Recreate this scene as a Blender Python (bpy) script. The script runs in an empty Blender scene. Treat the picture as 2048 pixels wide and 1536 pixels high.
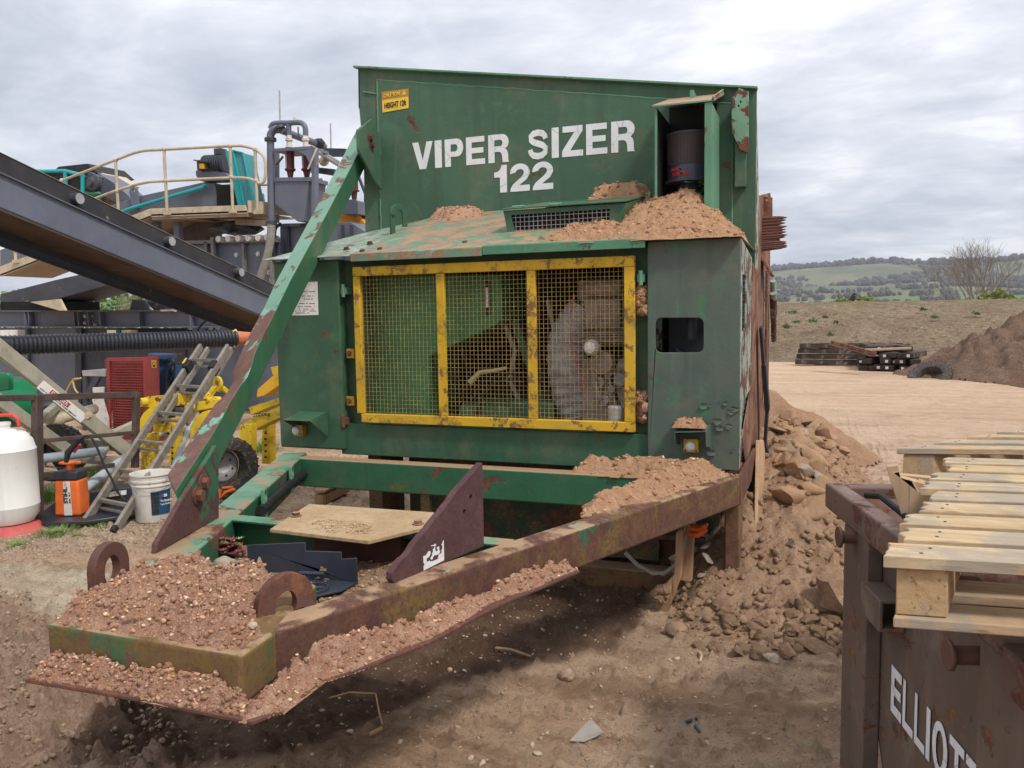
import bpy, bmesh, math, random
import numpy as np
from mathutils import Vector, Matrix, noise as mnoise
from mathutils.geometry import tessellate_polygon
random.seed(7); np.random.seed(7)
sc = bpy.context.scene
col = sc.collection
PI = math.pi

# ------------------------------------------------------------ camera
FPX = 1600.0; EYE = 1.65
R = np.array([[0.9366821, -0.0155298, -0.3498364],
              [0.3498446, 0.0852688, 0.9329191],
              [-0.0153420, 0.9962369, -0.0853028]])   # rows: world x,y,z ; columns: camera right, up, forward
cam_d = bpy.data.cameras.new('camera'); cam = bpy.data.objects.new('camera', cam_d); col.objects.link(cam)
M = Matrix([[R[i][0], R[i][1], -R[i][2]] for i in range(3)]).to_4x4()
M.translation = (0, 0, EYE)
cam.matrix_world = M
cam_d.sensor_fit = 'HORIZONTAL'; cam_d.sensor_width = 36.0; cam_d.lens = 36.0 * FPX / 2048.0
cam_d.clip_start = 0.05; cam_d.clip_end = 9000
sc.camera = cam
sc.render.resolution_x = 1024; sc.render.resolution_y = 768

# ------------------------------------------------------------ world and sun
SUN_EL = math.radians(52); SUN_AZ = math.radians(118)      # azimuth clockwise from +Y
w = bpy.data.worlds.new('World'); sc.world = w; w.use_nodes = True
nt = w.node_tree; nt.nodes.clear()
def wn(t): return nt.nodes.new(t)
out = wn('ShaderNodeOutputWorld'); bg = wn('ShaderNodeBackground'); sky = wn('ShaderNodeTexSky')
sky.sky_type = 'NISHITA'; sky.sun_disc = False; sky.sun_elevation = SUN_EL; sky.sun_rotation = SUN_AZ
tc = wn('ShaderNodeTexCoord'); sep = wn('ShaderNodeSeparateXYZ'); nt.links.new(tc.outputs['Generated'], sep.inputs[0])
def wm(op, a, b=None, c=None):
    n = wn('ShaderNodeMath'); n.operation = op
    for i, v in enumerate((a, b, c)):
        if v is None: continue
        if isinstance(v, (int, float)): n.inputs[i].default_value = v
        else: nt.links.new(v, n.inputs[i])
    return n.outputs[0]
zz = wm('ADD', wm('MAXIMUM', sep.outputs[2], 0.0), 0.16)
cx = wm('DIVIDE', sep.outputs[0], zz); cy = wm('DIVIDE', sep.outputs[1], zz)
comb = wn('ShaderNodeCombineXYZ'); nt.links.new(cx, comb.inputs[0]); nt.links.new(cy, comb.inputs[1])
def wnoise(scale, det, rough, dist, off):
    mp = wn('ShaderNodeMapping'); nt.links.new(comb.outputs[0], mp.inputs[0]); mp.inputs['Location'].default_value = off
    mp.inputs['Scale'].default_value = (1.0, 1.25, 1); mp.inputs['Rotation'].default_value = (0, 0, 0.5)
    n = wn('ShaderNodeTexNoise'); n.inputs['Scale'].default_value = scale; n.inputs['Detail'].default_value = det
    n.inputs['Roughness'].default_value = rough; n.inputs['Distortion'].default_value = dist
    nt.links.new(mp.outputs[0], n.inputs[0]); return n.outputs[0]
nA = wnoise(0.8, 5, 0.5, 0.1, (3.1, 1.7, 0)); nB = wnoise(2.3, 9, 0.6, 0.3, (0.4, 5.2, 1))
mixn = wm('ADD', wm('MULTIPLY', nA, 0.58), wm('MULTIPLY', nB, 0.42))
rp = wn('ShaderNodeValToRGB'); nt.links.new(mixn, rp.inputs[0])
e = rp.color_ramp.elements
e[0].position = 0.38; e[0].color = (0.47, 0.505, 0.59, 1)
e[1].position = 0.60; e[1].color = (0.96, 0.965, 0.99, 1)
m_ = e.new(0.47); m_.color = (0.63, 0.66, 0.74, 1)
m_ = e.new(0.545); m_.color = (0.78, 0.80, 0.87, 1)
skm = wn('ShaderNodeMixRGB'); skm.blend_type = 'MULTIPLY'; skm.inputs[0].default_value = 1.0
nt.links.new(sky.outputs[0], skm.inputs[1]); skm.inputs[2].default_value = (0.10, 0.10, 0.10, 1)
mx = wn('ShaderNodeMixRGB'); mx.inputs[0].default_value = 0.93
nt.links.new(skm.outputs[0], mx.inputs[1]); nt.links.new(rp.outputs[0], mx.inputs[2])
# overcast sky is brighter towards the zenith
zf = wm('ADD', wm('MULTIPLY', wm('POWER', wm('MAXIMUM', sep.outputs[2], 0.0), 1.5), 4.5), 9.6)
nt.links.new(mx.outputs[0], bg.inputs[0]); nt.links.new(zf, bg.inputs[1])
bgm = wn('ShaderNodeMixRGB')
nt.links.new(bg.outputs[0], out.inputs[0])
# background strength 0.1 (the colour above is written in units of ten)
sc10 = wm('MULTIPLY', zf, 0.116); nt.links.new(sc10, bg.inputs[1])

sd = bpy.data.lights.new('sun', 'SUN'); sd.energy = 2.7; sd.angle = math.radians(8); sd.color = (1.0, 0.95, 0.88)
sun = bpy.data.objects.new('sun', sd); col.objects.link(sun)
sdir = Vector((math.sin(SUN_AZ) * math.cos(SUN_EL), math.cos(SUN_AZ) * math.cos(SUN_EL), math.sin(SUN_EL)))
sun.rotation_euler = sdir.to_track_quat('Z', 'Y').to_euler()
sc.view_settings.view_transform = 'Standard'; sc.view_settings.look = 'None'
sc.view_settings.exposure = 0.0; sc.view_settings.gamma = 1.0
try:
    sc.render.engine = 'CYCLES'; sc.cycles.max_bounces = 6; sc.cycles.diffuse_bounces = 3
except Exception: pass

# ------------------------------------------------------------ measuring helpers: where a sight line meets a real plane
def ray(u, v): return R @ np.array([(u - 1024) / FPX, (768 - v) / FPX, 1.0])
def PZ(u, v, z=0.0): r = ray(u, v); t = (z - EYE) / r[2]; return Vector((r[0]*t, r[1]*t, z))
def PY(u, v, y): r = ray(u, v); t = y / r[1]; return Vector((r[0]*t, y, r[2]*t + EYE))
def PX(u, v, x): r = ray(u, v); t = x / r[0]; return Vector((x, r[1]*t, r[2]*t + EYE))
def PN(u, v, p0, n):
    r = ray(u, v); t = (np.dot(p0, n) - EYE*n[2]) / r.dot(np.array(n)); return Vector(r*t) + Vector((0, 0, EYE))

# ------------------------------------------------------------ tagging
def tag(o, label=None, cat=None, group=None, kind=None):
    if label: o['label'] = label
    if cat: o['category'] = cat
    if group: o['group'] = group
    if kind: o['kind'] = kind
    return o
def root(name, loc, label, cat, group=None):
    o = bpy.data.objects.new(name, None); o.empty_display_size = 0.2; o.location = loc; col.objects.link(o)
    tag(o, label, cat, group); return o

# ------------------------------------------------------------ mesh builder (world coordinates)
class MB:
    def __init__(s): s.v = []; s.f = []
    def add(s, vs, fs):
        b = len(s.v); s.v += [tuple(p) for p in vs]; s.f += [tuple(i + b for i in f) for f in fs]; return s
    def box(s, c, d, rot=None):
        c = Vector(c); h = Vector(d) / 2; vs = []
        for z in (-1, 1):
            for y in (-1, 1):
                for x in (-1, 1):
                    p = Vector((x*h.x, y*h.y, z*h.z))
                    if rot is not None: p = rot @ p
                    vs.append(c + p)
        return s.add(vs, [(0,2,3,1),(4,5,7,6),(0,1,5,4),(2,6,7,3),(0,4,6,2),(1,3,7,5)])
    def bb(s, x0, x1, y0, y1, z0, z1): return s.box(((x0+x1)/2,(y0+y1)/2,(z0+z1)/2),(abs(x1-x0),abs(y1-y0),abs(z1-z0)))
    def beam(s, a, b, w, h, up=(0,0,1)):
        a = Vector(a); b = Vector(b); d = (b-a); L = d.length; d.normalize(); up = Vector(up)
        sx = d.cross(up).normalized(); uz = sx.cross(d).normalized()
        rot = Matrix((sx, d, uz)).transposed()
        return s.box((a+b)/2, (w, L, h), rot)
    def prism(s, poly, vec, holes=()):
        vec = Vector(vec); loops = [[Vector(p) for p in poly]] + [[Vector(p) for p in h] for h in holes]
        tri = tessellate_polygon(loops); pts = [p for l in loops for p in l]; n = len(pts)
        fs = [tuple(t) for t in tri] + [tuple(i+n for i in reversed(t)) for t in tri]
        o = 0
        for l in loops:
            m = len(l)
            for i in range(m): fs.append((o+i, o+(i+1) % m, o+n+(i+1) % m, o+n+i))
            o += m
        return s.add(pts + [p+vec for p in pts], fs)
    def tube(s, pts, r, n=10, cap=True):
        pts = [Vector(p) for p in pts]; m = len(pts)
        rs = r if isinstance(r, (list, tuple)) else [r]*m
        t0 = (pts[1]-pts[0]).normalized()
        nrm = t0.orthogonal().normalized(); vs = []
        for i in range(m):
            t = (pts[min(i+1, m-1)] - pts[max(i-1, 0)])
            if t.length < 1e-9: t = t0.copy()
            t.normalize(); nrm = (nrm - t*nrm.dot(t))
            if nrm.length < 1e-6: nrm = t.orthogonal()
            nrm.normalize(); bn = t.cross(nrm)
            for k in range(n):
                a = 2*PI*k/n; vs.append(pts[i] + (nrm*math.cos(a) + bn*math.sin(a))*rs[i])
        fs = []
        for i in range(m-1):
            for k in range(n): fs.append((i*n+k, i*n+(k+1) % n, (i+1)*n+(k+1) % n, (i+1)*n+k))
        if cap: fs += [tuple(reversed(range(n))), tuple(range((m-1)*n, m*n))]
        return s.add(vs, fs)
    def cyl(s, a, b, r, r2=None, n=20): return s.tube([a, b], [r, r if r2 is None else r2], n)
    def lathe(s, prof, c, axis=(0,0,1), n=28):
        c = Vector(c); ax = Vector(axis).normalized(); u = ax.orthogonal().normalized(); v = ax.cross(u); vs = []
        for r, z in prof:
            for k in range(n):
                a = 2*PI*k/n; vs.append(c + ax*z + (u*math.cos(a)+v*math.sin(a))*max(r, 1e-4))
        fs = []
        for i in range(len(prof)-1):
            for k in range(n): fs.append((i*n+k, i*n+(k+1) % n, (i+1)*n+(k+1) % n, (i+1)*n+k))
        fs += [tuple(reversed(range(n))), tuple(range((len(prof)-1)*n, len(prof)*n))]
        return s.add(vs, fs)
    def ring(s, c, axis, R0, R1, th, n=28, a0=0, a1=2*PI, u=None):
        c = Vector(c); ax = Vector(axis).normalized(); u = Vector(u).normalized() if u is not None else ax.orthogonal().normalized(); v = ax.cross(u)
        vs = []; full = abs(a1-a0-2*PI) < 1e-6; m = n if full else n+1
        for k in range(m):
            a = a0+(a1-a0)*k/n; d = u*math.cos(a)+v*math.sin(a)
            vs += [c+d*R0-ax*th/2, c+d*R1-ax*th/2, c+d*R1+ax*th/2, c+d*R0+ax*th/2]
        fs = []
        for k in range(n):
            i = k*4; j = ((k+1) % m)*4
            for q in range(4): fs.append((i+q, i+(q+1) % 4, j+(q+1) % 4, j+q))
        if not full: fs += [(3,2,1,0), tuple((m-1)*4+q for q in range(4))]
        return s.add(vs, fs)
    def blob(s, c, r, seed=0, sub=1, sq=(1,1,1), amp=0.25):
        vs, fs = ICO[sub]; rnd = Vector((seed*1.37, seed*2.11, seed*0.73)); c = Vector(c)
        return s.add([c + Vector((p.x*sq[0], p.y*sq[1], p.z*sq[2]))*r*(1+amp*mnoise.noise(p*1.6+rnd)*2) for p in vs], fs)
    def bolt(s, c, axis, r=0.018, h=0.014):
        c = Vector(c); ax = Vector(axis).normalized()
        s.cyl(c, c+ax*h*0.3, r*1.45, n=14); return s.tube([c+ax*h*0.3, c+ax*h*1.3], r, 6)
    def build(s, name, mat, parent=None, bevel=0.0, smooth=False, seg=2, kind=None, label=None):
        me = bpy.data.meshes.new(name); me.from_pydata(s.v, [], s.f); me.update()
        bm = bmesh.new(); bm.from_mesh(me); bmesh.ops.recalc_face_normals(bm, faces=bm.faces); bm.to_mesh(me); bm.free()
        return link(name, me, mat, parent, bevel, smooth, seg, kind, label)
def link(name, me, mat, parent=None, bevel=0.0, smooth=False, seg=2, kind=None, label=None):
    o = bpy.data.objects.new(name, me); col.objects.link(o)
    if isinstance(mat, (list, tuple)):
        for m in mat: me.materials.append(m)
    elif mat: me.materials.append(mat)
    if parent is not None:
        o.parent = parent
        if parent.type == 'EMPTY': o.location = -Vector(parent.location)
    if smooth or bevel:
        for p in me.polygons: p.use_smooth = True
        try:
            for e_ in me.edges: pass
            me.set_sharp_from_angle(angle=math.radians(38))
        except Exception: pass
    if bevel:
        b = o.modifiers.new('bevel', 'BEVEL'); b.width = bevel; b.segments = seg; b.limit_method = 'ANGLE'; b.angle_limit = math.radians(40)
        b.harden_normals = False
    if kind: o['kind'] = kind
    if label: o['label'] = label
    return o
def _ico(sub):
    bm = bmesh.new(); bmesh.ops.create_icosphere(bm, subdivisions=sub, radius=1.0)
    vs = [v.co.copy() for v in bm.verts]; fs = [tuple(v.index for v in f.verts) for f in bm.faces]; bm.free(); return vs, fs
ICO = {1: _ico(1), 2: _ico(2), 3: _ico(3)}
def copy_tree(o, parent=None):
    c = o.copy(); col.objects.link(c)
    if parent is not None: c.parent = parent
    for ch in list(o.children): copy_tree(ch, c)
    return c

# fast numpy noise
_perm = np.random.RandomState(3).rand(256, 256)
def vnoise(x, y):
    xi = np.floor(x).astype(int); yi = np.floor(y).astype(int); fx = x-xi; fy = y-yi
    fx = fx*fx*(3-2*fx); fy = fy*fy*(3-2*fy)
    a = _perm[xi % 256, yi % 256]; b = _perm[(xi+1) % 256, yi % 256]; c = _perm[xi % 256, (yi+1) % 256]; d = _perm[(xi+1) % 256, (yi+1) % 256]
    return (a*(1-fx)+b*fx)*(1-fy)+(c*(1-fx)+d*fx)*fy
def fbm(x, y, s, o=5, g=0.5):
    r = 0; a = 1; t = 0
    for k in range(o): r = r + a*vnoise(x*s+17.3*k, y*s+9.1*k); t += a; a *= g; s *= 2.03
    return r/t
def sstep(a, b, x): t = np.clip((x-a)/(b-a), 0, 1); return t*t*(3-2*t)
def inpoly(x, y, poly):
    ins = np.zeros(x.shape, bool); n = len(poly)
    for i in range(n):
        x0, y0 = poly[i][0], poly[i][1]; x1, y1 = poly[(i+1) % n][0], poly[(i+1) % n][1]
        c = ((y0 > y) != (y1 > y)) & (x < (x1-x0)*(y-y0)/((y1-y0) if y1 != y0 else 1e-9)+x0); ins ^= c
    return ins
def dpoly(x, y, poly):
    d = np.full(x.shape, 1e9); n = len(poly)
    for i in range(n):
        ax, ay = poly[i][0], poly[i][1]; bx, by = poly[(i+1) % n][0], poly[(i+1) % n][1]
        L = (bx-ax)**2+(by-ay)**2+1e-12; t = np.clip(((x-ax)*(bx-ax)+(y-ay)*(by-ay))/L, 0, 1)
        d = np.minimum(d, np.hypot(x-ax-t*(bx-ax), y-ay-t*(by-ay)))
    return np.where(inpoly(x, y, poly), d, -d)      # positive inside
def grid_mesh(name, X, Yv, Zv, keep=None, attrs=None):
    nx, ny = X.shape; idx = np.arange(nx*ny).reshape(nx, ny)
    q = np.stack([idx[:-1, :-1], idx[1:, :-1], idx[1:, 1:], idx[:-1, 1:]], -1).reshape(-1, 4)
    if keep is not None:
        kq = keep.reshape(-1)[q].sum(1) >= 4; q = q[kq]
    co = np.stack([X, Yv, Zv], -1).reshape(-1, 3)
    used = np.unique(q); rm = -np.ones(len(co), int); rm[used] = np.arange(len(used)); q = rm[q]; co = co[used]
    me = bpy.data.meshes.new(name); me.vertices.add(len(co)); me.vertices.foreach_set('co', co.astype(np.float32).ravel())
    me.loops.add(q.size); me.loops.foreach_set('vertex_index', q.astype(np.int32).ravel())
    me.polygons.add(len(q)); me.polygons.foreach_set('loop_start', (np.arange(len(q))*4).astype(np.int32))
    me.polygons.foreach_set('use_smooth', np.ones(len(q), bool)); me.update(calc_edges=True); me.validate()
    if attrs:
        for k, a in attrs.items():
            at = me.attributes.new(k, 'FLOAT', 'POINT'); at.data.foreach_set('value', a.reshape(-1)[used].astype(np.float32))
    return me
def pebble_mesh(name, P, rad, seed=1, flat=0.65, mats=1):
    rs = np.random.RandomState(seed); vs, fs = ICO[1]; bv = np.array([list(p) for p in vs]); bf = np.array(fs); n = len(P)
    V = np.zeros((n, len(bv), 3)); A = rs.rand(n)*6.28
    for i in range(n):
        q = bv*(1+0.35*(rs.rand(len(bv), 1)-0.5)); q = q*np.array([1, 0.55+0.4*rs.rand(), flat*(0.6+0.5*rs.rand())])
        t = rs.randn()*0.35; q = np.stack([q[:, 0]*math.cos(t)-q[:, 2]*math.sin(t), q[:, 1], q[:, 0]*math.sin(t)+q[:, 2]*math.cos(t)], 1)
        c, s_ = math.cos(A[i]), math.sin(A[i]); q = np.stack([q[:, 0]*c-q[:, 1]*s_, q[:, 0]*s_+q[:, 1]*c, q[:, 2]], 1)
        V[i] = q*rad[i]+P[i]
    F = (bf[None]+(np.arange(n)*len(bv))[:, None, None]).reshape(-1, 3)
    me = bpy.data.meshes.new(name); co = V.reshape(-1, 3); me.vertices.add(len(co)); me.vertices.foreach_set('co', co.astype(np.float32).ravel())
    me.loops.add(F.size); me.loops.foreach_set('vertex_index', F.astype(np.int32).ravel()); me.polygons.add(len(F))
    me.polygons.foreach_set('loop_start', (np.arange(len(F))*3).astype(np.int32)); me.polygons.foreach_set('use_smooth', np.ones(len(F), bool))
    me.polygons.foreach_set('material_index', np.repeat(rs.randint(0, mats, n), len(bf)).astype(np.int32))
    me.update(calc_edges=True); me.validate(); return me

# ------------------------------------------------------------ materials
class NT:
    def __init__(s, name):
        s.m = bpy.data.materials.new(name); s.m.use_nodes = True; s.t = s.m.node_tree; s.b = s.t.nodes['Principled BSDF']
        s.tc = s.t.nodes.new('ShaderNodeTexCoord').outputs['Object']; s.bump = None
        s.b.inputs['Specular IOR Level'].default_value = 0.3
    def n(s, t): return s.t.nodes.new(t)
    def put(s, sock, v):
        if v is None: return
        if hasattr(v, 'links'): s.t.links.new(v, sock)
        elif isinstance(v, (tuple, list)) and len(v) == 3 and sock.type == 'RGBA': sock.default_value = (*v, 1)
        else: sock.default_value = v
    def vec(s, scale=(1,1,1), loc=(0,0,0), rot=(0,0,0)):
        m = s.n('ShaderNodeMapping'); s.t.links.new(s.tc, m.inputs[0]); m.inputs['Scale'].default_value = scale
        m.inputs['Location'].default_value = loc; m.inputs['Rotation'].default_value = rot; return m.outputs[0]
    def noise(s, scale, det=4, rough=0.55, dist=0.0, vec=None):
        n = s.n('ShaderNodeTexNoise'); n.inputs['Scale'].default_value = scale; n.inputs['Detail'].default_value = det
        n.inputs['Roughness'].default_value = rough; n.inputs['Distortion'].default_value = dist
        s.t.links.new(vec or s.tc, n.inputs['Vector']); return n.outputs[0]
    def voro(s, scale, vec=None, out='Distance', feat='F1'):
        n = s.n('ShaderNodeTexVoronoi'); n.feature = feat; n.inputs['Scale'].default_value = scale; s.t.links.new(vec or s.tc, n.inputs['Vector']); return n.outputs[out]
    def bw(s, c):
        n = s.n('ShaderNodeRGBToBW'); s.t.links.new(c, n.inputs[0]); return n.outputs[0]
    def ramp(s, f, a, b, c=0.0, d=1.0):
        n = s.n('ShaderNodeMapRange'); n.interpolation_type = 'SMOOTHSTEP'
        s.put(n.inputs[0], f); n.inputs[1].default_value = a; n.inputs[2].default_value = b; n.inputs[3].default_value = c; n.inputs[4].default_value = d; return n.outputs[0]
    def mix(s, f, a, b, mode='MIX'):
        n = s.n('ShaderNodeMixRGB'); n.blend_type = mode; s.put(n.inputs[0], f); s.put(n.inputs[1], a); s.put(n.inputs[2], b); return n.outputs[0]
    def math(s, op, a, b=None):
        n = s.n('ShaderNodeMath'); n.operation = op; s.put(n.inputs[0], a); s.put(n.inputs[1], b); return n.outputs[0]
    def nz(s):
        g = s.n('ShaderNodeNewGeometry'); p = s.n('ShaderNodeSeparateXYZ'); s.t.links.new(g.outputs['True Normal'], p.inputs[0]); return p.outputs[2]
    def attr(s, name):
        a = s.n('ShaderNodeAttribute'); a.attribute_name = name; return a.outputs['Fac']
    def xyz(s):
        p = s.n('ShaderNodeSeparateXYZ'); s.t.links.new(s.tc, p.inputs[0]); return p.outputs
    def setc(s, c): s.put(s.b.inputs['Base Color'], c); return s
    def rough(s, r): s.put(s.b.inputs['Roughness'], r); return s
    def dobump(s, h, strength=0.3, dist=0.01):
        b = s.n('ShaderNodeBump'); b.inputs['Strength'].default_value = strength; b.inputs['Distance'].default_value = dist
        s.put(b.inputs['Height'], h)
        if s.bump is not None: s.t.links.new(s.bump, b.inputs['Normal'])
        s.bump = b.outputs[0]; s.t.links.new(s.bump, s.b.inputs['Normal']); return s

RUST = (0.115, 0.048, 0.036); RUST2 = (0.20, 0.085, 0.045); DUST = (0.42, 0.27, 0.16)
def paint(name, base, base2=None, rust=0.3, rs=3.0, dust=0.0, light=None, streak=0.35, rough=0.5, bleach_toplit=None, rustc=RUST, rustc2=RUST2, yel=0.0, off=(0,0,0)):
    N = NT(name); v = N.vec(loc=off)
    big = N.noise(1.6, 4, 0.6, 0.3, v)
    c = N.mix(N.ramp(big, 0.35, 0.68), base, base2 or tuple(x*0.8 for x in base))
    if light is not None:
        c = N.mix(N.math('MULTIPLY', N.ramp(N.noise(5.5, 6, 0.65, 0.8, v), 0.54, 0.68), 0.8), c, light)
    st = N.noise(9, 4, 0.6, 0.0, N.vec((1, 1, 0.07), off))
    c = N.mix(N.math('MULTIPLY', N.ramp(st, 0.45, 0.75), streak), c, tuple(x*0.5+0.02 for x in base))
    st2 = N.noise(17, 5, 0.65, 0.0, N.vec((1, 1, 0.05), (4, 4, 4))); c = N.mix(N.math('MULTIPLY', N.ramp(st2, 0.55, 0.78), streak*0.55), c, tuple(x*1.25+0.035 for x in base))
    c = N.mix(N.math('MULTIPLY', N.ramp(N.noise(2.3, 9, 0.72, 0.2, N.vec((1, 1, 1), (8, 1, 3))), 0.50, 0.70), 0.4*min(1, streak*2)), c, (0.20, 0.16, 0.10))
    sp = N.noise(120, 3, 0.6, 0, v); c = N.mix(N.ramp(sp, 0.62, 0.72, 0, 0.35), c, tuple(x*0.55 for x in base))
    if bleach_toplit is not None:  # up-facing faces paler: sun-bleached paint plus sky light put into the colour
        f = N.math('MULTIPLY', N.ramp(N.nz(), 0.25, 0.7), N.ramp(N.noise(7, 6, 0.65, 0.5, v), 0.3, 0.55, 0.45, 1.0)); c = N.mix(f, c, bleach_toplit)
    rn = N.noise(rs, 9, 0.68, 0.4, v); rmask = N.ramp(rn, 0.72-rust*0.45, 0.745-rust*0.45)
    rc = N.mix(N.ramp(N.noise(14, 6, 0.7, 0, v), 0.4, 0.65), rustc, rustc2)
    rc = N.mix(N.ramp(N.noise(90, 3, 0.6, 0, v), 0.45, 0.7, 0, 0.5), rc, tuple(x*0.55 for x in rustc))
    c = N.mix(rmask, c, rc)
    if yel:
        ym = N.ramp(N.noise(4.5, 6, 0.7, 0.6, v), 0.62-yel*0.3, 0.80-yel*0.3)
        c = N.mix(N.math('MULTIPLY', ym, N.ramp(N.noise(60, 4, 0.7, 0, v), 0.35, 0.6)), c, (0.17, 0.11, 0.035))
    if dust:
        df = N.math('MULTIPLY', N.ramp(N.nz(), 0.3, 0.85), N.ramp(N.noise(6, 7, 0.65, 0.2, v), 0.62-dust*0.5, 0.72-dust*0.4))
        c = N.mix(df, c, N.mix(N.noise(40, 4, 0.6, 0, v), DUST, (0.30, 0.20, 0.12)))
    N.setc(c); N.rough(N.mix(rmask, (rough,)*3, (0.85,)*3))
    N.dobump(N.noise(2.6, 2, 0.5, 0, v), 0.22, 0.05); N.dobump(N.math('SUBTRACT', N.noise(45, 5, 0.6, 0, v), N.math('MULTIPLY', rmask, 0.6)), 0.35, 0.004)
    return N.m
def plain(name, c, rough=0.5, var=0.15, scale=6, metal=0.0, dust=0.0, spec=0.3, bump=0.1, bs=30, dirtc=(0.30, 0.22, 0.15)):
    N = NT(name); cc = N.mix(N.ramp(N.noise(scale, 6, 0.6, 0.3), 0.3, 0.7), tuple(x*(1-var) for x in c), tuple(min(1, x*(1+var)) for x in c))
    st = N.noise(14, 4, 0.6, 0.0, N.vec((1, 1, 0.08))); cc = N.mix(N.ramp(st, 0.5, 0.8, 0, 0.35), cc, tuple(x*0.6 for x in c))
    if dust: cc = N.mix(N.ramp(N.noise(scale*1.7, 8, 0.7, 0.2), 0.66-dust*0.4, 0.78-dust*0.3), cc, dirtc)
    N.setc(cc); N.rough(rough); N.b.inputs['Metallic'].default_value = metal; N.b.inputs['Specular IOR Level'].default_value = spec
    if bump: N.dobump(N.noise(bs, 5, 0.6), bump, 0.005)
    return N.m
def soil(name, c1, c2, c3, stone=(0.52, 0.42, 0.32), sc=1.0, bump=0.9, pale=0.3):
    N = NT(name); c = N.mix(N.ramp(N.noise(4*sc, 8, 0.65, 0.3), 0.34, 0.66), c1, c2)
    c = N.mix(N.ramp(N.noise(30*sc, 6, 0.7), 0.45, 0.72), c, c3)
    c = N.mix(N.ramp(N.noise(130*sc, 3, 0.7), 0.56, 0.72, 0, 0.7), c, tuple(x*0.5 for x in c1))
    vd = N.voro(75*sc); vc = N.bw(N.voro(75*sc, out='Color'))
    pf = N.math('MULTIPLY', N.ramp(vd, 0.34, 0.20), N.ramp(N.noise(55*sc, 2, 0.5), 0.56-0.1*pale, 0.60-0.1*pale))
    c = N.mix(pf, c, N.mix(0.35, stone, vc, 'MULTIPLY'))
    N.setc(c); N.rough(0.95); N.b.inputs['Specular IOR Level'].default_value = 0.1
    N.dobump(N.noise(22*sc, 8, 0.76), bump, 0.04); N.dobump(N.math('ADD', N.noise(110*sc, 5, 0.7), N.math('MULTIPLY', pf, 0.4)), bump*0.8, 0.008)
    return N.m
def wood(name, c1, c2, axis=0, grey=0.0, sc=1.0, off=(0,0,0)):
    N = NT(name); s = [26*sc, 26*sc, 26*sc]; s[axis] = 1.6*sc
    g = N.noise(1.0, 7, 0.65, 0.9, N.vec(tuple(s), off)); c = N.mix(N.ramp(g, 0.3, 0.7), c1, c2)
    c = N.mix(N.ramp(N.noise(2.2, 6, 0.7, 0.5, N.vec((1,1,1), off)), 0.5, 0.7, 0, 0.75), c, tuple(x*0.55 for x in c2))
    k = N.noise(1.0, 3, 0.5, 0, N.vec(tuple(v*3 for v in s), off)); c = N.mix(N.ramp(k, 0.60, 0.72, 0, 0.65), c, tuple(x*0.3 for x in c1))
    if grey: c = N.mix(N.ramp(N.noise(5*sc, 6, 0.7), 0.6-grey*0.3, 0.7-grey*0.2, 0, 0.7), c, (0.30, 0.27, 0.23))
    N.setc(c); N.rough(0.85); N.b.inputs['Specular IOR Level'].default_value = 0.15; N.dobump(g, 0.5, 0.006); N.dobump(k, 0.25, 0.003); return N.m

GREEN = paint('hopper_green_paint', (0.066, 0.142, 0.086), (0.056, 0.120, 0.074), rust=0.17, rs=2.6, streak=0.7, rough=0.55, light=(0.085, 0.165, 0.105))
GREENL = paint('pale_green_edge_paint', (0.13, 0.30, 0.19), (0.10, 0.24, 0.15), rust=0.22, rs=4, dust=0.2)
CAB = paint('cabinet_green_paint', (0.044, 0.122, 0.066), (0.036, 0.098, 0.054), rust=0.17, rs=3.4, light=(0.052, 0.14, 0.075), streak=0.7, rough=0.42, yel=0.15)
CABR = paint('weathered_cabinet_paint', (0.100, 0.132, 0.106), (0.078, 0.110, 0.088), rust=0.20, rs=3.4, light=(0.065, 0.185, 0.095), streak=0.6, rough=0.6, off=(3, 1, 2))
RECESS = paint('recess_green_paint', (0.028, 0.085, 0.042), (0.035, 0.075, 0.035), rust=0.2, rs=4, light=(0.05, 0.10, 0.045), streak=0.5, yel=0.3)
ROOF = paint('bonnet_roof_paint', (0.155, 0.265, 0.18), (0.12, 0.22, 0.145), rust=0.50, rs=8.5, rustc=(0.30, 0.18, 0.12), rustc2=(0.36, 0.23, 0.155), light=(0.27, 0.38, 0.29), streak=0.0, dust=0.3, yel=0.35)
ROOFL = paint('chalky_roof_paint', (0.30, 0.40, 0.32), (0.18, 0.28, 0.19), rust=0.25, rs=6, light=(0.48, 0.52, 0.46), streak=0.2, yel=0.6, off=(1, 4, 2))
BEAM = paint('drawbar_rust_paint', (0.030, 0.120, 0.060), (0.040, 0.130, 0.070), rust=0.80, rs=3.2, bleach_toplit=(0.22, 0.36, 0.26), streak=0.3, dust=0.30, yel=0.62, rough=0.7, rustc=(0.100, 0.046, 0.036), rustc2=(0.15, 0.070, 0.046))
BEAMG = paint('drawbar_green_paint', (0.034, 0.135, 0.068), (0.026, 0.105, 0.052), rust=0.36, rs=2.8, bleach_toplit=(0.15, 0.30, 0.20), streak=0.4, dust=0.24, yel=0.3, off=(5, 2, 1))
FRONTB = paint('mossy_front_plate_paint', (0.045, 0.13, 0.06), (0.06, 0.12, 0.05), rust=0.66, rs=4.2, rustc=(0.15, 0.080, 0.045), rustc2=(0.20, 0.115, 0.055), yel=0.8, dust=0.4, off=(2, 7, 0))
ARMG = paint('brace_green_paint', (0.036, 0.135, 0.070), (0.045, 0.15, 0.075), rust=0.22, rs=3.0, streak=0.6, yel=0.3, off=(0, 0, 5))
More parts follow.
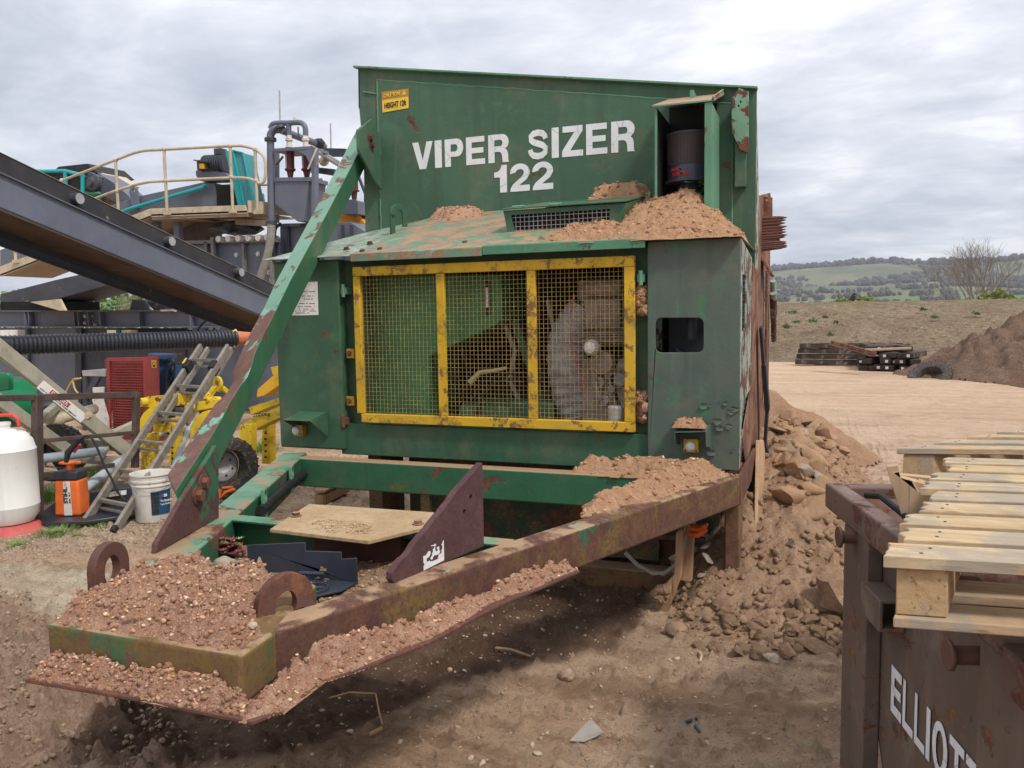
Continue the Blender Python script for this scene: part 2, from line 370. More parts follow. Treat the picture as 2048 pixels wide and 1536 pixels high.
ARMT = paint('brace_top_lit_paint', (0.155, 0.30, 0.21), (0.13, 0.255, 0.18), rust=0.33, rs=5.5, streak=0.0, rustc=(0.15, 0.075, 0.055), rustc2=(0.20, 0.11, 0.08), off=(4, 4, 4))  # paler copy of the brace green: weathering plus painted sky light on top
ARMT2 = paint('brace_rusty_top_lit_paint', (0.20, 0.40, 0.29), (0.17, 0.34, 0.24), rust=0.66, rs=4.0, streak=0.0, rustc=(0.145, 0.075, 0.06), rustc2=(0.19, 0.10, 0.075), off=(1, 2, 4))  # rusty top copy, its green paled with painted sky light too
RUSTM = paint('purple_rust', (0.10, 0.048, 0.040), (0.13, 0.06, 0.045), rust=0.5, rs=5, light=(0.16, 0.085, 0.06), streak=0.3, rough=0.85)
RUSTP = paint('rust_plate_with_green', (0.035, 0.12, 0.06), (0.035, 0.12, 0.06), rust=0.58, rs=4.5, streak=0.2, rustc=(0.095, 0.042, 0.040), rustc2=(0.12, 0.058, 0.048), rough=0.8)
RUSTO = paint('orange_rust', (0.26, 0.14, 0.085), (0.20, 0.10, 0.06), rust=0.5, rs=4, light=(0.30, 0.18, 0.12), streak=0.4, rough=0.9, dust=0.4)
FLAKE = paint('flaking_white_paint', (0.36, 0.40, 0.35), (0.24, 0.31, 0.25), rust=0.50, rs=6, streak=0.3, rough=0.8, rustc=(0.09, 0.05, 0.035), rustc2=(0.16, 0.075, 0.045))
YEL = paint('worn_yellow_paint', (0.66, 0.40, 0.025), (0.58, 0.36, 0.02), rust=0.34, rs=12, streak=0.4, rustc=(0.22, 0.12, 0.05), rustc2=(0.32, 0.19, 0.07), rough=0.6, yel=0.5)
YELC = paint('yellow_equipment_paint', (0.72, 0.50, 0.02), (0.65, 0.42, 0.015), rust=0.27, rs=6, streak=0.45, rough=0.5, yel=0.5)
PLY = soil('dusty_steel_plate', (0.42, 0.29, 0.16), (0.50, 0.37, 0.22), (0.34, 0.24, 0.14), sc=1.2, bump=0.35)
SOIL = soil('orange_sandy_soil', (0.58, 0.335, 0.19), (0.50, 0.275, 0.15), (0.66, 0.42, 0.26), stone=(0.64, 0.45, 0.30))
SOILR = soil('red_gravelly_soil', (0.60, 0.335, 0.220), (0.50, 0.265, 0.170), (0.70, 0.455, 0.32), stone=(0.76, 0.57, 0.41), pale=0.9)
SOILB = soil('brown_crumbly_soil', (0.39, 0.24, 0.145), (0.47, 0.30, 0.19), (0.55, 0.375, 0.245), pale=0.6)
SOILD = soil('dark_brown_soil', (0.12, 0.075, 0.052), (0.19, 0.12, 0.085), (0.30, 0.21, 0.15))
MUD = soil('grey_brown_mud', (0.48, 0.33, 0.225), (0.57, 0.41, 0.285), (0.37, 0.25, 0.165), pale=0.2)
BRICK = soil('rubble_brick', (0.44, 0.27, 0.155), (0.52, 0.34, 0.21), (0.38, 0.22, 0.13), sc=1.5, bump=0.5)
CONC = soil('broken_concrete', (0.42, 0.34, 0.26), (0.48, 0.40, 0.31), (0.34, 0.27, 0.21), sc=1.2, bump=0.5)
PEB = [plain('pebble_%s' % n, c, 0.8, 0.2, 20) for n, c in (('pale', (0.46, 0.365, 0.265)), ('tan', (0.42, 0.29, 0.18)), ('brown', (0.30, 0.19, 0.12)), ('dull', (0.36, 0.26, 0.18)))]
PEBR = [plain('chip_%s' % n, c, 0.85, 0.2, 20) for n, c in (('orange', (0.58, 0.34, 0.19)), ('cream', (0.66, 0.48, 0.32)), ('earth', (0.48, 0.27, 0.15)), ('brown', (0.42, 0.24, 0.14)))]
STEEL = plain('grey_plant_steel', (0.125, 0.140, 0.180), 0.45, 0.12, 2, spec=0.4, dust=0.12, dirtc=(0.20, 0.18, 0.17))
STEELD = plain('dark_grey_steel', (0.055, 0.060, 0.075), 0.5, 0.2, 3, dust=0.15)
GALV = plain('galvanised_steel', (0.42, 0.42, 0.41), 0.4, 0.15, 12, metal=0.5, dust=0.12)
TAN = plain('dusty_cream_steel', (0.52, 0.44, 0.31), 0.6, 0.15, 5, dust=0.25)
GRATE = plain('tan_grating', (0.36, 0.28, 0.19), 0.8, 0.15, 30, bump=0.5, bs=90)
TEAL = plain('teal_paint', (0.02, 0.36, 0.38), 0.45, 0.12, 4, dust=0.08)
TEALM = plain('teal_mesh_guard', (0.08, 0.30, 0.33), 0.6, 0.2, 60, bump=0.8, bs=120)
RUBBER = plain('black_rubber', (0.018, 0.018, 0.020), 0.6, 0.3, 8, dust=0.08)
BELT = plain('conveyor_belt', (0.030, 0.028, 0.030), 0.7, 0.25, 4, dust=0.05)
BELTB = plain('dirty_conveyor_underside', (0.075, 0.050, 0.036), 0.85, 0.3, 3, dust=0.3, dirtc=(0.11, 0.075, 0.05))
HOSE = plain('dusty_grey_hose', (0.28, 0.26, 0.22), 0.7, 0.15, 10)
BLACKP = plain('dark_grey_plastic', (0.036, 0.042, 0.058), 0.42, 0.2, 5, spec=0.45, dust=0.06)
CORR = plain('black_corrugated_plastic', (0.028, 0.030, 0.040), 0.38, 0.2, 5, spec=0.5)
ORP = plain('orange_pipe_plastic', (0.55, 0.17, 0.08), 0.5, 0.1)
FOAM = plain('yellow_foam', (0.70, 0.52, 0.18), 0.9, 0.1)
ORANGE = plain('orange_plastic', (0.75, 0.16, 0.035), 0.5, 0.12, dust=0.12)
ORF = plain('orange_bucket_paint', (0.75, 0.33, 0.04), 0.5, 0.12)
RED = plain('faded_red_paint', (0.36, 0.065, 0.055), 0.55, 0.15, 5, dust=0.08)
REDM = plain('red_mesh_guard', (0.20, 0.040, 0.034), 0.7, 0.25, 9)
REDC = plain('red_plastic', (0.70, 0.07, 0.06), 0.5, 0.1)
MAROON = plain('maroon_rubber', (0.10, 0.025, 0.03), 0.5, 0.15)
BLUE = plain('blue_motor_paint', (0.018, 0.075, 0.17), 0.45, 0.15, dust=0.1)
GRN = plain('bright_green_tank', (0.01, 0.22, 0.085), 0.35, 0.1, 3, spec=0.5)
WHITEP = plain('white_plastic', (0.78, 0.78, 0.74), 0.45, 0.04, 4, spec=0.4, dust=0.06)
WHITED = plain('dirty_white_plastic', (0.66, 0.63, 0.57), 0.55, 0.08, 8, dust=0.28)
N = NT('white_vinyl_lettering'); c = N.mix(N.ramp(N.noise(6, 7, .7), .4, .7), (.78, .79, .80), (.68, .69, .70))
ck = N.voro(4.6, N.vec((1, 1, 1)), feat='DISTANCE_TO_EDGE'); c = N.mix(N.ramp(ck, .016, .006, 0, .6), c, (.40, .44, .42)); c = N.mix(N.ramp(N.noise(60, 5, .75), .62, .72), c, (.36, .40, .36)); c = N.mix(N.ramp(N.noise(9, 8, .75, .3), .60, .75, 0, .6), c, (.45, .46, .42))
N.setc(c); N.rough(.55); LETW = N.m
PAPER = plain('weathered_paper', (0.74, 0.72, 0.66), 0.8, 0.08, 12, dust=0.1)
INK = plain('black_ink', (0.03, 0.03, 0.03), 0.7)
REDI = plain('red_ink', (0.55, 0.05, 0.06), 0.6)
SIGNY = plain('sign_yellow', (0.80, 0.52, 0.06), 0.5, 0.06)
SIGNO = plain('sign_ochre', (0.42, 0.24, 0.04), 0.5, 0.06)
ALU = plain('weathered_aluminium', (0.26, 0.235, 0.20), 0.55, 0.2, 14, metal=0.25, dust=0.35)
RIM = plain('silver_wheel_paint', (0.55, 0.56, 0.56), 0.45, 0.1, dust=0.1)
TYRE = plain('dusty_tyre', (0.055, 0.050, 0.045), 0.85, 0.3, 20, dust=0.35)
ENG = plain('dusty_engine_grey', (0.33, 0.33, 0.34), 0.6, 0.25, 8, dust=0.3)
ENGB = plain('rusty_engine_block', (0.30, 0.25, 0.21), 0.8, 0.3, 8, dust=0.3)
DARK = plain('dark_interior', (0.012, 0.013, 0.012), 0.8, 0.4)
LAMPG = plain('lamp_lens', (0.55, 0.55, 0.55), 0.3, 0.05, spec=0.5)
TRESTLE = plain('galvanised_tan_beam', (0.38, 0.35, 0.27), 0.55, 0.15, 6, metal=0.15, dust=0.25)
PAINTB = plain('old_brown_frame', (0.085, 0.060, 0.052), 0.6, 0.3, 10, dust=0.25, dirtc=(0.16, 0.08, 0.05))
SKIPM = paint('brown_skip_paint', (0.155, 0.112, 0.088), (0.120, 0.085, 0.068), rust=0.30, rs=7.5, light=(0.21, 0.165, 0.135), streak=1.0, rustc=(0.11, 0.055, 0.038), rustc2=(0.26, 0.13, 0.05), rough=0.5)
SKIPI = paint('rusty_skip_inside', (0.16, 0.080, 0.055), (0.12, 0.06, 0.045), rust=0.5, rs=5, rustc=(0.12, 0.045, 0.035), rustc2=(0.22, 0.10, 0.06))
WPAL = wood('pale_pallet_wood', (0.44, 0.30, 0.16), (0.62, 0.475, 0.29), 0, grey=0.6)
WPAL2 = wood('aged_pallet_wood', (0.42, 0.28, 0.16), (0.52, 0.37, 0.23), 0, grey=0.35, off=(3, 3, 3))
WPY = wood('pallet_block_wood', (0.40, 0.26, 0.13), (0.50, 0.34, 0.19), 1, grey=0.15)
WOLD = wood('old_brown_timber', (0.30, 0.17, 0.09), (0.40, 0.25, 0.14), 2, grey=0.2)
WSLE = wood('tarred_sleeper_wood', (0.045, 0.034, 0.028), (0.085, 0.062, 0.048), 0, grey=0.2)
LEAFD = plain('hedge_leaf', (0.07, 0.15, 0.03), 0.7, 0.3, 3)
LEAFY = plain('young_willow_leaf', (0.22, 0.26, 0.07), 0.7, 0.3, 3)
GRASS = plain('grass_blade', (0.13, 0.24, 0.045), 0.7, 0.3, 3)
TWIG = plain('bare_twig_bark', (0.20, 0.17, 0.13), 0.9, 0.2, 3)
SEDR = plain('red_succulent_leaf', (0.20, 0.045, 0.055), 0.6, 0.4, 30); SEDG = plain('green_succulent_leaf', (0.20, 0.30, 0.12), 0.6, 0.3, 30)

# ------------------------------------------------------------ lettering
def text(name, s, o, xd, zd, h, width, mat, parent, bold=0.02, th=0.0015, lift=0.0015, kind=None):
    xd = Vector(xd).normalized(); zd = Vector(zd).normalized(); nd = xd.cross(zd).normalized()
    cu = bpy.data.curves.new('t', 'FONT'); cu.body = s; cu.size = 1; cu.offset = bold; cu.extrude = 0.0; cu.resolution_u = 4
    to = bpy.data.objects.new('t', cu); col.objects.link(to)
    bpy.context.view_layer.update()
    me = bpy.data.meshes.new_from_object(to); bpy.data.objects.remove(to); bpy.data.curves.remove(cu)
    co = np.array([v.co[:] for v in me.vertices]); mn = co.min(0); mxx = co.max(0)
    o = Vector(o)
    for v in me.vertices:
        a = (v.co.x-mn[0])/(mxx[0]-mn[0])*width; b = (v.co.y-mn[1])/(mxx[1]-mn[1])*h
        v.co = o + xd*a + zd*b + nd*lift
    me.name = name
    ob = link(name, me, mat, parent)
    sdm = ob.modifiers.new('thick', 'SOLIDIFY'); sdm.thickness = th; sdm.offset = 0
    return ob
def arc(cx_, cy_, rx_, ry_, a0, a1, n=14): return [(cx_+rx_*math.cos(math.radians(a0+(a1-a0)*i/n)), cy_+ry_*math.sin(math.radians(a0+(a1-a0)*i/n))) for i in range(n+1)]
def stroke(pts, t):
    L, R_ = [], []
    for i, p in enumerate(pts):
        a = pts[max(i-1, 0)]; b = pts[min(i+1, len(pts)-1)]; d = Vector((b[0]-a[0], b[1]-a[1])).normalized(); L.append((p[0]-d.y*t/2, p[1]+d.x*t/2)); R_.append((p[0]+d.y*t/2, p[1]-d.x*t/2))
    return L+R_[::-1]
def glyph(ch, t=.25):
    if ch == 'V': return [[(0,1),(.3,1),(.5,.32),(.7,1),(1,1),(.66,0),(.34,0)]], []
    if ch == 'I': return [[(0,0),(1,0),(1,1),(0,1)]], []
    if ch == 'E': return [[(0,0),(1,0),(1,.2),(t+.05,.2),(t+.05,.41),(.92,.41),(.92,.6),(t+.05,.6),(t+.05,.8),(.98,.8),(.98,1),(0,1)]], []
    if ch == 'L': return [[(0,0),(1,0),(1,.17),(t,.17),(t,1),(0,1)]], []
    if ch == 'T': return [[(.5-t/2,0),(.5+t/2,0),(.5+t/2,.83),(1,.83),(1,1),(0,1),(0,.83),(.5-t/2,.83)]], []
    if ch == 'Z': return [[(0,0),(1,0),(1,.2),(.40,.2),(.98,.82),(.98,1),(.04,1),(.04,.8),(.6,.8),(0,.19)]], []
    if ch == 'P': return [[(0,0),(.32,0),(.32,.35),(.6,.35)]+arc(.66,.675,.34,.325,-80,80)+[(.6,1),(0,1)]], [[(.32,.54),(.54,.54)]+arc(.56,.67,.13,.13,-80,80)+[(.54,.80),(.32,.80)]]
    if ch == 'R': return [[(0,0),(.3,0),(.3,.38),(.52,.38),(.63,.33),(.67,.22),(.69,0),(1,0),(.96,.05),(.95,.30),(.90,.42),(.82,.47),(.95,.58)]+arc(.66,.72,.33,.28,-5,80)+[(.6,1),(0,1)]], [[(.3,.58),(.54,.58)]+arc(.56,.69,.13,.115,-80,80)+[(.54,.80),(.3,.80)]]
    if ch == 'S': return [stroke([(.85,.67),(.82,.77),(.72,.855),(.5,.89),(.28,.86),(.16,.77),(.17,.66),(.30,.58),(.5,.525),(.72,.46),(.85,.36),(.84,.22),(.70,.135),(.5,.105),(.28,.14),(.16,.23),(.13,.34)],.215)], []
    if ch == 'O': return [arc(.5,.5,.5,.5,0,345,24)], [arc(.5,.5,.5-t,.34,0,345,24)]
    if ch == '1': return [[(.45,0),(1,0),(1,1),(.6,1),(.5,.86),(.3,.77),(0,.74),(0,.56),(.45,.56)]], []
    if ch == '2': return [[(0,.64)]+arc(.5,.68,.5,.32,175,-15,16)+[(.84,.42),(.46,.22),(1,.22),(1,0),(0,0),(.02,.12),(.14,.26),(.55,.50),(.68,.60)]+arc(.5,.68,.21,.12,-5,175,10)], []
def blockword(items, fpos, xd, zd, mat, parent, t=.25, th=.0012, name='lettering'):
    """items: (char, origin point, width, height)"""
    m = MB(); nd = Vector(xd).cross(Vector(zd)).normalized()
    for ch, o, w_, h_ in items:
        outs, holes = glyph(ch, t); P_ = lambda q: Vector(o)+Vector(xd)*q[0]*w_+Vector(zd)*q[1]*h_
        m.prism([P_(q) for q in outs[0]], nd*th, holes=[[P_(q) for q in h] for h in holes])
    return m.build(name, mat, parent)
# ============================================================ GROUND
def axis_coords(fine0, fine1, step, far0, far1, g=1.12):
    a = list(np.arange(fine0, fine1+1e-6, step)); s = step; x = a[-1]
    while x < far1: s *= g; x += s; a.append(x)
    s = step; x = a[0]; b = []
    while x > far0: s *= g; x -= s; b.append(x)
    return np.array(b[::-1]+a)
gx = axis_coords(-6.6, 0.9, 0.020, -2600, 3200); gy = axis_coords(1.6, 8.0, 0.020, -2500, 2300)
GX, GY = np.meshgrid(gx, gy, indexing='ij')
damp_shade_poly = [PZ(u, v) for u, v in ((150, 1480), (330, 1536), (560, 1515), (760, 1440), (900, 1375), (1020, 1350), (1120, 1326), (1235, 1296), (1262, 1262), (1300, 1235))] + [Vector((-0.9, 5.2, 0)), Vector((-2.8, 5.2, 0)), Vector((-2.6, 3.0, 0))]  # outline of damp soil with the drawbar's shadow painted into its colour
mud_poly = [PZ(u, v) for u, v in ((-300, 1190), (60, 1195), (110, 1260), (160, 1330), (330, 1440), (400, 1536), (300, 1800), (-400, 1800))]
chalk_poly = [PZ(u, v) for u, v in ((-350, 1130), (80, 1130), (250, 1150), (300, 1200), (180, 1245), (20, 1225), (-350, 1215))]
gravel_poly = [PZ(u, v) for u, v in ((-200, 1060), (60, 1045), (330, 985), (480, 960), (470, 1020), (330, 1085), (180, 1110), (-200, 1150))]
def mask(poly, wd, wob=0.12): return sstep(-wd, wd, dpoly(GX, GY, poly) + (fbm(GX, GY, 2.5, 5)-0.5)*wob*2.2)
near = sstep(16, 7, np.hypot(GX, GY-2)) 
ms = mask(damp_shade_poly, 0.035, 0.10); mm = mask(mud_poly, 0.12, 0.18); mc = mask(chalk_poly, 0.09, 0.22); mg = mask(gravel_poly, 0.2, 0.25)
def ground_z(x, y, mm=None):
    z = (fbm(x, y, 0.8, 4)-0.5)*0.07 + (fbm(x, y, 9, 5, 0.6)-0.5)*0.030
    if mm is not None:
        c = fbm(x, y, 8, 6, 0.66); z = z + mm*(np.maximum(c-0.44, 0)*0.30 + (fbm(x, y, 34, 3, 0.6)-0.5)*0.030)
    return z
nz_ = near[...]
GZ = ground_z(GX, GY, mm)*nz_ + (1-nz_)*(fbm(GX, GY, 0.08, 4)-0.5)*0.3*sstep(30, 60, np.hypot(GX, GY))
clod = np.maximum(fbm(GX+40, GY, 26, 3, 0.6)-0.56, 0)*0.16*nz_*(1+mm); GZ = GZ+clod
rut = sstep(6, 9, GX*0.25+GY)*sstep(30, 24, GY)*sstep(-1.5, 0, GX)
GZ = GZ + rut*0.05*(fbm((GX*0.94-GY*0.34)*0.25, (GY*0.94+GX*0.34)*1.1, 1.0, 5)-0.5)*1.6
gme = grid_mesh('ground', GX, GY, GZ, attrs={'damp_shade': ms, 'mud': mm, 'chalk': mc, 'gravel': mg})
N = NT('yard_ground')
c = N.mix(N.ramp(N.noise(0.7, 8, 0.62, 0.4), 0.36, 0.64), (0.56, 0.365, 0.235), (0.67, 0.47, 0.32))
c = N.mix(N.ramp(N.noise(6, 8, 0.7, 0.2), 0.46, 0.68), c, (0.36, 0.215, 0.135))
c = N.mix(N.ramp(N.noise(1.0, 6, 0.65, 0.3, N.vec((.30, 1.5, 1), (0, 0, 0), (0, 0, -0.35))), 0.50, 0.64, 0, 0.8), c, (0.66, 0.49, 0.33))
c = N.mix(N.ramp(N.noise(1.3, 6, 0.65, 0.3, N.vec((.25, 1.9, 1), (5, 0, 0), (0, 0, -0.22))), 0.50, 0.64, 0, 0.75), c, (0.29, 0.18, 0.105))
peb = N.voro(34); pc = N.bw(N.voro(34, out='Color')); pm = N.math('MULTIPLY', N.ramp(peb, 0.33, 0.22), N.ramp(N.noise(5, 4), 0.46, 0.58))
c = N.mix(N.math('MULTIPLY', pm, 0.8), c, N.mix(0.5, (0.58, 0.49, 0.38), pc, 'MULTIPLY'))
g1 = N.voro(52); gc = N.bw(N.voro(52, out='Color')); gcol = N.mix(N.ramp(N.noise(28, 2), 0.4, 0.6), (0.66, 0.55, 0.40), N.mix(0.7, (0.48, 0.38, 0.28), gc, 'MULTIPLY'))
c = N.mix(N.math('MULTIPLY', N.attr('gravel'), N.ramp(g1, 0.62, 0.35)), c, gcol)
c = N.mix(N.math('MULTIPLY', N.attr('chalk'), N.ramp(N.noise(9, 7, 0.7), 0.38, 0.58, 0.35, 0.95)), c, (0.70, 0.60, 0.44))
xy_ = N.xyz(); c = N.mix(N.math('MULTIPLY', N.ramp(xy_[1], 6.5, 12), 0.45), c, (0.66, 0.48, 0.33)); c = N.mix(N.ramp(N.noise(.9, 9, .75, .6, N.vec((1, 1, 1), (2, 9, 0))), .52, .66, 0, .45), c, (.36, .24, .155)); c = N.mix(N.attr('mud'), c, N.mix(N.ramp(N.noise(12, 8, 0.7), 0.4, 0.62), (0.40, 0.255, 0.175), (0.54, 0.37, 0.265)))
c = N.mix(N.ramp(N.noise(60, 6, 0.8), 0.53, 0.66, 0, 0.7), c, (0.19, 0.125, 0.08)); c = N.mix(N.ramp(N.noise(75, 6, 0.8, 0, N.vec((1, 1, 1), (7, 3, 0))), 0.56, 0.68, 0, 0.6), c, (0.60, 0.48, 0.35))
damp_shade_c = N.mix(N.ramp(N.noise(3, 7, 0.7, 0.4), 0.42, 0.62), (0.135, 0.078, 0.050), (0.205, 0.128, 0.084))  # damp brown, darkened to sharpen the shadow under the drawbar
damp_shade_c = N.mix(N.math('MULTIPLY', pm, 0.55), damp_shade_c, (0.30, 0.22, 0.16))
c = N.mix(N.attr('damp_shade'), c, damp_shade_c)
N.setc(c); N.rough(N.mix(N.attr('damp_shade'), (0.95,)*3, (0.72,)*3)); N.b.inputs['Specular IOR Level'].default_value = 0.15
N.dobump(N.noise(14, 10, 0.76), 0.6, 0.04); N.dobump(N.noise(80, 6, 0.8), 1.0, 0.02); N.dobump(pm, 0.5, 0.01)
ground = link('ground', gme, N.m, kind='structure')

# loose pebbles and crumbs lying on the ground (nobody could count them)
rs = np.random.RandomState(5)
def scatter(n, x0, x1, y0, y1, rmin, rmax, pw=2.2, poly=None, zf=None):
    P = np.stack([rs.uniform(x0, x1, n), rs.uniform(y0, y1, n)], 1)
    if poly is not None: P = P[inpoly(P[:, 0], P[:, 1], poly)]
    r = rmin+(rmax-rmin)*rs.rand(len(P))**pw; z = zf(P[:, 0], P[:, 1]) if zf else ground_z(P[:, 0], P[:, 1]); return np.concatenate([P, (z+r*0.25)[:, None]], 1), r
a1, b1 = scatter(14000, -6.5, 0.6, 1.9, 6.5, 0.002, 0.013, 4.0)
a2, b2 = scatter(6500, -7.5, -3.5, 3.6, 6.8, 0.005, 0.017, 1.6, poly=gravel_poly)
a3, b3 = scatter(500, -2.6, 0.3, 2.0, 4.6, 0.005, 0.020, 4)
peb_o = link('gravel', pebble_mesh('gravel', np.concatenate([a1, a2, a3]), np.concatenate([b1, b2, b3]), 3, mats=4), PEB, kind='stuff')
tag(peb_o, 'loose pale and brown pebbles scattered over the yard ground')
zf_m = lambda x, y: ground_z(x, y, np.ones_like(x))
am, bm_ = scatter(16000, -5.0, -1.7, 1.75, 3.4, 0.003, 0.017, 3.0, poly=mud_poly, zf=zf_m)
mud_o = link('mud_clods', pebble_mesh('mud_clods', am, bm_, 9, flat=0.85), MUD, kind='stuff')
tag(mud_o, 'crumbly brown mud clods churned up beside the drawbar front')

# ============================================================ soil heaps: a height field standing on something
def heap(name, poly, zbase, Hh, wd, res, mat, label, seed=0, lump=0.35, lsc=9, peak=None, peb=0, pr=(0.004, 0.014), pm=None, cat='soil heap', parent=None, group=None, fine=0.2, crumb=None):
    xs = [p[0] for p in poly]; ys = [p[1] for p in poly]
    X, Y = np.meshgrid(np.arange(min(xs)-wd*.3, max(xs)+wd*.3+res, res), np.arange(min(ys)-wd*.3, max(ys)+wd*.3+res, res), indexing='ij')
    zb = (lambda x, y: zbase+0*x) if not callable(zbase) else zbase
    def hf(X, Y):
        d = dpoly(X, Y, poly) + (fbm(X+seed, Y, lsc*0.6, 4)-0.5)*wd*0.7
        h = Hh*sstep(0, wd, d)**0.8 if peak is None else np.minimum(peak(X, Y)-zb(X, Y), 1e9)*sstep(0, wd, d)
        h = h*(1-lump/2+lump*fbm(X+seed*3, Y, lsc, 5, 0.6)) + ((fbm(X, Y+seed, lsc*3.4, 3, 0.6)-0.5)*1.6+(fbm(X+9, Y+seed, lsc*8, 3, 0.6)-0.5)*.9)*fine*min(Hh, 0.15)*sstep(0, wd*0.5, d)
        return h, d
    h, d = hf(X, Y)
    Zv = zb(X, Y)+np.where(d > 0, h, -0.004+d*0.3)-0.001
    me = grid_mesh(name, X, Y, np.maximum(Zv, zb(X, Y)-0.02), keep=(d > -res*1.5))
    mats = [mat]
    o = link(name, me, mats, parent)
    if label: tag(o, label, cat, group)
    nc = int((crumb if crumb is not None else peb)*1.0)
    if nc:
        P = np.stack([rs.uniform(min(xs), max(xs), nc), rs.uniform(min(ys), max(ys), nc)], 1); h2, d2 = hf(P[:, 0], P[:, 1]); k = d2 > -.004; P = P[k]
        r = .0025+(pr[1]*1.25)*rs.rand(len(P))**4.0; z = zb(P[:, 0], P[:, 1])+np.maximum(h2[k], 0)+r*.1
        pe = link('crumbs', pebble_mesh('crumbs', np.concatenate([P, z[:, None]], 1), r, seed+8, flat=.85), [mat], o); pe['kind'] = 'stuff'
    if peb:
        peb = int(peb*.8)
        P = np.stack([rs.uniform(min(xs), max(xs), peb), rs.uniform(min(ys), max(ys), peb)], 1); h2, d2 = hf(P[:, 0], P[:, 1]); k = d2 > 0.004; P = P[k]
        r = pr[0]+(pr[1]-pr[0])*rs.rand(len(P))**3; z = zb(P[:, 0], P[:, 1])+h2[k]+r*0.15
        pe = link('pebbles', pebble_mesh('pebbles', np.concatenate([P, z[:, None]], 1), r, seed+5, mats=4), pm or PEBR, o); pe['kind'] = 'stuff'
    return o

# ============================================================ THE SCREENING MACHINE
YF, YH, XR, XL = 4.318, 5.48, -0.347, -3.245
ZT = 0.797
mach = root('screening_machine', (-1.8, 3.0, 0), 'green rusty screening machine with yellow mesh door, drawbar frame and VIPER SIZER 122 lettering', 'quarry machine')
def W(z): return z

# --- hopper bulkhead
m = MB(); tl = PY(716, 135, YH); tr = PY(1513, 178, YH)
poly = [(XL-0.01, YH, 1.0), (XR-0.005, YH, 1.0), (XR-0.005, YH, tr.z), (tl.x, YH, tl.z), (XL-0.025, YH, 3.25), (XL+0.0, YH, 2.9)]
m.prism(poly, (0, 0.02, 0))
hop = m.build('hopper_plate', GREEN, mach, 0.003)
m = MB(); m.beam((tl.x-0.02, YH-0.012, tl.z), (XR, YH-0.012, tr.z+0.0), 0.06, 0.014)
m.build('top_lip', GREENL, hop, 0.002)
# raised stiffener sheet with weld bead
w1, w2, w3, w4 = PY(755, 160, YH), PY(1466, 208, YH), (PY(1466, 208, YH).x, 1.9), (PY(755, 160, YH).x, 2.2)
m = MB(); sp_ = [(w1.x, YH-0.003, 2.2), (w2.x, YH-0.003, 2.2), (w2.x, YH-0.003, w2.z), (w1.x, YH-0.003, w1.z)]
m.prism(sp_, (0, -0.008, 0)); m.build('stiffener_sheet', GREEN, hop, 0.002)
m = MB(); wp = []
for a, b in ((Vector((w1.x, YH-0.008, 2.2)), Vector((w1.x, YH-0.008, w1.z))), (Vector((w1.x, YH-0.008, w1.z)), Vector((w2.x, YH-0.008, w2.z))), (Vector((w2.x, YH-0.008, w2.z)), Vector((w2.x, YH-0.008, 2.2)))):
    n_ = 60; wp += [a.lerp(b, i/n_)+Vector((random.uniform(-.002, .002), 0, random.uniform(-.003, .003))) for i in range(n_)]
m.tube(wp, 0.006, 6); m.tube([PY(726, 184, YH-0.004), PY(755, 188, YH-0.006)], 0.006, 6); m.build('weld_bead', GREENL, hop)
# hopper sides behind
m = MB()
m.prism([(XR-0.01, YH+.02, 1.0), (XR-0.01, 5.95, 1.0), (XR-0.01, 5.95, 2.35), (XR-0.01, YH+.02, tr.z)], (-0.012, 0, 0)); m.build('hopper_side', FLAKE, mach, 0.002)
m = MB(); m.prism([(XL, YH+.02, 1.0), (XL, 6.6, 1.0), (XL, 6.6, 2.3), (XL, YH+.02, 2.9)], (0.012, 0, 0)); m.build('hopper_side', GREEN, mach, 0.002)
m = MB(); m.prism([(tl.x, YH+.0, tl.z), (tl.x-0.02, YH, tl.z), (tl.x-0.02, 5.9, 3.5), (tl.x-0.02, 5.9, 3.2), (XL-0.03, YH, 3.25)], (0.014, 0, 0))
m.beam((XL-.02, 5.5, 3.24), (XL-.02, 5.5, 2.62), 0.012, 0.05); m.build('side_flange', RUSTM, mach, 0.002)
m = MB(); m.prism([(XR-0.012, 5.955, 0.5), (XR-0.012, 7.62, 0.4), (XR-0.012, 7.62, 2.66), (XR-0.012, 7.5, 2.69), (XR-0.012, 5.955, 2.46)], (-0.02, 0, 0),
                  holes=[[(XR-0.012, 6.6, 0.9), (XR-0.012, 7.2, 0.9), (XR-0.012, 7.2, 2.0), (XR-0.012, 6.6, 1.95)]])
m.build('rear_side_sheet', RUSTO, mach, 0.002)
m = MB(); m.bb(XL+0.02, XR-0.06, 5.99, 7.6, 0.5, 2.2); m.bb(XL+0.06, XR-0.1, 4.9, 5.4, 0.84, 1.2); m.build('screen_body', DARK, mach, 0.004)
m = MB()
for v in (0, 1):
    m.beam(PX(1548, 560, XR+0.04), PX(1549, 682, XR+0.04), 0.07, 0.10, (1, 0, 0))
m = MB(); m.cyl(PX(1548, 682, XR+0.03), PX(1546, 562, XR+0.03), 00.024, n=14); m.cyl(PX(1548, 640, XR+0.03), PX(1546, 585, XR+0.03), .03, n=14); m.build('side_ram', FLAKE, mach, smooth=True)
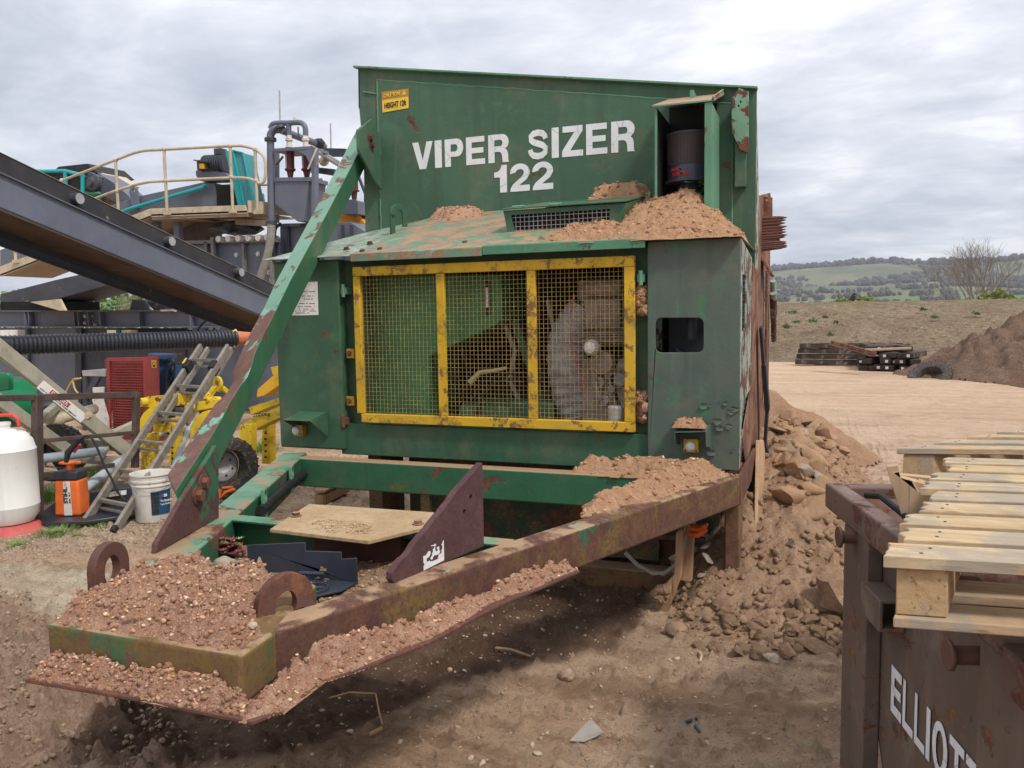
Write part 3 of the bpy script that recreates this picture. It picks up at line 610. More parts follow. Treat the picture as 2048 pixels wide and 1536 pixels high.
# spring tines sticking out behind
m = MB(); a0 = 6.3
for i, (v0, v1) in enumerate(((438, 435), (445, 440), (452, 446), (459, 453), (463, 459), (470, 464), (475, 470), (480, 474), (484, 480), (488, 484), (492, 487), (497, 491), (500, 494))):
    p = PY(1519, v0, a0); q = PY(1574 + (-14 if i == 8 else random.randint(-4, 3)), v1-1, a0); q = Vector((q.x, a0+0.03, q.z)); p = Vector((p.x-0.12, a0, p.z))
    d_ = (q-p); m.tube([p, p+d_*0.6, p+d_*0.85, q], [0.016, 0.017, 0.013, 0.003], 8)
m.build('side_tines', RUSTM, mach, smooth=True)
m = MB(); m.prism([PY(1519, 392, 6.5), PY(1545, 395, 6.5), PY(1545, 438, 6.5), PY(1519, 438, 6.5)], (0, 0.012, 0), holes=[[PY(1534+3*math.cos(a), 400+2.6*math.sin(a), 6.5) for a in np.linspace(0, 6.28, 9)[:-1]]]); m.build('bracket_plate', RUSTO, mach, 0.002)
m = MB(); m.beam(PY(1519, 505, 6.4), PY(1545, 552, 6.4), 0.02, 0.35, (0, 1, 0)); m.build('loose_plate', RUSTO, mach, 0.002)

# lettering and caution sign
f1 = PY(850, 337, YH); f2 = PY(1020, 322, YH)
L0 = PY(826, 0, YH).x
def hl(s, u0, u1, zb, zt): 
    vb = 320
    x0 = PY(u0, vb, YH).x; x1 = PY(u1, vb, YH).x
    return text('lettering', s, (x0, YH-0.012, zb), (1, 0, 0), (0, 0, 1), zt-zb, x1-x0, LETW, mach, bold=0.035)
for word, zb_, zt_ in (((('V', 405, 535), ('I', 548, 592), ('P', 612, 730), ('E', 748, 868), ('R', 890, 1022)), 2.747, 2.945), ((('S', 1140, 1276), ('I', 1295, 1340), ('Z', 1360, 1495), ('E', 1515, 1650), ('R', 1675, 1826)), 2.745, 2.952), ((('1', 925, 1006), ('2', 1027, 1152), ('2', 1170, 1302)), 2.533, 2.727)):
    blockword([(c_, (PY(700+a/3.2, 310, YH).x, YH-.0125, zb_), PY(700+b/3.2, 310, YH).x-PY(700+a/3.2, 310, YH).x, zt_-zb_) for c_, a, b in word], None, (1, 0, 0), (0, 0, 1), LETW, mach)
s0 = PY(767, 226, YH); s1 = PY(819, 217, YH); s2 = PY(819, 178, YH); s3 = PY(765, 185, YH)
ux = (s1-s0).normalized(); uz = Vector((0, 0, 1)); wS = (s1-s0).length; hS = s3.z-s0.z
sg = MB().prism([p+Vector((0, -0.014, 0)) for p in (s0, s1, s2, s3)], (0, -0.001, 0)).build('caution_sign', SIGNY, mach)
sm_ = [s0.lerp(s3, 0.60), s1.lerp(s2, 0.60), s2, s3]
MB().prism([p+Vector((0, -0.0152, 0)) for p in sm_], (0, -0.0006, 0)).build('sign_band', SIGNO, sg)
def onsign(s, fx, fz, wf, hf_, mat): text('lettering', s, s0+(s1-s0)*fx+Vector((0, -0.016, hS*fz)), ux, uz, hS*hf_, wS*wf, mat, sg, bold=0.02)
onsign('CAUTION', 0.06, 0.68, 0.62, 0.20, SIGNY); onsign('HEIGHT 12ft', 0.09, 0.16, 0.83, 0.27, INK)
t0 = s0+(s1-s0)*0.77+Vector((0, -0.0165, hS*0.68)); MB().prism([t0, t0+ux*wS*0.15, t0+ux*wS*0.075+uz*hS*0.22], (0, -0.0006, 0)).build('warning_triangle', SIGNY, sg)

# lug with holes at the upper right of the hopper
m = MB(); g_ = [PY(u, v, YH-0.10) for u, v in ((1463, 196), (1478, 176), (1497, 183), (1497, 306), (1480, 300), (1463, 262))]
m.prism(g_, (0, 0.022, 0), holes=[[PY(1481+2*math.cos(a), 204+2.4*math.sin(a), YH-0.10) for a in np.linspace(0, 6.28, 9)[:-1]], [PY(1477+2*math.cos(a), 212+2.4*math.sin(a), YH-0.10) for a in np.linspace(0, 6.28, 9)[:-1]]])
m.build('gusset_plate', paint('peeling_gusset_paint', (0.20, 0.36, 0.25), (0.16, 0.3, 0.2), rust=0.50, rs=5, streak=0.2, rustc=(0.13, 0.055, 0.05), light=(0.3, 0.45, 0.35)), mach, 0.003)
m = MB(); m.bb(w2.x+0.02, w2.x+0.09, YH-0.08, YH-0.002, 2.45, 3.0); m.build('gusset_rib', GREEN, mach, 0.004)

# --- air filter housing
YP = 5.02
hx0, hx1 = PY(1313, 212, YP).x, PY(1420, 206, YP).x; hz1 = 2.90; hz0 = 2.20
m = MB(); m.bb(hx1-0.004, hx1+0.012, YP, YH-.012, hz0, hz1); m.bb(hx0-0.012, hx0+0.004, YP, YH-.012, hz0, hz1); m.bb(hx0+.004, hx1-.004, YH-.03, YH-.013, hz0, hz1); m.bb(hx1-0.03, hx1+0.014, YP-0.012, YP-.0005, hz0, hz1)
hs = m.build('filter_housing', GREENL, mach, 0.002)
MB().bb(hx0+.0045, hx0+.0065, YP+.004, YH-.036, hz0, hz1-.002).build('housing_shade_sheet', DARK, hs)  # added near-black sheet: interior shade and dark rust painted on the left wall
MB().bb(hx0+.006, hx1-.006, YH-.034, YH-.0315, hz0, hz1+.10).build('housing_back', DARK, hs)  # near-black sheet painting the shade behind and above the filter
m = MB(); m.prism([(hx0-.03, YP-.02, hz1+.002), (hx1+.03, YP-.02, hz1+.002), (hx1+.04, YH-.013, hz1+.15), (hx0-.0, YH-.013, hz1+.15)], (0, 0, 0.012))
m.prism([(hx1+.014, YP-.02, hz1-.0), (hx1+.026, YP-.02, hz1), (hx1+.036, YH-.014, hz1+.16), (hx1+.026, YH-.014, hz1+.16)], (0, 0, .03)); m.build('housing_roof', paint('dusty_roof_paint', (0.2, 0.28, 0.18), rust=0.3, dust=1.0), hs, 0.002)
m = MB(); px_ = PY(1382, 183, YP+.25).x; m.bb(px_-.012, px_+.012, 5.3, 5.46, 3.0, 3.06); m.build('lifting_lug', GREENL, hs, 0.003)
fx = (PY(1340, 300, 5.2).x+PY(1415, 300, 5.2).x)/2; fr = 0.132; fz0 = PY(1375, 365, 5.2).z; fz1 = PY(1375, 268, 5.2).z; fc = (fx, 5.22, 0)
m = MB(); m.lathe([(fr*.9, fz1), (fr, fz1-.01), (fr, fz0+.1), (fr*1.02, fz0+.095), (fr*1.02, fz0), (fr*.55, fz0-.02), (fr*.6, fz0-.09), (fr*.5, fz0-.1), (fr*.5, fz0-.2)], fc, n=36)
ff = m.build('air_filter', BLACKP, hs, smooth=True)
m = MB(); zt_, zb_ = fz1-.015, fz0+.105; nn = 44
for k in range(nn):
    a = 2*PI*k/nn; d = Vector((math.cos(a), math.sin(a), 0)); m.beam(Vector(fc)+d*(fr+.0015)+Vector((0, 0, zb_)), Vector(fc)+d*(fr+.0015)+Vector((0, 0, zt_)), .006, .004, d)
for k in range(14): m.ring((fx, 5.22, zb_+(zt_-zb_)*k/13), (0, 0, 1), fr, fr+.004, .005, 36)
m.build('filter_screen', plain('brown_filter_mesh', (0.075, 0.055, 0.045), 0.8), ff)
m = MB(); m.ring((fx, 5.22, fz1-.006), (0, 0, 1), fr*.9, fr*1.06, .012, 36); m.ring((fx, 5.22, fz0+.002), (0, 0, 1), fr*.9, fr*1.12, .012, 36); m.ring((fx, 5.22, fz0-.15), (0, 0, 1), fr*.5, fr*.66, .05, 36); m.build('clamp_ring', STEELD, ff, smooth=True)
fd = Vector((-0.36, -1, 0)).normalized()
tx = Vector((1, -0.28, 0)).normalized(); rd_ = tx.cross(Vector((0, 0, 1))).normalized()
def onf(s, off, z, ww, hh): 
    o_ = Vector((fx, 5.22, z)) + rd_*(fr*1.02+.010) - tx*(ww/2) + tx*off
    t_ = text('lettering', s, o_, tx, (0, 0, 1), hh, ww, plain('faded_red_print', (0.42, 0.03, 0.035), .6), ff, bold=.03)
    for v in t_.data.vertices:                       # wrap the print round the can
        q = v.co-Vector((fx, 5.22, v.co.z)); s_ = q.dot(tx); a = s_/(fr*1.02); r_ = fr*1.02+.003; n2 = tx*math.sin(a)*r_+rd_*math.cos(a)*r_; v.co = Vector((fx+n2.x, 5.22+n2.y, v.co.z))
onf('DUST', -0.03, fz0+.056, .085, .022); onf('BUSTER', 0.0, fz0+.028, .12, .024)
m = MB(); rnd = random.Random(4)
for k in range(90):
    c_ = Vector((rnd.uniform(fx-.0, hx1-.02), rnd.uniform(5.08, 5.3), rnd.uniform(2.33, 2.46))); m.blob(c_, rnd.uniform(.012, .022), k, 1, (1, 1, .3))
ivy = m.build('ivy', plain('ivy_leaf', (0.07, 0.12, 0.05), .6), None); tag(ivy, 'small green ivy growing inside the air filter housing', 'plant')

# --- gusset on hopper left + brace arm
A0 = PZ(297, 1108, ZT); A1 = PZ(425, 1035, ZT); ad = (A1-A0).normalized(); an = Vector((ad.y, -ad.x, 0)).normalized()   # an points to +x (towards the machine middle)
def PA(u, v, off=0.0): return PN(u, v, A0+an*off, an)
aRp = [(738, 265), (660, 415), (581, 560), (551, 622), (530, 662), (510, 705), (501, 738), (495, 753), (480, 772), (460, 803), (445, 834), (422, 872), (350, 982)]
aLp = [(712, 262), (632, 415), (553, 560), (527, 616), (499, 668), (480, 708), (467, 738), (465, 764), (452, 788), (430, 807), (409, 837), (383, 876), (334, 950)]
hh = 0.165; m = MB(); vs = []; fs = []
inn = [PA(u, v) for u, v in aRp]; outr = [PA(u, v, -.115) for u, v in aLp]
t_ = (inn[0]-inn[-1]).normalized(); nrm = t_.cross(an).normalized(); nrm = nrm if nrm.z < 0 else -nrm
line0, line1 = inn[0], PA(400, 905)
for i, (p, q) in enumerate(zip(inn, outr)):
    k = (p-line0).dot((line1-line0).normalized()); base_ = line0+(line1-line0).normalized()*k; d_ = max(0.0, (p-base_).dot(nrm))
    vs += [p, q, q+nrm*(hh-d_*.5), base_+nrm*(hh-.0)]
for i in range(len(inn)-1):
    for q in range(4): fs.append((i*4+q, i*4+(q+1) % 4, (i+1)*4+(q+1) % 4, (i+1)*4+q))
fs += [(0, 1, 2, 3), tuple(reversed([(len(inn)-1)*4+q for q in range(4)]))]
m.add(vs, fs)
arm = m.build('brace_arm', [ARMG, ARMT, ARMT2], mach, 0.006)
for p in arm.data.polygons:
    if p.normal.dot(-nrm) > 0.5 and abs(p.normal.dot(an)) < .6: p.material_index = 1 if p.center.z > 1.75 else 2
# plate at its foot on the drawbar
pf = [A0, A1, PA(424, 905), PA(420, 890), PA(347, 1004), PA(299, 1087)]
m = MB(); m.prism([p+an*0.008 for p in pf], an*0.022); gp = m.build('foot_gusset', RUSTP, mach, 0.004)
m = MB()
for u, v in ((405, 966), (393, 991)): m.bolt(PA(u, v, 0.030), an, 0.026, 0.022)
m.build('bolt', RUSTM, gp)
# gusset on hopper
gg = [PA(736, 258, .02), PA(758, 275, .02), PA(745, 372, .02), PA(722, 345, .02)]
xg = PY(737, 262, YH-.1).x+.03
gq = [(xg, YH-.005, PY(758, 275, YH).z-.0), (xg, YH-.005, 2.62), (xg, YH-.10, 2.66), (xg, YH-.33, 2.86), (xg, YH-.33, 3.0), (xg, YH-.13, 3.12)]
m = MB(); m.prism(gq, (0.02, 0, 0)); g2 = m.build('gusset_plate', GREEN, mach, 0.003)
m = MB(); m.bolt((xg+.02, YH-.17, 2.98), (1, 0, 0), .022, .02); m.bolt((xg+.02, YH-.15, 2.93), (1, 0, 0), .022, .02); m.build('bolt', RUSTM, g2)

# --- cabinets
cl1 = PY(682, 700, YF).x
ZB = 0.815; ZC = 2.02
m = MB(); m.bb(XL, cl1, YF, 5.3, ZB, ZC-.005); cabl = m.build('side_cabinet', CAB, mach, 0.014, seg=3)
m = MB(); p_ = [PY(u, v, YF-.002) for u, v in ((613, 564), (635, 563), (637, 630), (584, 631), (584, 600))]; m.prism(p_, (0, -0.0012, 0)); pp = m.build('notice_sheet', PAPER, cabl)
m = MB()
for k, (u0, u1, v) in enumerate(((606, 630, 583), (603, 629, 592), (604, 626, 598), (598, 630, 607), (596, 630, 613), (592, 631, 618), (590, 632, 622), (589, 618, 626))):
    a = PY(u0, v, YF-.0042); b = PY(u1, v, YF-.0042); n_ = 14
    for i in range(n_):
        if random.random() < .7: c_ = a.lerp(b, (i+.5)/n_); m.box(c_, ((b-a).length/n_*.7, .0006, .0045))
m.build('faded_writing', INK, pp)
# lamps under hoods
def lamp(u, v, par, dirt=False):
    c_ = PY(u, v, YF); l = MB(); l.bb(c_.x-.038, c_.x+.038, YF-.05, YF-.001, c_.z-.036, c_.z+.036); lo = l.build('lamp_body', SIGNO if not dirt else YEL, par, .004)
    l = MB(); l.lathe([(.026, 0), (.026, .022), (.018, .032), (.006, .035)], (c_.x, YF-.05, c_.z), (0, -1, 0), 20); l.build('lamp_lens', LAMPG, lo, smooth=True)
    l = MB()
    for sx in (-1, 1): l.cyl((c_.x+sx*.029, YF-.0505, c_.z-.027), (c_.x+sx*.029, YF-.053, c_.z-.027), .005, n=8)
    l.build('screw', INK, lo); return c_
lc = lamp(604, 859, cabl)
m = MB(); a, b, c_ = PY(566, 838, YF-.14), PY(640, 833, YF-.14), PY(640, 836, YF)
m.prism([(a.x, YF-.14, a.z-.01), (a.x+.2, YF-.14, a.z-.01), (a.x+.235, YF-.002, a.z+.03), (a.x+.03, YF-.002, a.z+.03)], (0, 0, .006))
m.prism([(a.x+.2, YF-.14, a.z-.01), (a.x+.235, YF-.002, a.z+.03), (a.x+.235, YF-.002, a.z-.13)], (.004, 0, 0)); m.prism([(a.x, YF-.14, a.z-.01), (a.x+.03, YF-.002, a.z+.03), (a.x+.03, YF-.002, a.z-.10)], (.004, 0, 0)); m.build('lamp_hood', CAB, cabl, .002)
# recess frame behind the grille
xr1 = PY(1295, 700, YF).x; YR = YF+.075
gx0, gx1, gz0, gz1 = -2.652, -0.900, 1.000, 1.962
m = MB(); m.prism([(cl1, YR, ZB+.0), (xr1, YR, ZB), (xr1, YR, ZC-.01), (cl1, YR, ZC-.01)], (0, .02, 0), holes=[[(gx0+.05, YR, gz0+.04), (gx1-.04, YR, gz0+.04), (gx1-.04, YR, gz1-.05), (gx0+.05, YR, gz1-.05)]])
bay = m.build('engine_bay_front', RECESS, mach, .003)
m = MB(); m.bb(cl1-.04, xr1, YF+.03, YR-.001, ZB-.03, gz0-.015); m.build('lower_sill', CAB, bay, .006)
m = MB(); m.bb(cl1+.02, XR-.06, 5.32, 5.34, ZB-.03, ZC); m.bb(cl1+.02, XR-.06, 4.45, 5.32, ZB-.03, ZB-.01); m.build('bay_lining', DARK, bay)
for u, v in ((700, 707), (700, 802)):
    c_ = PY(u, v, YF+.03); m = MB(); m.bb(c_.x-.025, c_.x+.03, YF+.028, YF+.05, c_.z-.03, c_.z+.03); hg = m.build('hinge', YEL, bay, .003); m = MB(); m.bolt((c_.x-.005, YF+.028, c_.z), (0, -1, 0), .012, .012); m.build('bolt', RUSTM, hg)
for u, v in ((690, 585), (690, 845), (1283, 560), (1283, 820)):
    c_ = PY(u, v, YF+.02); m = MB(); m.bb(c_.x-.02, c_.x+.02, YF+.0, YF+.07, c_.z-.012, c_.z+.03); m.cyl((c_.x, YF+.0, c_.z-.03), (c_.x, YF+.0, c_.z+.05), .012, n=10); m.build('latch', GREENL if v < 600 else RUSTM, bay, .002)
# yellow mesh door
m = MB(); fw = .058; YG = YF-.012
for a in ((gx0, gx1, gz1-fw, gz1), (gx0+.03, gx1, gz0, gz0+fw*.95)): m.bb(a[0], a[1], YG, YG+.035, a[2], a[3])
m.bb(gx0, gx0+fw*.8, YG+.001, YG+.034, gz0+fw*.95+.001, gz1-fw-.001); m.bb(gx1-fw, gx1, YG+.001, YG+.034, gz0+fw*.95+.001, gz1-fw-.001)
door = m.build('mesh_door', YEL, mach, .004)
for u in (882, 1063):
    x = PY(u, 690, YG).x; m = MB(); m.bb(x-.026, x+.026, YG+.003, YG+.03, gz0+fw*.95+.001, gz1-fw-.001); m.build('door_bar', YEL, door, .003)
m = MB(); x = gx0+.05
i = 0
while x < gx1-.03: m.bb(x-.0011, x+.0011, YG+.0305, YG+.0325, gz0+.03, gz1-.03); x += .0255
z = gz0+.065
while z < gz1-.05: m.bb(gx0+.02, gx1-.02, YG+.033, YG+.035, z-.0011, z+.0011); z += .0255
m.build('wire_mesh', plain('dull_yellow_wire', (0.36, 0.24, 0.085), .7, .35, 20), door)

def smooth_px(pts, n=6):
    out = []; P_ = [pts[0]]+list(pts)+[pts[-1]]
    for i in range(1, len(P_)-2):
        for k in range(n):
            t = k/n; a, b, c, d = P_[i-1], P_[i], P_[i+1], P_[i+2]
            out.append(tuple(.5*((2*b[j])+(-a[j]+c[j])*t+(2*a[j]-5*b[j]+4*c[j]-d[j])*t*t+(-a[j]+3*b[j]-3*c[j]+d[j])*t**3) for j in range(2)))
    return out+[tuple(pts[-1])]
# --- inside the engine bay
TANKG = plain('green_tank_paint', (0.055, 0.24, 0.10), 0.4, 0.12, 3, dust=0.1)
YT = 4.52
tp = [PY(u, v, YT) for u, v in ((738, 548), (1003, 548), (1005, 640), (990, 652), (860, 712), (860, 856), (738, 856))]
m = MB(); m.prism(tp, (0, .45, 0)); tank = m.build('fuel_tank', TANKG, bay, .012, seg=3)
m = MB(); p = PY(975, 595, YT-.012); m.bb(p.x-.014, p.x+.014, YT-.015, YT-.001, p.z-.11, p.z+.1); sgt = m.build('sight_gauge', INK, tank, .003); m = MB(); m.bb(p.x-.007, p.x+.007, YT-.022, YT-.0155, p.z-.06, p.z+.06); m.build('gauge_tube', WHITEP, sgt)
m = MB(); YE = 4.62
m.bb(-1.95, -1.45, 4.55, 5.0, ZB+.02, 1.13); e0 = m.build('hydraulic_block', CAB, bay, .02)
m = MB(); m.cyl((-2.05, 4.6, 1.02), (-1.72, 4.6, 1.02), .09, n=20); m.cyl((-1.62, 4.52, .98), (-1.62, 4.4, .98), .06, n=20); m.build('hydraulic_pump', CAB, bay, .004, smooth=True)
m = MB(); m.beam(PY(1030, 640, 4.7), PY(1085, 800, 4.7), .05, .05); m.build('stay_bar', CAB, bay, .004)
m = MB(); m.tube([PY(940, 765, 4.5), PY(960, 745, 4.5), PY(985, 742, 4.5), PY(1012, 736, 4.5)], [.02, .016, .013, .010], 8); m.build('bay_lever', plain('dusty_cream_lever', (.5, .42, .22), .7), bay, smooth=True)
m = MB(); m.tube([PY(x, y, 4.5) for x, y in ((955, 830), (965, 790), (990, 765), (1020, 758), (1045, 765))], .012, 8); m.tube([PY(x, y, 4.55) for x, y in ((945, 800), (960, 770), (1000, 748), (1050, 745))], .009, 8); m.build('bay_hose', RUBBER, bay, smooth=True)
m = MB()
zz_ = [(1140, 650, .11), (1136, 690, .12), (1136, 730, .125), (1138, 770, .12), (1140, 805, .11)]
path = [PY(u, v, 4.66) for u, v in smooth_px([(1168, 612), (1152, 640), (1138, 675), (1134, 715), (1137, 760), (1142, 800), (1150, 835)], 8)]
m.tube(path, [.085+.035*math.sin(PI*i/(len(path)-1))+(.006 if i % 4 < 2 else -.004) for i in range(len(path))], 22)
eng = m.build('engine_bellows', ENG, bay, smooth=True)
m = MB(); a = PY(1155, 560, 4.6); b = PY(1255, 690, 4.6); m.bb(a.x, b.x, 4.62, 5.1, b.z, a.z); m.bb(a.x+.05, b.x-.03, 4.56, 4.62, b.z+.1, a.z-.12); m.bb(a.x+.02, b.x, 4.6, 5.1, ZB+.02, b.z-.08)
for k in range(6): m.bb(a.x+.03, b.x-.01, 4.585, 4.618, b.z+.02+k*.035, b.z+.035+k*.035)
m.cyl((a.x+.06, 4.58, a.z-.05), (b.x-.02, 4.58, a.z-.05), .05, n=20); m.cyl((a.x+.16, 4.6, b.z-.10), (a.x+.16, 4.52, b.z-.10), .07, n=22); m.build('engine_block', ENGB, bay, .012, seg=3)
m = MB()
for k, (uu, vv) in enumerate(((1200, 720), (1215, 745), (1196, 765), (1222, 778), (1208, 800), (1240, 760), (1245, 730))): q = PY(uu, vv, 4.56); m.cyl(q, q+Vector((0, .08, 0)), .022+.008*(k % 3), n=14)
m.build('engine_fittings', ENG, bay, .003)
m = MB()
for q0, q1, q2 in (((1160, 600), (1125, 650), (1118, 760)), ((1240, 700), (1225, 760), (1246, 830)), ((1080, 600), (1075, 700), (1100, 820)), ((925, 700), (935, 760), (910, 830))): m.tube([PY(u, v, 4.6) for u, v in smooth_px([q0, q1, q2], 6)], .010, 8)
m.build('engine_hoses', RUBBER, bay)
m = MB(); a = PY(1110, 735, 4.75); b = PY(1255, 860, 4.75); m.bb(a.x, b.x, 4.8, 5.2, ZB, a.z); m.bb(a.x+.2, b.x-.02, 4.5, 4.7, ZB, ZB+.12); m.build('engine_sump', ENG, bay, .01)
p = PY(1183, 695, 4.48); m = MB(); m.lathe([(.046, 0), (.046, .03), (.030, .055), (.005, .062)], (p.x, 4.5, p.z), (0, -1, 0), 28); m.build('white_filter_cap', WHITEP, bay, smooth=True)
p = PY(1232, 828, 4.46); m = MB(); m.lathe([(.045, -.06), (.047, .04), (.03, .05)], p, n=24); m.build('oil_filter', WHITED, bay, smooth=True)
m = MB(); m.tube([PY(u, v, 4.5) for u, v in ((1150, 590), (1138, 640), (1142, 690), (1160, 750), (1168, 800))], .004, 6); m.build('red_wire', REDI, bay)
m = MB(); m.tube([PY(u, v, 4.6) for u, v in ((1095, 600), (1108, 660), (1100, 720), (1110, 800))], .014, 8); m.tube([PY(u, v, 4.55) for u, v in ((1190, 715), (1188, 760), (1200, 800))], .018, 8); m.tube([PY(u, v, 4.7) for u, v in ((1010, 650), (1030, 700), (1020, 760), (1050, 830))], .016, 8); m.build('bay_hose', HOSE, bay, smooth=True)

# --- right cabinet with the rounded window
def rrect(u0, u1, v0, v1, r, y, n=5):
    pts = []
    for (cx_, cy_, a0) in ((u1-r, v0+r, -90), (u1-r, v1-r, 0), (u0+r, v1-r, 90), (u0+r, v0+r, 180)):
        for k in range(n+1): a = math.radians(a0+90*k/n); pts.append(PY(cx_+r*math.cos(a), cy_+r*math.sin(a), y))
    return pts
m = MB(); m.prism([(xr1, YF, ZB), (XR, YF, ZB), (XR, YF, ZC+.012), (xr1, YF, ZC+.012)], (0, .012, 0), holes=[rrect(1311, 1407, 636, 705, 12, YF)])
cabr = m.build('corner_cabinet', CABR, mach, .004)
m = MB(); m.bb(xr1, xr1+.012, YF+.0125, 5.3, ZB, ZC+.01)
g0, g1 = 4.42, 4.66
m.prism([(XR, YF+.0125, ZB), (XR, 5.11, 1.15), (XR, 5.11, 1.98), (XR, YF+.0125, ZC+.01)], (-.012, 0, 0), holes=[[(XR, g0, 1.54), (XR, g1, 1.56), (XR, g1, 1.85), (XR, g0, 1.85)], [(XR, 4.42, 1.02), (XR, 4.75, .98), (XR, 4.98, 1.18), (XR, 4.70, 1.16)]])
m.build('cabinet_side', FLAKE, cabr, .002); m = MB(); m.bb(xr1+.0, XR-.001, YF+.013, YH-.015, ZC+.0125, ZC+.022); m.build('cabinet_top', CAB, cabr, .002)
m = MB()
for k in range(9): m.bb(XR-.004, XR-.001, g0, g1, 1.55+k*.033, 1.553+k*.033)
for k in range(5): m.bb(XR-.008, XR-.005, g0+.02+k*.05, g0+.023+k*.05, 1.54, 1.86)
m.build('side_grille', STEELD, cabr); m = MB()
for k in range(7): m.bb(XR-.004, XR-.001, 4.44, 4.92, 1.0+k*.026, 1.003+k*.026)
for k in range(9): m.bb(XR-.008, XR-.005, 4.44+k*.05, 4.443+k*.05, .99, 1.17)
m.build('torn_grille', STEELD, cabr)
m = MB(); m.bb(xr1+.05, XR-.04, 4.7, 5.2, 1.05, 1.9); m.bb(xr1+.1, XR-.2, 4.5, 4.7, 1.25, 1.42); m.cyl((-.62, 4.5, 1.5), (-.62, 4.5, 1.7), .03); m.cyl((-.5, 4.52, 1.42), (-.5, 4.52, 1.5), .05); m.bb(-.47, -.40, 4.46, 4.6, 1.38, 1.47); m.bb(xr1+.02, XR-.02, 4.46, 4.75, 1.22, 1.24)
m.tube([(-.7, 4.45, 1.45), (-.6, 4.42, 1.38), (-.5, 4.45, 1.46), (-.42, 4.44, 1.36)], .008, 6); m.build('cabinet_contents', STEELD, cabr, .004)
m = MB(); m.bb(-.66, -.58, 4.44, 4.50, 1.262, 1.30); m.build('wooden_block', WOLD, cabr, .003)
lc2 = lamp(1384, 889, cabr, True)
m = MB(); a = PY(1348, 870, YF-.12); b = PY(1412, 866, YF-.12)
m.prism([(a.x, YF-.12, a.z+.01), (b.x, YF-.12, a.z+.02), (b.x+.01, YF-.002, a.z+.04), (a.x+.01, YF-.002, a.z+.035)], (0, 0, .006)); m.prism([(b.x-.004, YF-.12, a.z+.018), (b.x+.01, YF-.002, a.z+.038), (b.x+.01, YF-.002, a.z-.08), (b.x-.004, YF-.1, a.z-.06)], (.004, 0, 0)); m.prism([(a.x, YF-.12, a.z+.01), (a.x+.01, YF-.002, a.z+.035), (a.x+.01, YF-.002, a.z-.07), (a.x, YF-.1, a.z-.05)], (.004, 0, 0))
m.build('lamp_hood', CABR, cabr, .002)
# peeled flaps of paint low on the corner cabinet
m = MB(); rnd = random.Random(9)
for k in range(16):
    u, v = rnd.uniform(1405, 1470), rnd.uniform(800, 905); c_ = PY(u, v, YF-.003); r = rnd.uniform(.008, .028)
    pts = [c_+Vector((r*math.cos(a)*rnd.uniform(.6, 1.2), -abs(r*math.sin(a))*.25, r*math.sin(a)*rnd.uniform(.5, 1.0))) for a in np.linspace(0, 5.6, 7)]; m = MB(); m.prism(pts, (0, -.0015, 0)); m.build('paint_flake', CABR, cabr)
# lower hopper flank and rusty side sheets
m = MB(); m.prism([(XR+.004, 4.44, .97), (XR+.004, 5.0, .60), (XR+.03, 5.4, .10), (XR+.03, 5.75, .2), (XR+.004, 5.9, 1.9), (XR+.004, 5.15, 1.95), (XR+.004, 5.05, 1.2)], (-.01, 0, 0)); m.build('rusty_side_sheet', RUSTO, mach, .003)
m = MB(); pts = [(XR+.03, 5.6, 1.55), (XR+.05, 5.62, 1.3), (XR+.075, 5.65, 1.0), (XR+.06, 5.66, .75), (XR+.08, 5.7, .6)]
for i in range(len(pts)-1): m.beam(pts[i], (pts[i+1][0], pts[i+1][1], pts[i+1][2]-.01), .02+.01*(i % 2), .16-.02*i, (0, 1, 0))
m.build('torn_rubber_flap', RUBBER, mach, .004)

# --- bonnet roof
z0f, z1f = 2.026, 2.405
def zroof(x, y): return z0f+(y-4.27)/(YH-4.27)*(z1f-z0f)
xs_ = PY(700, 515, 4.27).x; xm = PY(965, 500, 4.27).x; xmb = xm+.02
m = MB(); m.prism([(XL-.03, 4.26, 2.022), (xs_, 4.26, 2.024), (-2.62, YH-.002, 2.39), (XL-.01, YH-.002, 2.30)], (0, 0, .006)); rl = m.build('roof_side_panel', ROOFL, mach, .002)
m = MB(); m.prism([(xs_+.002, 4.265, z0f), (xm, 4.265, z0f+.008), (xmb, YH-.002, z1f), (-2.618, YH-.002, z1f-.01)], (0, 0, .010)); m.bb(xs_+.01, xm, 4.258, 4.264, z0f-.035, z0f+.012)
r1 = m.build('roof_panel', ROOF, mach, .002)
m = MB(); m.prism([(xm+.002, 4.262, z0f+.012), (xr1-.002, 4.262, z0f+.012), (xr1-.002, YH-.002, z1f+.01), (xmb+.002, YH-.002, z1f+.01)], (0, 0, .012)); m.bb(xm+.004, xr1, 4.2545, 4.261, z0f-.03, z0f+.02)
r2 = m.build('roof_panel', paint('cleaner_roof_paint', (0.075, 0.22, 0.13), (0.11, 0.27, 0.17), rust=0.3, rs=4, dust=.45, light=(.15, .32, .22), streak=0, yel=.4), mach, .003)
m = MB()
for u, v, yy in ((740, 488, 4.55), (693, 500, 4.42), (760, 502, 4.36), (930, 492, 4.42), (725, 507, 4.33), (1010, 500, 4.35)):
    x = PY(u, v, yy).x; m = MB(); m.bolt((x, yy, zroof(x, yy)+.006), (0, -.28, .96), .016, .014); m.build('roof_bolt', RUSTM, r1)
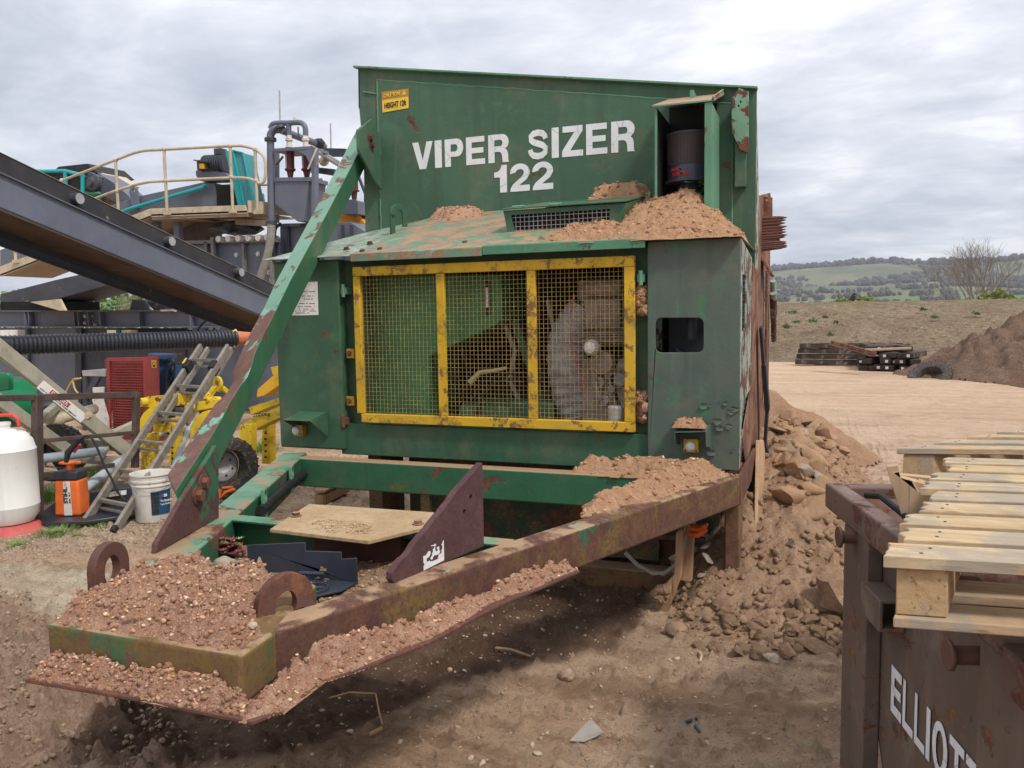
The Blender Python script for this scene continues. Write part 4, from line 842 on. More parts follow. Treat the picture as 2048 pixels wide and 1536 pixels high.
# vent box
YV = 4.60; va, vb_, vc_, vd = PY(1006, 421, YV), PY(1250, 407, YV), PY(1238, 460, YV), PY(1017, 475, YV)
VT, VB = 2.285, 2.128
m = MB(); outer = [(va.x, YV, VT), (vb_.x, YV, VT), (vc_.x, YV, VB), (vd.x, YV, VB)]
hole = [(va.x+.05, YV, VT-.03), (vb_.x-.09, YV, VT-.03), (vc_.x-.06, YV, VB+.025), (vd.x+.04, YV, VB+.025)]
m.prism(outer, (0, .01, 0), holes=[hole]); m.prism([(va.x-.01, YV-.02, VT+.002), (vb_.x+.01, YV-.02, VT+.002), (vb_.x-.02, YH-.003, 2.44), (va.x+.02, YH-.003, 2.44)], (0, 0, .008))
m.prism([(vb_.x-.002, YV+.011, VT), (vc_.x, YV+.011, VB), (vb_.x-.02, YH-.003, 2.44)], (.004, 0, 0))
vent = m.build('vent_box', CAB, mach, .003)
m = MB(); x = va.x+.05
while x < vb_.x-.08: m.bb(x-.0012, x+.0012, YV+.011, YV+.0135, VB+.01, VT-.015); x += .028
z = VB+.03
while z < VT-.02: m.bb(va.x+.03, vb_.x-.07, YV+.014, YV+.0165, z-.0012, z+.0012); z += .0275
m.build('vent_mesh', GALV, vent)
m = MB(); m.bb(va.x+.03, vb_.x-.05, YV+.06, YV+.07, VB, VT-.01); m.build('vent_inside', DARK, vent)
for u in (1035, 1108):
    x = PY(u, 415, YV).x; m = MB(); m.cyl((x-.04, YV+.02, VT+.02), (x+.04, YV+.02, VT+.02), .009, n=8); m.bb(x-.02, x+.02, YV, YV+.05, VT+.011, VT+.017); m.build('vent_hinge', GREENL, vent)
# lifting eye on the bonnet
c_ = PY(797, 435, 5.0); m = MB(); m.ring((c_.x, 5.0, c_.z+.02), (1, -.45, 0), .035, .072, .018, 20, -.5, 3.7, u=(.41, .91, 0)); ey = Vector((.41, .91, 0))
m.beam((c_.x-ey.x*.053, 5.0-ey.y*.053, c_.z-.14), (c_.x-ey.x*.053, 5.0-ey.y*.053, c_.z+.02), .018, .037, ey); m.beam((c_.x+ey.x*.053, 5.0+ey.y*.053, c_.z-.06), (c_.x+ey.x*.053, 5.0+ey.y*.053, c_.z+.0), .018, .037, ey)
m.build('lifting_eye', CAB, mach, .003)
m = MB(); c_ = PY(1300, 390, 5.3); m.ring((c_.x, 5.3, c_.z-.02), (1, 0, 0), .018, .04, .02, 16); m.build('lifting_eye', GREENL, mach, .003)

# --- drawbar frame
B0 = Vector((-1.373, 1.744, 0)); B1 = Vector((XR+.01, 4.286, 0)); bd = (B1-B0).normalized(); bn = Vector((-bd.y, bd.x, 0))   # bn points inwards (to -x)
BW = .105; BH = .160; zb = ZT-BH
def vquad(mb, pts, z0, z1): mb.prism([(p[0], p[1], z0) for p in pts], (0, 0, z1-z0))
m = MB(); vquad(m, [B0, B1, B1+bn*BW, B0+bn*BW], zb, ZT); br = m.build('drawbar_beam', BEAM, mach, .012, seg=3)
m = MB(); m.prism([(B1.x+.002, B1.y, zb), (B1.x+.002, B1.y, ZT), (B1.x+.025, B1.y+.85, ZT+.01), (B1.x+.01, B1.y+.7, .63)], (-.02, 0, 0)); m.build('rear_beam_return', RUSTM, mach, .004)
L0_ = Vector((-2.115, 1.95, 0)); L1 = Vector((-3.168, 4.235, 0)); ld = (L1-L0_).normalized(); ln = Vector((ld.y, -ld.x, 0))
BWL = .135
m = MB(); vquad(m, [L0_+ln*BWL, L1+ln*BWL*1.15, L1, L0_], zb, ZT-.001); bl = m.build('drawbar_beam', BEAMG, mach, .012, seg=3)
m = MB(); m.bb(-2.97, -.50, 4.105, 4.205, zb-.02, ZT-.003); m.build('cross_beam', paint('cross_beam_paint', (0.030, 0.125, 0.062), (0.024, 0.10, 0.05), rust=.36, rs=2.2, dust=.9, streak=.3, yel=.2, rustc=(.12, .05, .04), off=(4, 0, 0)), mach, .01, seg=3)
m = MB(); m.bb(-2.38, -1.06, 2.80, 2.83, zb+.0, ZT-.006); m.bb(-2.38, -1.06, 2.74, 2.80, ZT-.016, ZT-.005); m.build('cross_member', BEAMG, mach, .003)
# front block
F0, F1, F2, F3 = Vector((-2.022, 1.597, 0)), Vector((-1.347, 1.597, 0)), Vector((-1.372, 1.744, 0)), Vector((-2.07, 2.03, 0))
m = MB(); vquad(m, [F0, F1, Vector((-1.36, 1.742, 0)), Vector((-1.48, 2.13, 0)), Vector((-1.62, 2.13, 0)), Vector((-2.09, 2.13, 0)), Vector((-2.075, 1.94, 0))], ZT-.135, ZT+.001); m.build('front_box', FRONTB, mach, .012, seg=3)
# base plate, cut in a curve along its right side
zfp = ZT-.145
fp = [PZ(u, v, zfp) for u, v in ((50, 1366), (250, 1400), (505, 1452), (560, 1430), (612, 1396), (650, 1368), (709, 1350), (861, 1290), (1000, 1215), (1160, 1147))]
fp = [Vector((p.x, p.y, zfp)) for p in fp] + [Vector((-.95, 2.9, zfp)), Vector((-2.40, 2.80, zfp)), Vector((-2.16, 2.0, zfp)), Vector((-2.085, 1.62, zfp))]
m = MB(); m.prism(fp, (0, 0, .012)); base = m.build('base_plate', RUSTM, mach, .003)
# eye plates
e0 = Vector((-2.115, 1.83, ZT-.01)); u_ = Vector((.45, .89, 0)).normalized(); ax = u_.cross(Vector((0, 0, 1)))
def eyeplate(c, u_, w_, h_, R1, R0, th, mat, lean=0):
    up = (Vector((0, 0, 1))+Vector((-.0, .35, 0))*lean).normalized(); ax = u_.cross(up).normalized(); outer = []
    cz = c+up*(h_-R1)
    for a in np.linspace(-0.15, PI+.15, 17): outer.append(cz+u_*math.cos(a)*R1+up*math.sin(a)*R1)
    outer = [c+u_*w_*.5] + outer + [c-u_*w_*.5]
    hole = [cz+u_*math.cos(a)*R0*.9+up*math.sin(a)*R0*1.15-up*.008 for a in np.linspace(0, 2*PI, 21)[:-1]]
    m = MB(); m.prism([p-ax*th/2 for p in outer], ax*th, holes=[[p-ax*th/2 for p in hole]]); return m.build('eye_plate', mat, mach, .007, seg=3)
eyeplate(Vector((-2.055, 1.85, ZT-.01)), Vector((-.17, .98, 0)).normalized(), .16, .175, .080, .040, .030, RUSTM)
eyeplate(Vector((-1.445, 1.905, ZT-.01)), Vector((.55, .83, 0)).normalized(), .20, .118, .084, .036, .040, RUSTM, .5)
# right upright plate
P0 = PZ(785, 1168, ZT); P1 = PZ(968, 1092, ZT); pd = (P1-P0).normalized(); pn = Vector((pd.y, -pd.x, 0))
ed = [P0+Vector((0, 0, .035))]; tip = P1+Vector((0, 0, .313))
rnd = random.Random(2)
for t in np.linspace(.06, .96, 22): q = ed[0].lerp(tip-pd*.015, t); ed.append(q+Vector((0, 0, rnd.uniform(-.004, .004))))
m = MB(); m.prism([P1, P0+pd*.01, P0-pd*.003+Vector((0, 0, .015))] + ed + [tip], -pn*.026, holes=[[P1-pd*.075+Vector((0, 0, .20))+pd*.009*math.cos(a)+Vector((0, 0, .009*math.sin(a))) for a in np.linspace(0, 6.283, 11)[:-1]], [P1-pd*.115+Vector((0, 0, .155))+pd*.009*math.cos(a)+Vector((0, 0, .009*math.sin(a))) for a in np.linspace(0, 6.283, 11)[:-1]]])
up_ = m.build('upright_plate', paint('upright_plate_rust', (0.03, 0.115, 0.05), rust=.84, rs=2.0, rustc=(.085, .040, .042), rustc2=(.11, .055, .052), streak=.1, rough=.8, off=(0, 3, 0)), mach, .004)
# torn white sticker on it
m = MB(); rnd = random.Random(3)
q0 = PN(848, 1140, P0+pn*.0015, pn); q1 = PN(889, 1119, P0+pn*.0015, pn); hgt = Vector((0, 0, .075))
for i in range(26):
    for j in range(30):
        keep = j < 6 or mnoise.noise(Vector((i*.22, j*.16, 3.3))) > (-.02 if j < 24 else .12)
        if keep and (j < 28): a = q0.lerp(q1, i/26); c_ = a+hgt*(j/29); m.box(c_, (.0052*.8, .0009, .0029), Matrix.Rotation(math.atan2(pd.y, pd.x), 3, 'Z'))
m.build('torn_sticker', LETW, up_)
# king pin plate
kp = [PZ(u, v, .825) for u, v in ((540, 1065), (738, 1089), (848, 1062), (868, 1031), (618, 1014))]
m = MB(); m.prism(kp, (0, 0, .014)); kpo = m.build('coupling_plate', PLY, mach, .002)
for u, v in ((592, 1032), (836, 1048)):
    c_ = PZ(u, v, .84); m = MB(); m.bolt(c_, (0, 0, 1), .016, .012); m.build('bolt', RUSTO, kpo)
m = MB(); m.bb(-1.9, -1.5, 2.72, 2.79, zfp+.012, .80); m.build('coupling_mount', RUSTM, mach, .004)
# hose and brackets along the left beam
for u, v in ((525, 1008), (580, 958)):
    c_ = PN(u, v, L0_+ln*(BWL+.03), ln); m = MB()
    hl_ = [c_+Vector((0, 0, s_))+ld*.022*math.cos(a)+Vector((0, 0, .022*math.sin(a))) for s_ in (.04,) for a in np.linspace(0, 6.283, 13)[:-1]]
    hl2 = [p-Vector((0, 0, .075)) for p in hl_]
    m.prism([c_+ld*.03+Vector((0, 0, .075)), c_-ld*.03+Vector((0, 0, .075)), c_-ld*.03-Vector((0, 0, .075)), c_+ld*.03-Vector((0, 0, .075))], ln*.018, holes=[hl_, hl2]); m.build('hose_bracket', GREENL, bl, .003)
c_ = PN(525, 1018, L0_+ln*(BWL+.04), ln); c2_ = PN(580, 968, L0_+ln*(BWL+.04), ln); c3_ = PN(605, 950, L0_+ln*(BWL+.04), ln)
m = MB(); m.tube([c_-ld*.03, c2_, c3_, c3_+ld*.2], .024, 12); m.build('hose', RUBBER, bl, smooth=True)
# underside: wall, skid, legs, timbers
UND = paint('grimy_underside_paint', (0.022, 0.060, 0.035), (0.05, 0.045, 0.032), rust=.42, rs=3, streak=.4, yel=.6)
m = MB(); m.bb(-2.55, -.85, 4.78, 4.80, .14, .80); m.bb(-2.70, -2.60, 4.5, 4.8, .0, .80); m.bb(-2.3, -2.24, 4.45, 4.5, .3, .66); m.build('under_panel', UND, mach, .004)
m = MB(); m.bb(-2.9, -.62, 4.62, 4.77, -.02, .12); m.build('skid_rail', paint('muddy_skid_paint', (0.06, 0.07, 0.045), rust=.6, dust=.8, yel=.8), mach, .008)
m = MB(); a, b = PY(1448, 1010, 4.5), PY(1500, 1010, 4.5); m.bb(a.x, XR-.01, 4.52, 4.72, 0, .80); m.build('support_leg', paint('muddy_leg_rust', (0.05, 0.06, 0.04), rust=.85, rustc=(.14, .07, .045), rustc2=(.22, .12, .07), yel=.5), mach, .01)
m = MB(); m.bb(-.86, -.50, 4.85, 4.9, .05, .6); m.bb(-.83, -.56, 4.6, 4.85, .33, .36); m.build('under_shelf', UND, mach, .004)
m = MB(); m.tube([PY(u, v, 4.35) for u, v in ((1250, 1105), (1275, 1130), (1305, 1147), (1330, 1146), (1352, 1130), (1365, 1100), (1370, 1070))], .012, 8); m.ring(PY(1326, 1147, 4.35), (1, 0, 0), .012, .016, .02, 10); m.build('drooping_hose', HOSE, mach, smooth=True)

# ============================================================ soil on the machine
apex = (-.78, 5.14, 2.405)
def pk(x, y):
    d = np.hypot((x-apex[0])*1.0, (y-apex[1])*1.0)
    return 2.40-0.40*np.maximum(d-.04, 0)-.52*np.maximum(x+.68, 0)+(fbm(x, y, 5, 4)-.5)*.06
zro = lambda x, y: np.where(x > xr1, ZC+.022, z0f+.026+(y-4.27)/(YH-4.27)*(z1f-z0f+.0))
heap('soil_heap', [(-1.42, 4.275), (-1.1, 4.262), (XR-.004, 4.262), (XR-.004, 5.46), (-1.12, 5.46), (-1.08, 4.98), (-1.32, 4.90)], zro, .4, .05, .012, SOIL,
     'large orange sandy soil heap on the bonnet roof below the air filter', 3, peak=lambda x, y: np.maximum(pk(x, y), zro(x, y)+.012+.03*fbm(x, y, 9, 4)), peb=900, pr=(.003, .014))
heap('soil_heap', [(-2.62, 5.30), (-2.40, 5.20), (-2.2, 5.3), (-2.25, 5.47), (-2.6, 5.47)], lambda x, y: zroof(x, y)+.012, .055, .07, .010, SOILR, 'small gravelly soil heap on the bonnet roof behind the lifting eye', 8, peb=260, pr=(.003, .010))
heap('soil_heap', [(-1.42, 5.25), (-1.05, 5.20), (-1.0, 5.46), (-1.4, 5.46)], lambda x, y: VT+.01+(y-YV+.02)*.172, .085, .08, .010, SOIL, 'small sandy soil heap on top of the vent box', 12, peb=100)
for (x0, x1, zc, lb) in ((xr1-.075, xr1-.003, 1.72, 'crumbled orange soil caked in the gap above the right hinge'), (xr1-.07, xr1-.003, 1.13, 'crumbled orange soil caked in the gap beside the lower right hinge')):
    m = MB()
    for k in range(26): m.blob((random.uniform(x0+.01, x1-.01), random.uniform(YF+.02, YF+.06), zc+random.uniform(-.07, .08)), random.uniform(.014, .03), k, 2, (1, 1, 1), .35)
    o = m.build('soil_lump', SOIL, None, smooth=True); tag(o, lb, 'soil')
# on the lamp hood
c_ = PY(1380, 858, YF-.06); heap('soil_lump', [(c_.x-.085, YF-.12), (c_.x+.085, YF-.12), (c_.x+.08, YF-.01), (c_.x-.08, YF-.01)], PY(1380, 866, YF-.1).z+.035, .035, .03, .006, SOIL, 'cake of sandy soil on the right lamp hood', 5, lsc=20, peb=30)
# rear right corner of the drawbar
heap('soil_heap', [(-1.22, 4.115), (-.98, 4.11), (-.75, 4.10), (-.80, 3.75), (-.95, 3.42), (-.90, 3.25), (-.72, 3.52), (-.44, 4.16), (XR+.01, 4.30), (-1.2, 4.30)], ZT, .085, .11, .009, SOIL,
     'orange sandy soil heap along the right rear corner of the drawbar', 21, lump=.6, peb=900, pr=(.003, .014))
# front box
heap('soil_heap', [(-2.005, 1.605), (-1.62, 1.612), (-1.375, 1.62), (-1.40, 1.74), (-1.50, 1.86), (-1.60, 2.09), (-2.07, 2.10), (-2.055, 1.93), (-2.045, 1.80)], ZT, .062, .045, .0055, SOILR,
     'red gravelly soil heap caked on the front box of the drawbar', 31, lump=.9, lsc=11, peb=2600, pr=(.002, .0095), fine=.6)
# left part of the ledge, right part of the ledge
za = zfp+.012
ledge = [(fp[0].x+.008, fp[0].y+.006), (fp[1].x, fp[1].y+.008), (fp[2].x-.02, fp[2].y+.012), (-1.34, 1.62), (-2.04, 1.625)]
heap('soil_heap', ledge, za, .070, .05, .005, SOILR, 'red gravelly soil bank on the ledge below the mossy front face', 41, lump=.8, lsc=9, peb=1300, pr=(.002, .009), fine=.5)
lr = [(fp[2].x-.025, fp[2].y+.012)] + [(p.x-.012, p.y+.010) for p in fp[3:10]] + [(-.90, 2.94), (-1.10, 2.48), (-1.345, 1.80), (-1.32, 1.62)]
heap('soil_heap', lr, za, .078, .08, .006, SOILR, 'long red gravelly soil bank on the ledge outside the right drawbar beam', 51, lump=.7, lsc=8, peb=3000, pr=(.002, .0095), fine=.5)
# well between the beams
heap('soil_heap', [(-2.02, 2.14), (-1.44, 2.14), (-1.14, 2.79), (-2.32, 2.79)], za, .035, .15, .012, SOILB, 'dry crumbly soil filling the well between the drawbar beams', 61, lump=.9, peb=900, pr=(.003, .012), pm=PEB)
heap('soil_heap', [(-2.05, 2.16), (-1.90, 2.16), (-1.92, 2.42), (-2.14, 2.55)], za+.01, .07, .12, .01, soil('pale_stony_soil', (0.48, .38, .26), (.40, .30, .2), (.56, .46, .34)), 'pale stony soil beside the black plastic crate', 66, peb=500, pr=(.003, .012), pm=PEB)
kz = lambda x, y: .840+0*x
heap('leaf_litter', [PZ(u, v, .84).to_2d() for u, v in ((620, 1048), (650, 1040), (720, 1044), (745, 1052), (730, 1068), (680, 1066), (640, 1060))], kz, .007, .03, .004, PLY, 'dry flakes and litter on the coupling plate', 71, peb=240, pr=(.002, .007), pm=PEB, cat='litter')
# ============================================================ things in the drawbar well
def chunkmesh(seed, r=1.0, sq=(1, .7, .45), sub=2, amp=.22, cut=True):
    bm = bmesh.new(); bmesh.ops.create_icosphere(bm, subdivisions=sub, radius=1.0); rn = random.Random(seed)
    pl = [(Vector((rn.gauss(0, 1), rn.gauss(0, 1), rn.gauss(0, 1))).normalized(), rn.uniform(.42, .78)) for _ in range(10)] if cut else []
    off = Vector((seed*1.3, seed*.7, 0))
    for v in bm.verts:
        p = v.co.copy()
        for n_, d in pl:
            k = p.dot(n_)
            if k > d: p -= n_*(k-d)*.98
        p *= 1+amp*mnoise.noise(p*1.8+off)+.05*mnoise.noise(p*6+off)
        v.co = Vector((p.x*sq[0], p.y*sq[1], p.z*sq[2]))*r
    me = bpy.data.meshes.new('chunk'); bm.to_mesh(me); bm.free()
    for p in me.polygons: p.use_smooth = True
    try: me.set_sharp_from_angle(angle=math.radians(35))
    except Exception: pass
    return me
def rock(name, loc, r, mat, label, cat='stone', seed=1, sq=(1, .75, .6), rz=0, tilt=(0, 0), group=None, cut=True, sub=3, amp=.22):
    me = chunkmesh(seed, r, sq, sub, amp, cut); me.materials.append(mat); o = bpy.data.objects.new(name, me); col.objects.link(o)
    o.location = loc; o.rotation_euler = (tilt[0], tilt[1], rz); tag(o, label, cat, group); return o
p = PZ(450, 1140, zfp+.03)
rock('stone', (p.x, p.y, zfp+.045), .05, CONC, 'pale round stone lying in the drawbar well left of the black crate', seed=3, sq=(1, .8, .75), cut=False)
p = PZ(470, 1262, ZT+.05); rock('stone', (PZ(503, 1258, ZT+.02).x, PZ(503, 1258, ZT+.02).y, ZT+.03), .017, PEB[0], 'small yellow pebble at the foot of the right eye plate', seed=4, cut=False)
p = PZ(478, 1170, ZT+.02); m = MB(); m.blob((p.x, p.y, ZT+.022), .021, 3, 3, (1, 1, .95), .04); o = m.build('tow_ball', RUSTM, None, smooth=True); tag(o, 'small round rusty ball beside the left corner of the black crate', 'ball')
# broken black plastic crate
cy = 2.42
cr = root('plastic_crate', (-1.6, 2.4, zfp+.02), 'broken dark grey plastic crate with a stepped back wall lying in the drawbar well', 'crate')
bp = [PY(u, v, cy) for u, v in ((494, 1158), (494, 1090), (610, 1085), (611, 1102), (682, 1104), (683, 1118), (713, 1116), (715, 1170), (640, 1185), (560, 1180))]
m = MB(); m.prism(bp, (0, .006, 0), holes=[[PY(u, v, cy) for u, v in ((639, 1133), (652, 1133), (652, 1142), (639, 1142))]]); m.build('crate_wall', BLACKP, cr, .002)
q = [PY(494, 1120, cy), PY(450, 1133, cy-.12), PY(452, 1166, cy-.12), PY(494, 1160, cy)]
m = MB(); m.prism(q, (.006, 0, 0)); m.build('crate_end', BLACKP, cr, .002)
m = MB(); a = PZ(560, 1186, zfp+.05); b = PZ(690, 1168, zfp+.05)
m.prism([(a.x-.1, cy-.005, zfp+.045), (b.x+.04, cy-.005, zfp+.05), (b.x+.05, cy-.12, zfp+.06), (b.x-.05, cy-.22, zfp+.05), (a.x-.05, cy-.20, zfp+.045)], (0, 0, .006))
m.ring((b.x-.06, cy-.12, zfp+.06), (0, 0, 1), .045, .05, .012, 24)
for k in range(16): aa = PI*k/8; m.beam((b.x-.06, cy-.12, zfp+.064), (b.x-.06+.048*math.cos(aa), cy-.12+.048*math.sin(aa), zfp+.062), .002, .004)
m.tube([(a.x-.02, cy-.03, zfp+.075), (a.x+.08, cy-.02, zfp+.078)], .008, 8); m.build('crate_floor', BLACKP, cr, .001)
# red succulent
m = MB(); mg_ = MB(); rnd = random.Random(8); cc = PZ(450, 1098, zfp+.055)
for k in range(150):
    c_ = cc+Vector((rnd.gauss(0, .034), rnd.gauss(0, .030), rnd.gauss(.0, .018))); t = mg_ if rnd.random() < .33 else m
    for j in range(8):
        a = j*PI/4+rnd.random()*.3; d = Vector((math.cos(a), math.sin(a), .55)).normalized(); r = rnd.uniform(.010, .016); q = c_+d*r
        s_ = d.cross(Vector((0, 0, 1))).normalized()*r*.42; t.add([c_, q-s_, q+d*r*.8, q+s_], [(0, 1, 2, 3)])
sr = root('succulent_plant', (cc.x, cc.y, zfp+.03), 'clump of red and green succulent rosettes growing on the drawbar', 'plant'); m.build('leaves', SEDR, sr); mg_.build('leaves', SEDG, sr)

# ============================================================ ground objects in front
def g3(u, v, dz=0.0):
    p = PZ(u, v); return Vector((p.x, p.y, float(ground_z(np.array([p.x]), np.array([p.y]))[0])+dz))
rock('stone', g3(1353, 1272, .035), .055, plain('round_brown_stone', (.30, .19, .12), .9, .15, 20, bump=.3), 'smooth round brown stone alone on the ground beside the timber wedge', seed=5, sq=(1, .85, .75), cut=False)
rock('stone', g3(1134, 1353, .02), .035, plain('sandy_stone', (.36, .25, .17), .9, .15, 20), 'small round stone in the middle of the damp shaded patch', seed=6, sq=(1, .9, .8), cut=False)
for k, (u, v, r, lb) in enumerate(((930, 1343, .014, 'upper of two pale pebbles on the damp shaded ground'), (700, 1462, .02, 'pale chip of stone near the thin twig'), (1075, 1500, .02, 'pale chip left of the crumpled scrap'), (1255, 1340, .016, 'pale chip on the dry ground right of the damp shaded patch'))):
    rock('stone', g3(u, v, .008), r, PEB[0], lb, seed=20+k, sub=2)
m = MB(); a, b = g3(992, 1302, .015), g3(1062, 1320, .012); m.tube([a, a.lerp(b, .4)+Vector((0, .01, .006)), b], [.010, .008, .005], 6); o = m.build('stick', WOLD, None); tag(o, 'short brown stick lying on the damp shaded ground', 'stick')
m = MB(); pts = [g3(660, 1402, .03), g3(700, 1400, .05), g3(752, 1402, .045), g3(758, 1430, .03), g3(765, 1455, .02)]; m.tube(pts, .004, 6); a = g3(740, 1470, .012); m.tube([a, g3(765, 1460, .02)], .008, 6); o = m.build('twig', plain('yellowish_twig', (.45, .28, .12), .8), None); tag(o, 'thin bent twig on the ground in front of the drawbar', 'twig')
m = MB(); p4 = [g3(1140, 1478, .01), g3(1172, 1462, .05), g3(1183, 1457, .055), g3(1205, 1466, .025), g3(1192, 1473, .02), g3(1168, 1479, .012)]; m.prism(p4, (0, .004, .003)); o = m.build('scrap_sheet', HOSE, None); tag(o, 'crumpled pale scrap of sheet on the foreground', 'scrap')
m = MB(); a = g3(1372, 1450, .02); m.beam(a, g3(1394, 1446, .025), .012, .01); m.beam(g3(1383, 1449, .02), g3(1402, 1466, .01), .010, .01); o = m.build('metal_fitting', STEELD, None); tag(o, 'small dark T shaped metal fitting on the ground', 'scrap metal')
m = MB(); m.tube([g3(1398, 1308, .012), g3(1403, 1318, .02), g3(1400, 1330, .012)], .006, 6); o = m.build('pipe_offcut', PEB[0], None, smooth=True); tag(o, 'short curved pale pipe offcut on the ground', 'offcut')
# timber posts and wedge under the right corner
m = MB(); m.prism([PY(u, v, 4.30) for u, v in ((1352, 1065), (1366, 1060), (1363, 1150), (1330, 1240), (1308, 1238), (1312, 1196), (1330, 1170), (1348, 1150))], (0, .07, 0)); o = m.build('timber_wedge', wood('wedge_wood', (.33, .20, .11), (.44, .28, .16), 2), None, .006); tag(o, 'split timber wedge standing under the right rear drawbar corner', 'timber')
m = MB(); a = PY(1374, 1060, 4.44); m.beam(PY(1377, 1045, 4.44), PY(1371, 1160, 4.40), .07, .07, (0, 1, 0)); o = m.build('timber_post', WOLD, None, .004); tag(o, 'short brown timber post under the machine, right of the wedge', 'timber')
m = MB(); 
for k in range(10): m.blob(PY(1320+random.uniform(-14, 14), 1190+random.uniform(-16, 12), 4.27), random.uniform(.02, .04), k, 2, (1, 1, .8), .35)
o = m.build('soil_lump', SOILB, None, smooth=True); tag(o, 'brown clod of soil resting on the timber wedge', 'soil')
m = MB(); rnd = random.Random(1)
pts = [PY(u, v, 4.28) for u, v in ((1376, 1062), (1385, 1074), (1402, 1066), (1415, 1056), (1413, 1049), (1396, 1053), (1380, 1050))]; m.prism(pts, (0, .05, 0)); m.tube([PY(1378, 1068, 4.27), PY(1395, 1071, 4.26), PY(1413, 1058, 4.27)], .014, 8); m.tube([PY(1380, 1056, 4.27), PY(1396, 1060, 4.255), PY(1412, 1051, 4.27)], .010, 8)
o = m.build('orange_glove', plain('orange_fabric', (.55, .10, .02), .9, .3, 30, bump=.6), None, .006, smooth=True); tag(o, 'crumpled orange glove tucked under the right drawbar beam', 'glove')

# ============================================================ the big pile at the machine's right side
def pileh(x, y):
    a = sstep(3.9, 5.0, y+.25*(x+.35)*0+.25*(fbm(x, y, 1.6, 3)-.5))*sstep(9.5, 7.6, y)
    side = sstep(.66, -.05, x-.12*(fbm(x, y, 2, 3)-.5)*3)
    h = a*side*(.30+.34*sstep(4.2, 5.6, y)) * (.82+.36*fbm(x, y, 3.2, 4))
    h = h + a*side*.10*(fbm(x, y, 9, 4)-.5)
    return h
xs_p = np.arange(-.75, 2.6, .02); ys_p = np.arange(3.7, 9.8, .02); X, Y = np.meshgrid(xs_p, ys_p, indexing='ij')
Hh = pileh(X, Y)*sstep(-.78, -.42, X) + sstep(-.36, -.25, X)*0; Hh = Hh + sstep(.02, .1, Hh)*(np.maximum(fbm(X, Y, 14, 4, .6)-.45, 0)*.16+(fbm(X, Y, 45, 3)-.5)*.02)
Zp = ground_z(X, Y)+Hh-.006
pile = link('soil_pile', grid_mesh('soil_pile', X, Y, Zp, keep=Hh > .004), SOILB); tag(pile, 'brown crumbly soil and rubble pile along the right side of the green machine', 'soil pile')
def pz(x, y): return float((ground_z(np.array([x]), np.array([y]))+pileh(np.array([x]), np.array([y])))[0])
P = np.stack([rs.uniform(-.7, .9, 9000), rs.uniform(3.8, 8, 9000)], 1); hh_ = pileh(P[:, 0], P[:, 1])*sstep(-.78, -.42, P[:, 0]); k_ = hh_ > .01; P = P[k_]; r_ = .004+.030*rs.rand(len(P))**4.5
cl_ = link('crumbs', pebble_mesh('crumbs', np.concatenate([P, (ground_z(P[:, 0], P[:, 1])+hh_[k_]+r_*.3)[:, None]], 1), r_, 13, flat=.8), [SOILB], pile); cl_['kind'] = 'stuff'
# rubble: slabs, bricks and clods lying on it
protos = [chunkmesh(40+i, 1.25, s_, 3, .06) for i, s_ in enumerate(((1, .7, .35), (1, .8, .5), (1, .55, .28), (.9, .8, .6), (1, .5, .4)))]
for me in protos: me.materials.append(BRICK)
protos2 = [me.copy() for me in protos[:3]]
for me in protos2: me.materials[0] = CONC
def chunk(name, loc, r, me, label, cat, group, rot):
    o = bpy.data.objects.new(name, me); col.objects.link(o); o.location = loc; o.scale = (r, r, r); o.rotation_euler = rot; tag(o, label, cat, group); return o
rnd = random.Random(12)
for k in range(95):
    x = min(rnd.uniform(-.25, .42), rnd.uniform(-.25, .6)); y = rnd.uniform(5.3, 7.8) if k < 84 else rnd.uniform(5.0, 5.4); r = rnd.uniform(.045, .115); 
    o = chunk('rubble_chunk', (x, y, pz(x, y)+r*.15), r, rnd.choice(protos if rnd.random() < .93 else protos2), 'broken brick or stone chunk in the rubble on top of the brown pile', 'rubble', 'rubble chunks heaped on the soil pile', (rnd.uniform(-.6, .6), rnd.uniform(-.6, .6), rnd.uniform(0, 6)))
clp = [chunkmesh(60+i, 1.0, (1, .8, .7), 3, .38, i % 2 == 0) for i in range(5)]
for me in clp: me.materials.append(SOILB)
for k in range(60):
    u = rnd.uniform(1395, 1705); v = rnd.uniform(1245, 1320); p = PZ(u, v); r = rnd.uniform(.02, .055)
    if k > 40: p = Vector((rnd.uniform(-.15, .35), rnd.uniform(4.1, 4.7), 0)); r = rnd.uniform(.03, .06)
    chunk('soil_clod', (p.x, p.y, pz(p.x, p.y)+r*.25), r, rnd.choice(clp), 'rounded brown clod at the foot of the soil pile', 'clod', 'clods at the foot of the soil pile', (rnd.uniform(-.4, .4), rnd.uniform(-.4, .4), rnd.uniform(0, 6)))
p = g3(1638, 1305); o = rock('stone_slab', (p.x, p.y, p.z+.035), .12, SOILB, 'long flat slab lying on the clods at the pile foot by the skip', 'slab', 44, (1, .42, .36), -.25, (0, .25))
p = g3(1540, 1325); rock('stone', (p.x, p.y, p.z+.02), .042, CONC, 'knobbly pale stone in front of the soil pile', seed=45, sq=(1, .9, .8))
p = g3(1578, 1316); rock('stone', (p.x, p.y, p.z+.03), .05, SOILB, 'tan clod beside the knobbly pale stone', seed=46, sq=(1, .9, .85))
p = g3(1600, 1325); rock('stone', (.16, 4.40, .17), .16, SOILB, 'biggest brown boulder clod at the skip side of the pile', seed=47, sq=(1, .8, .75), sub=3)
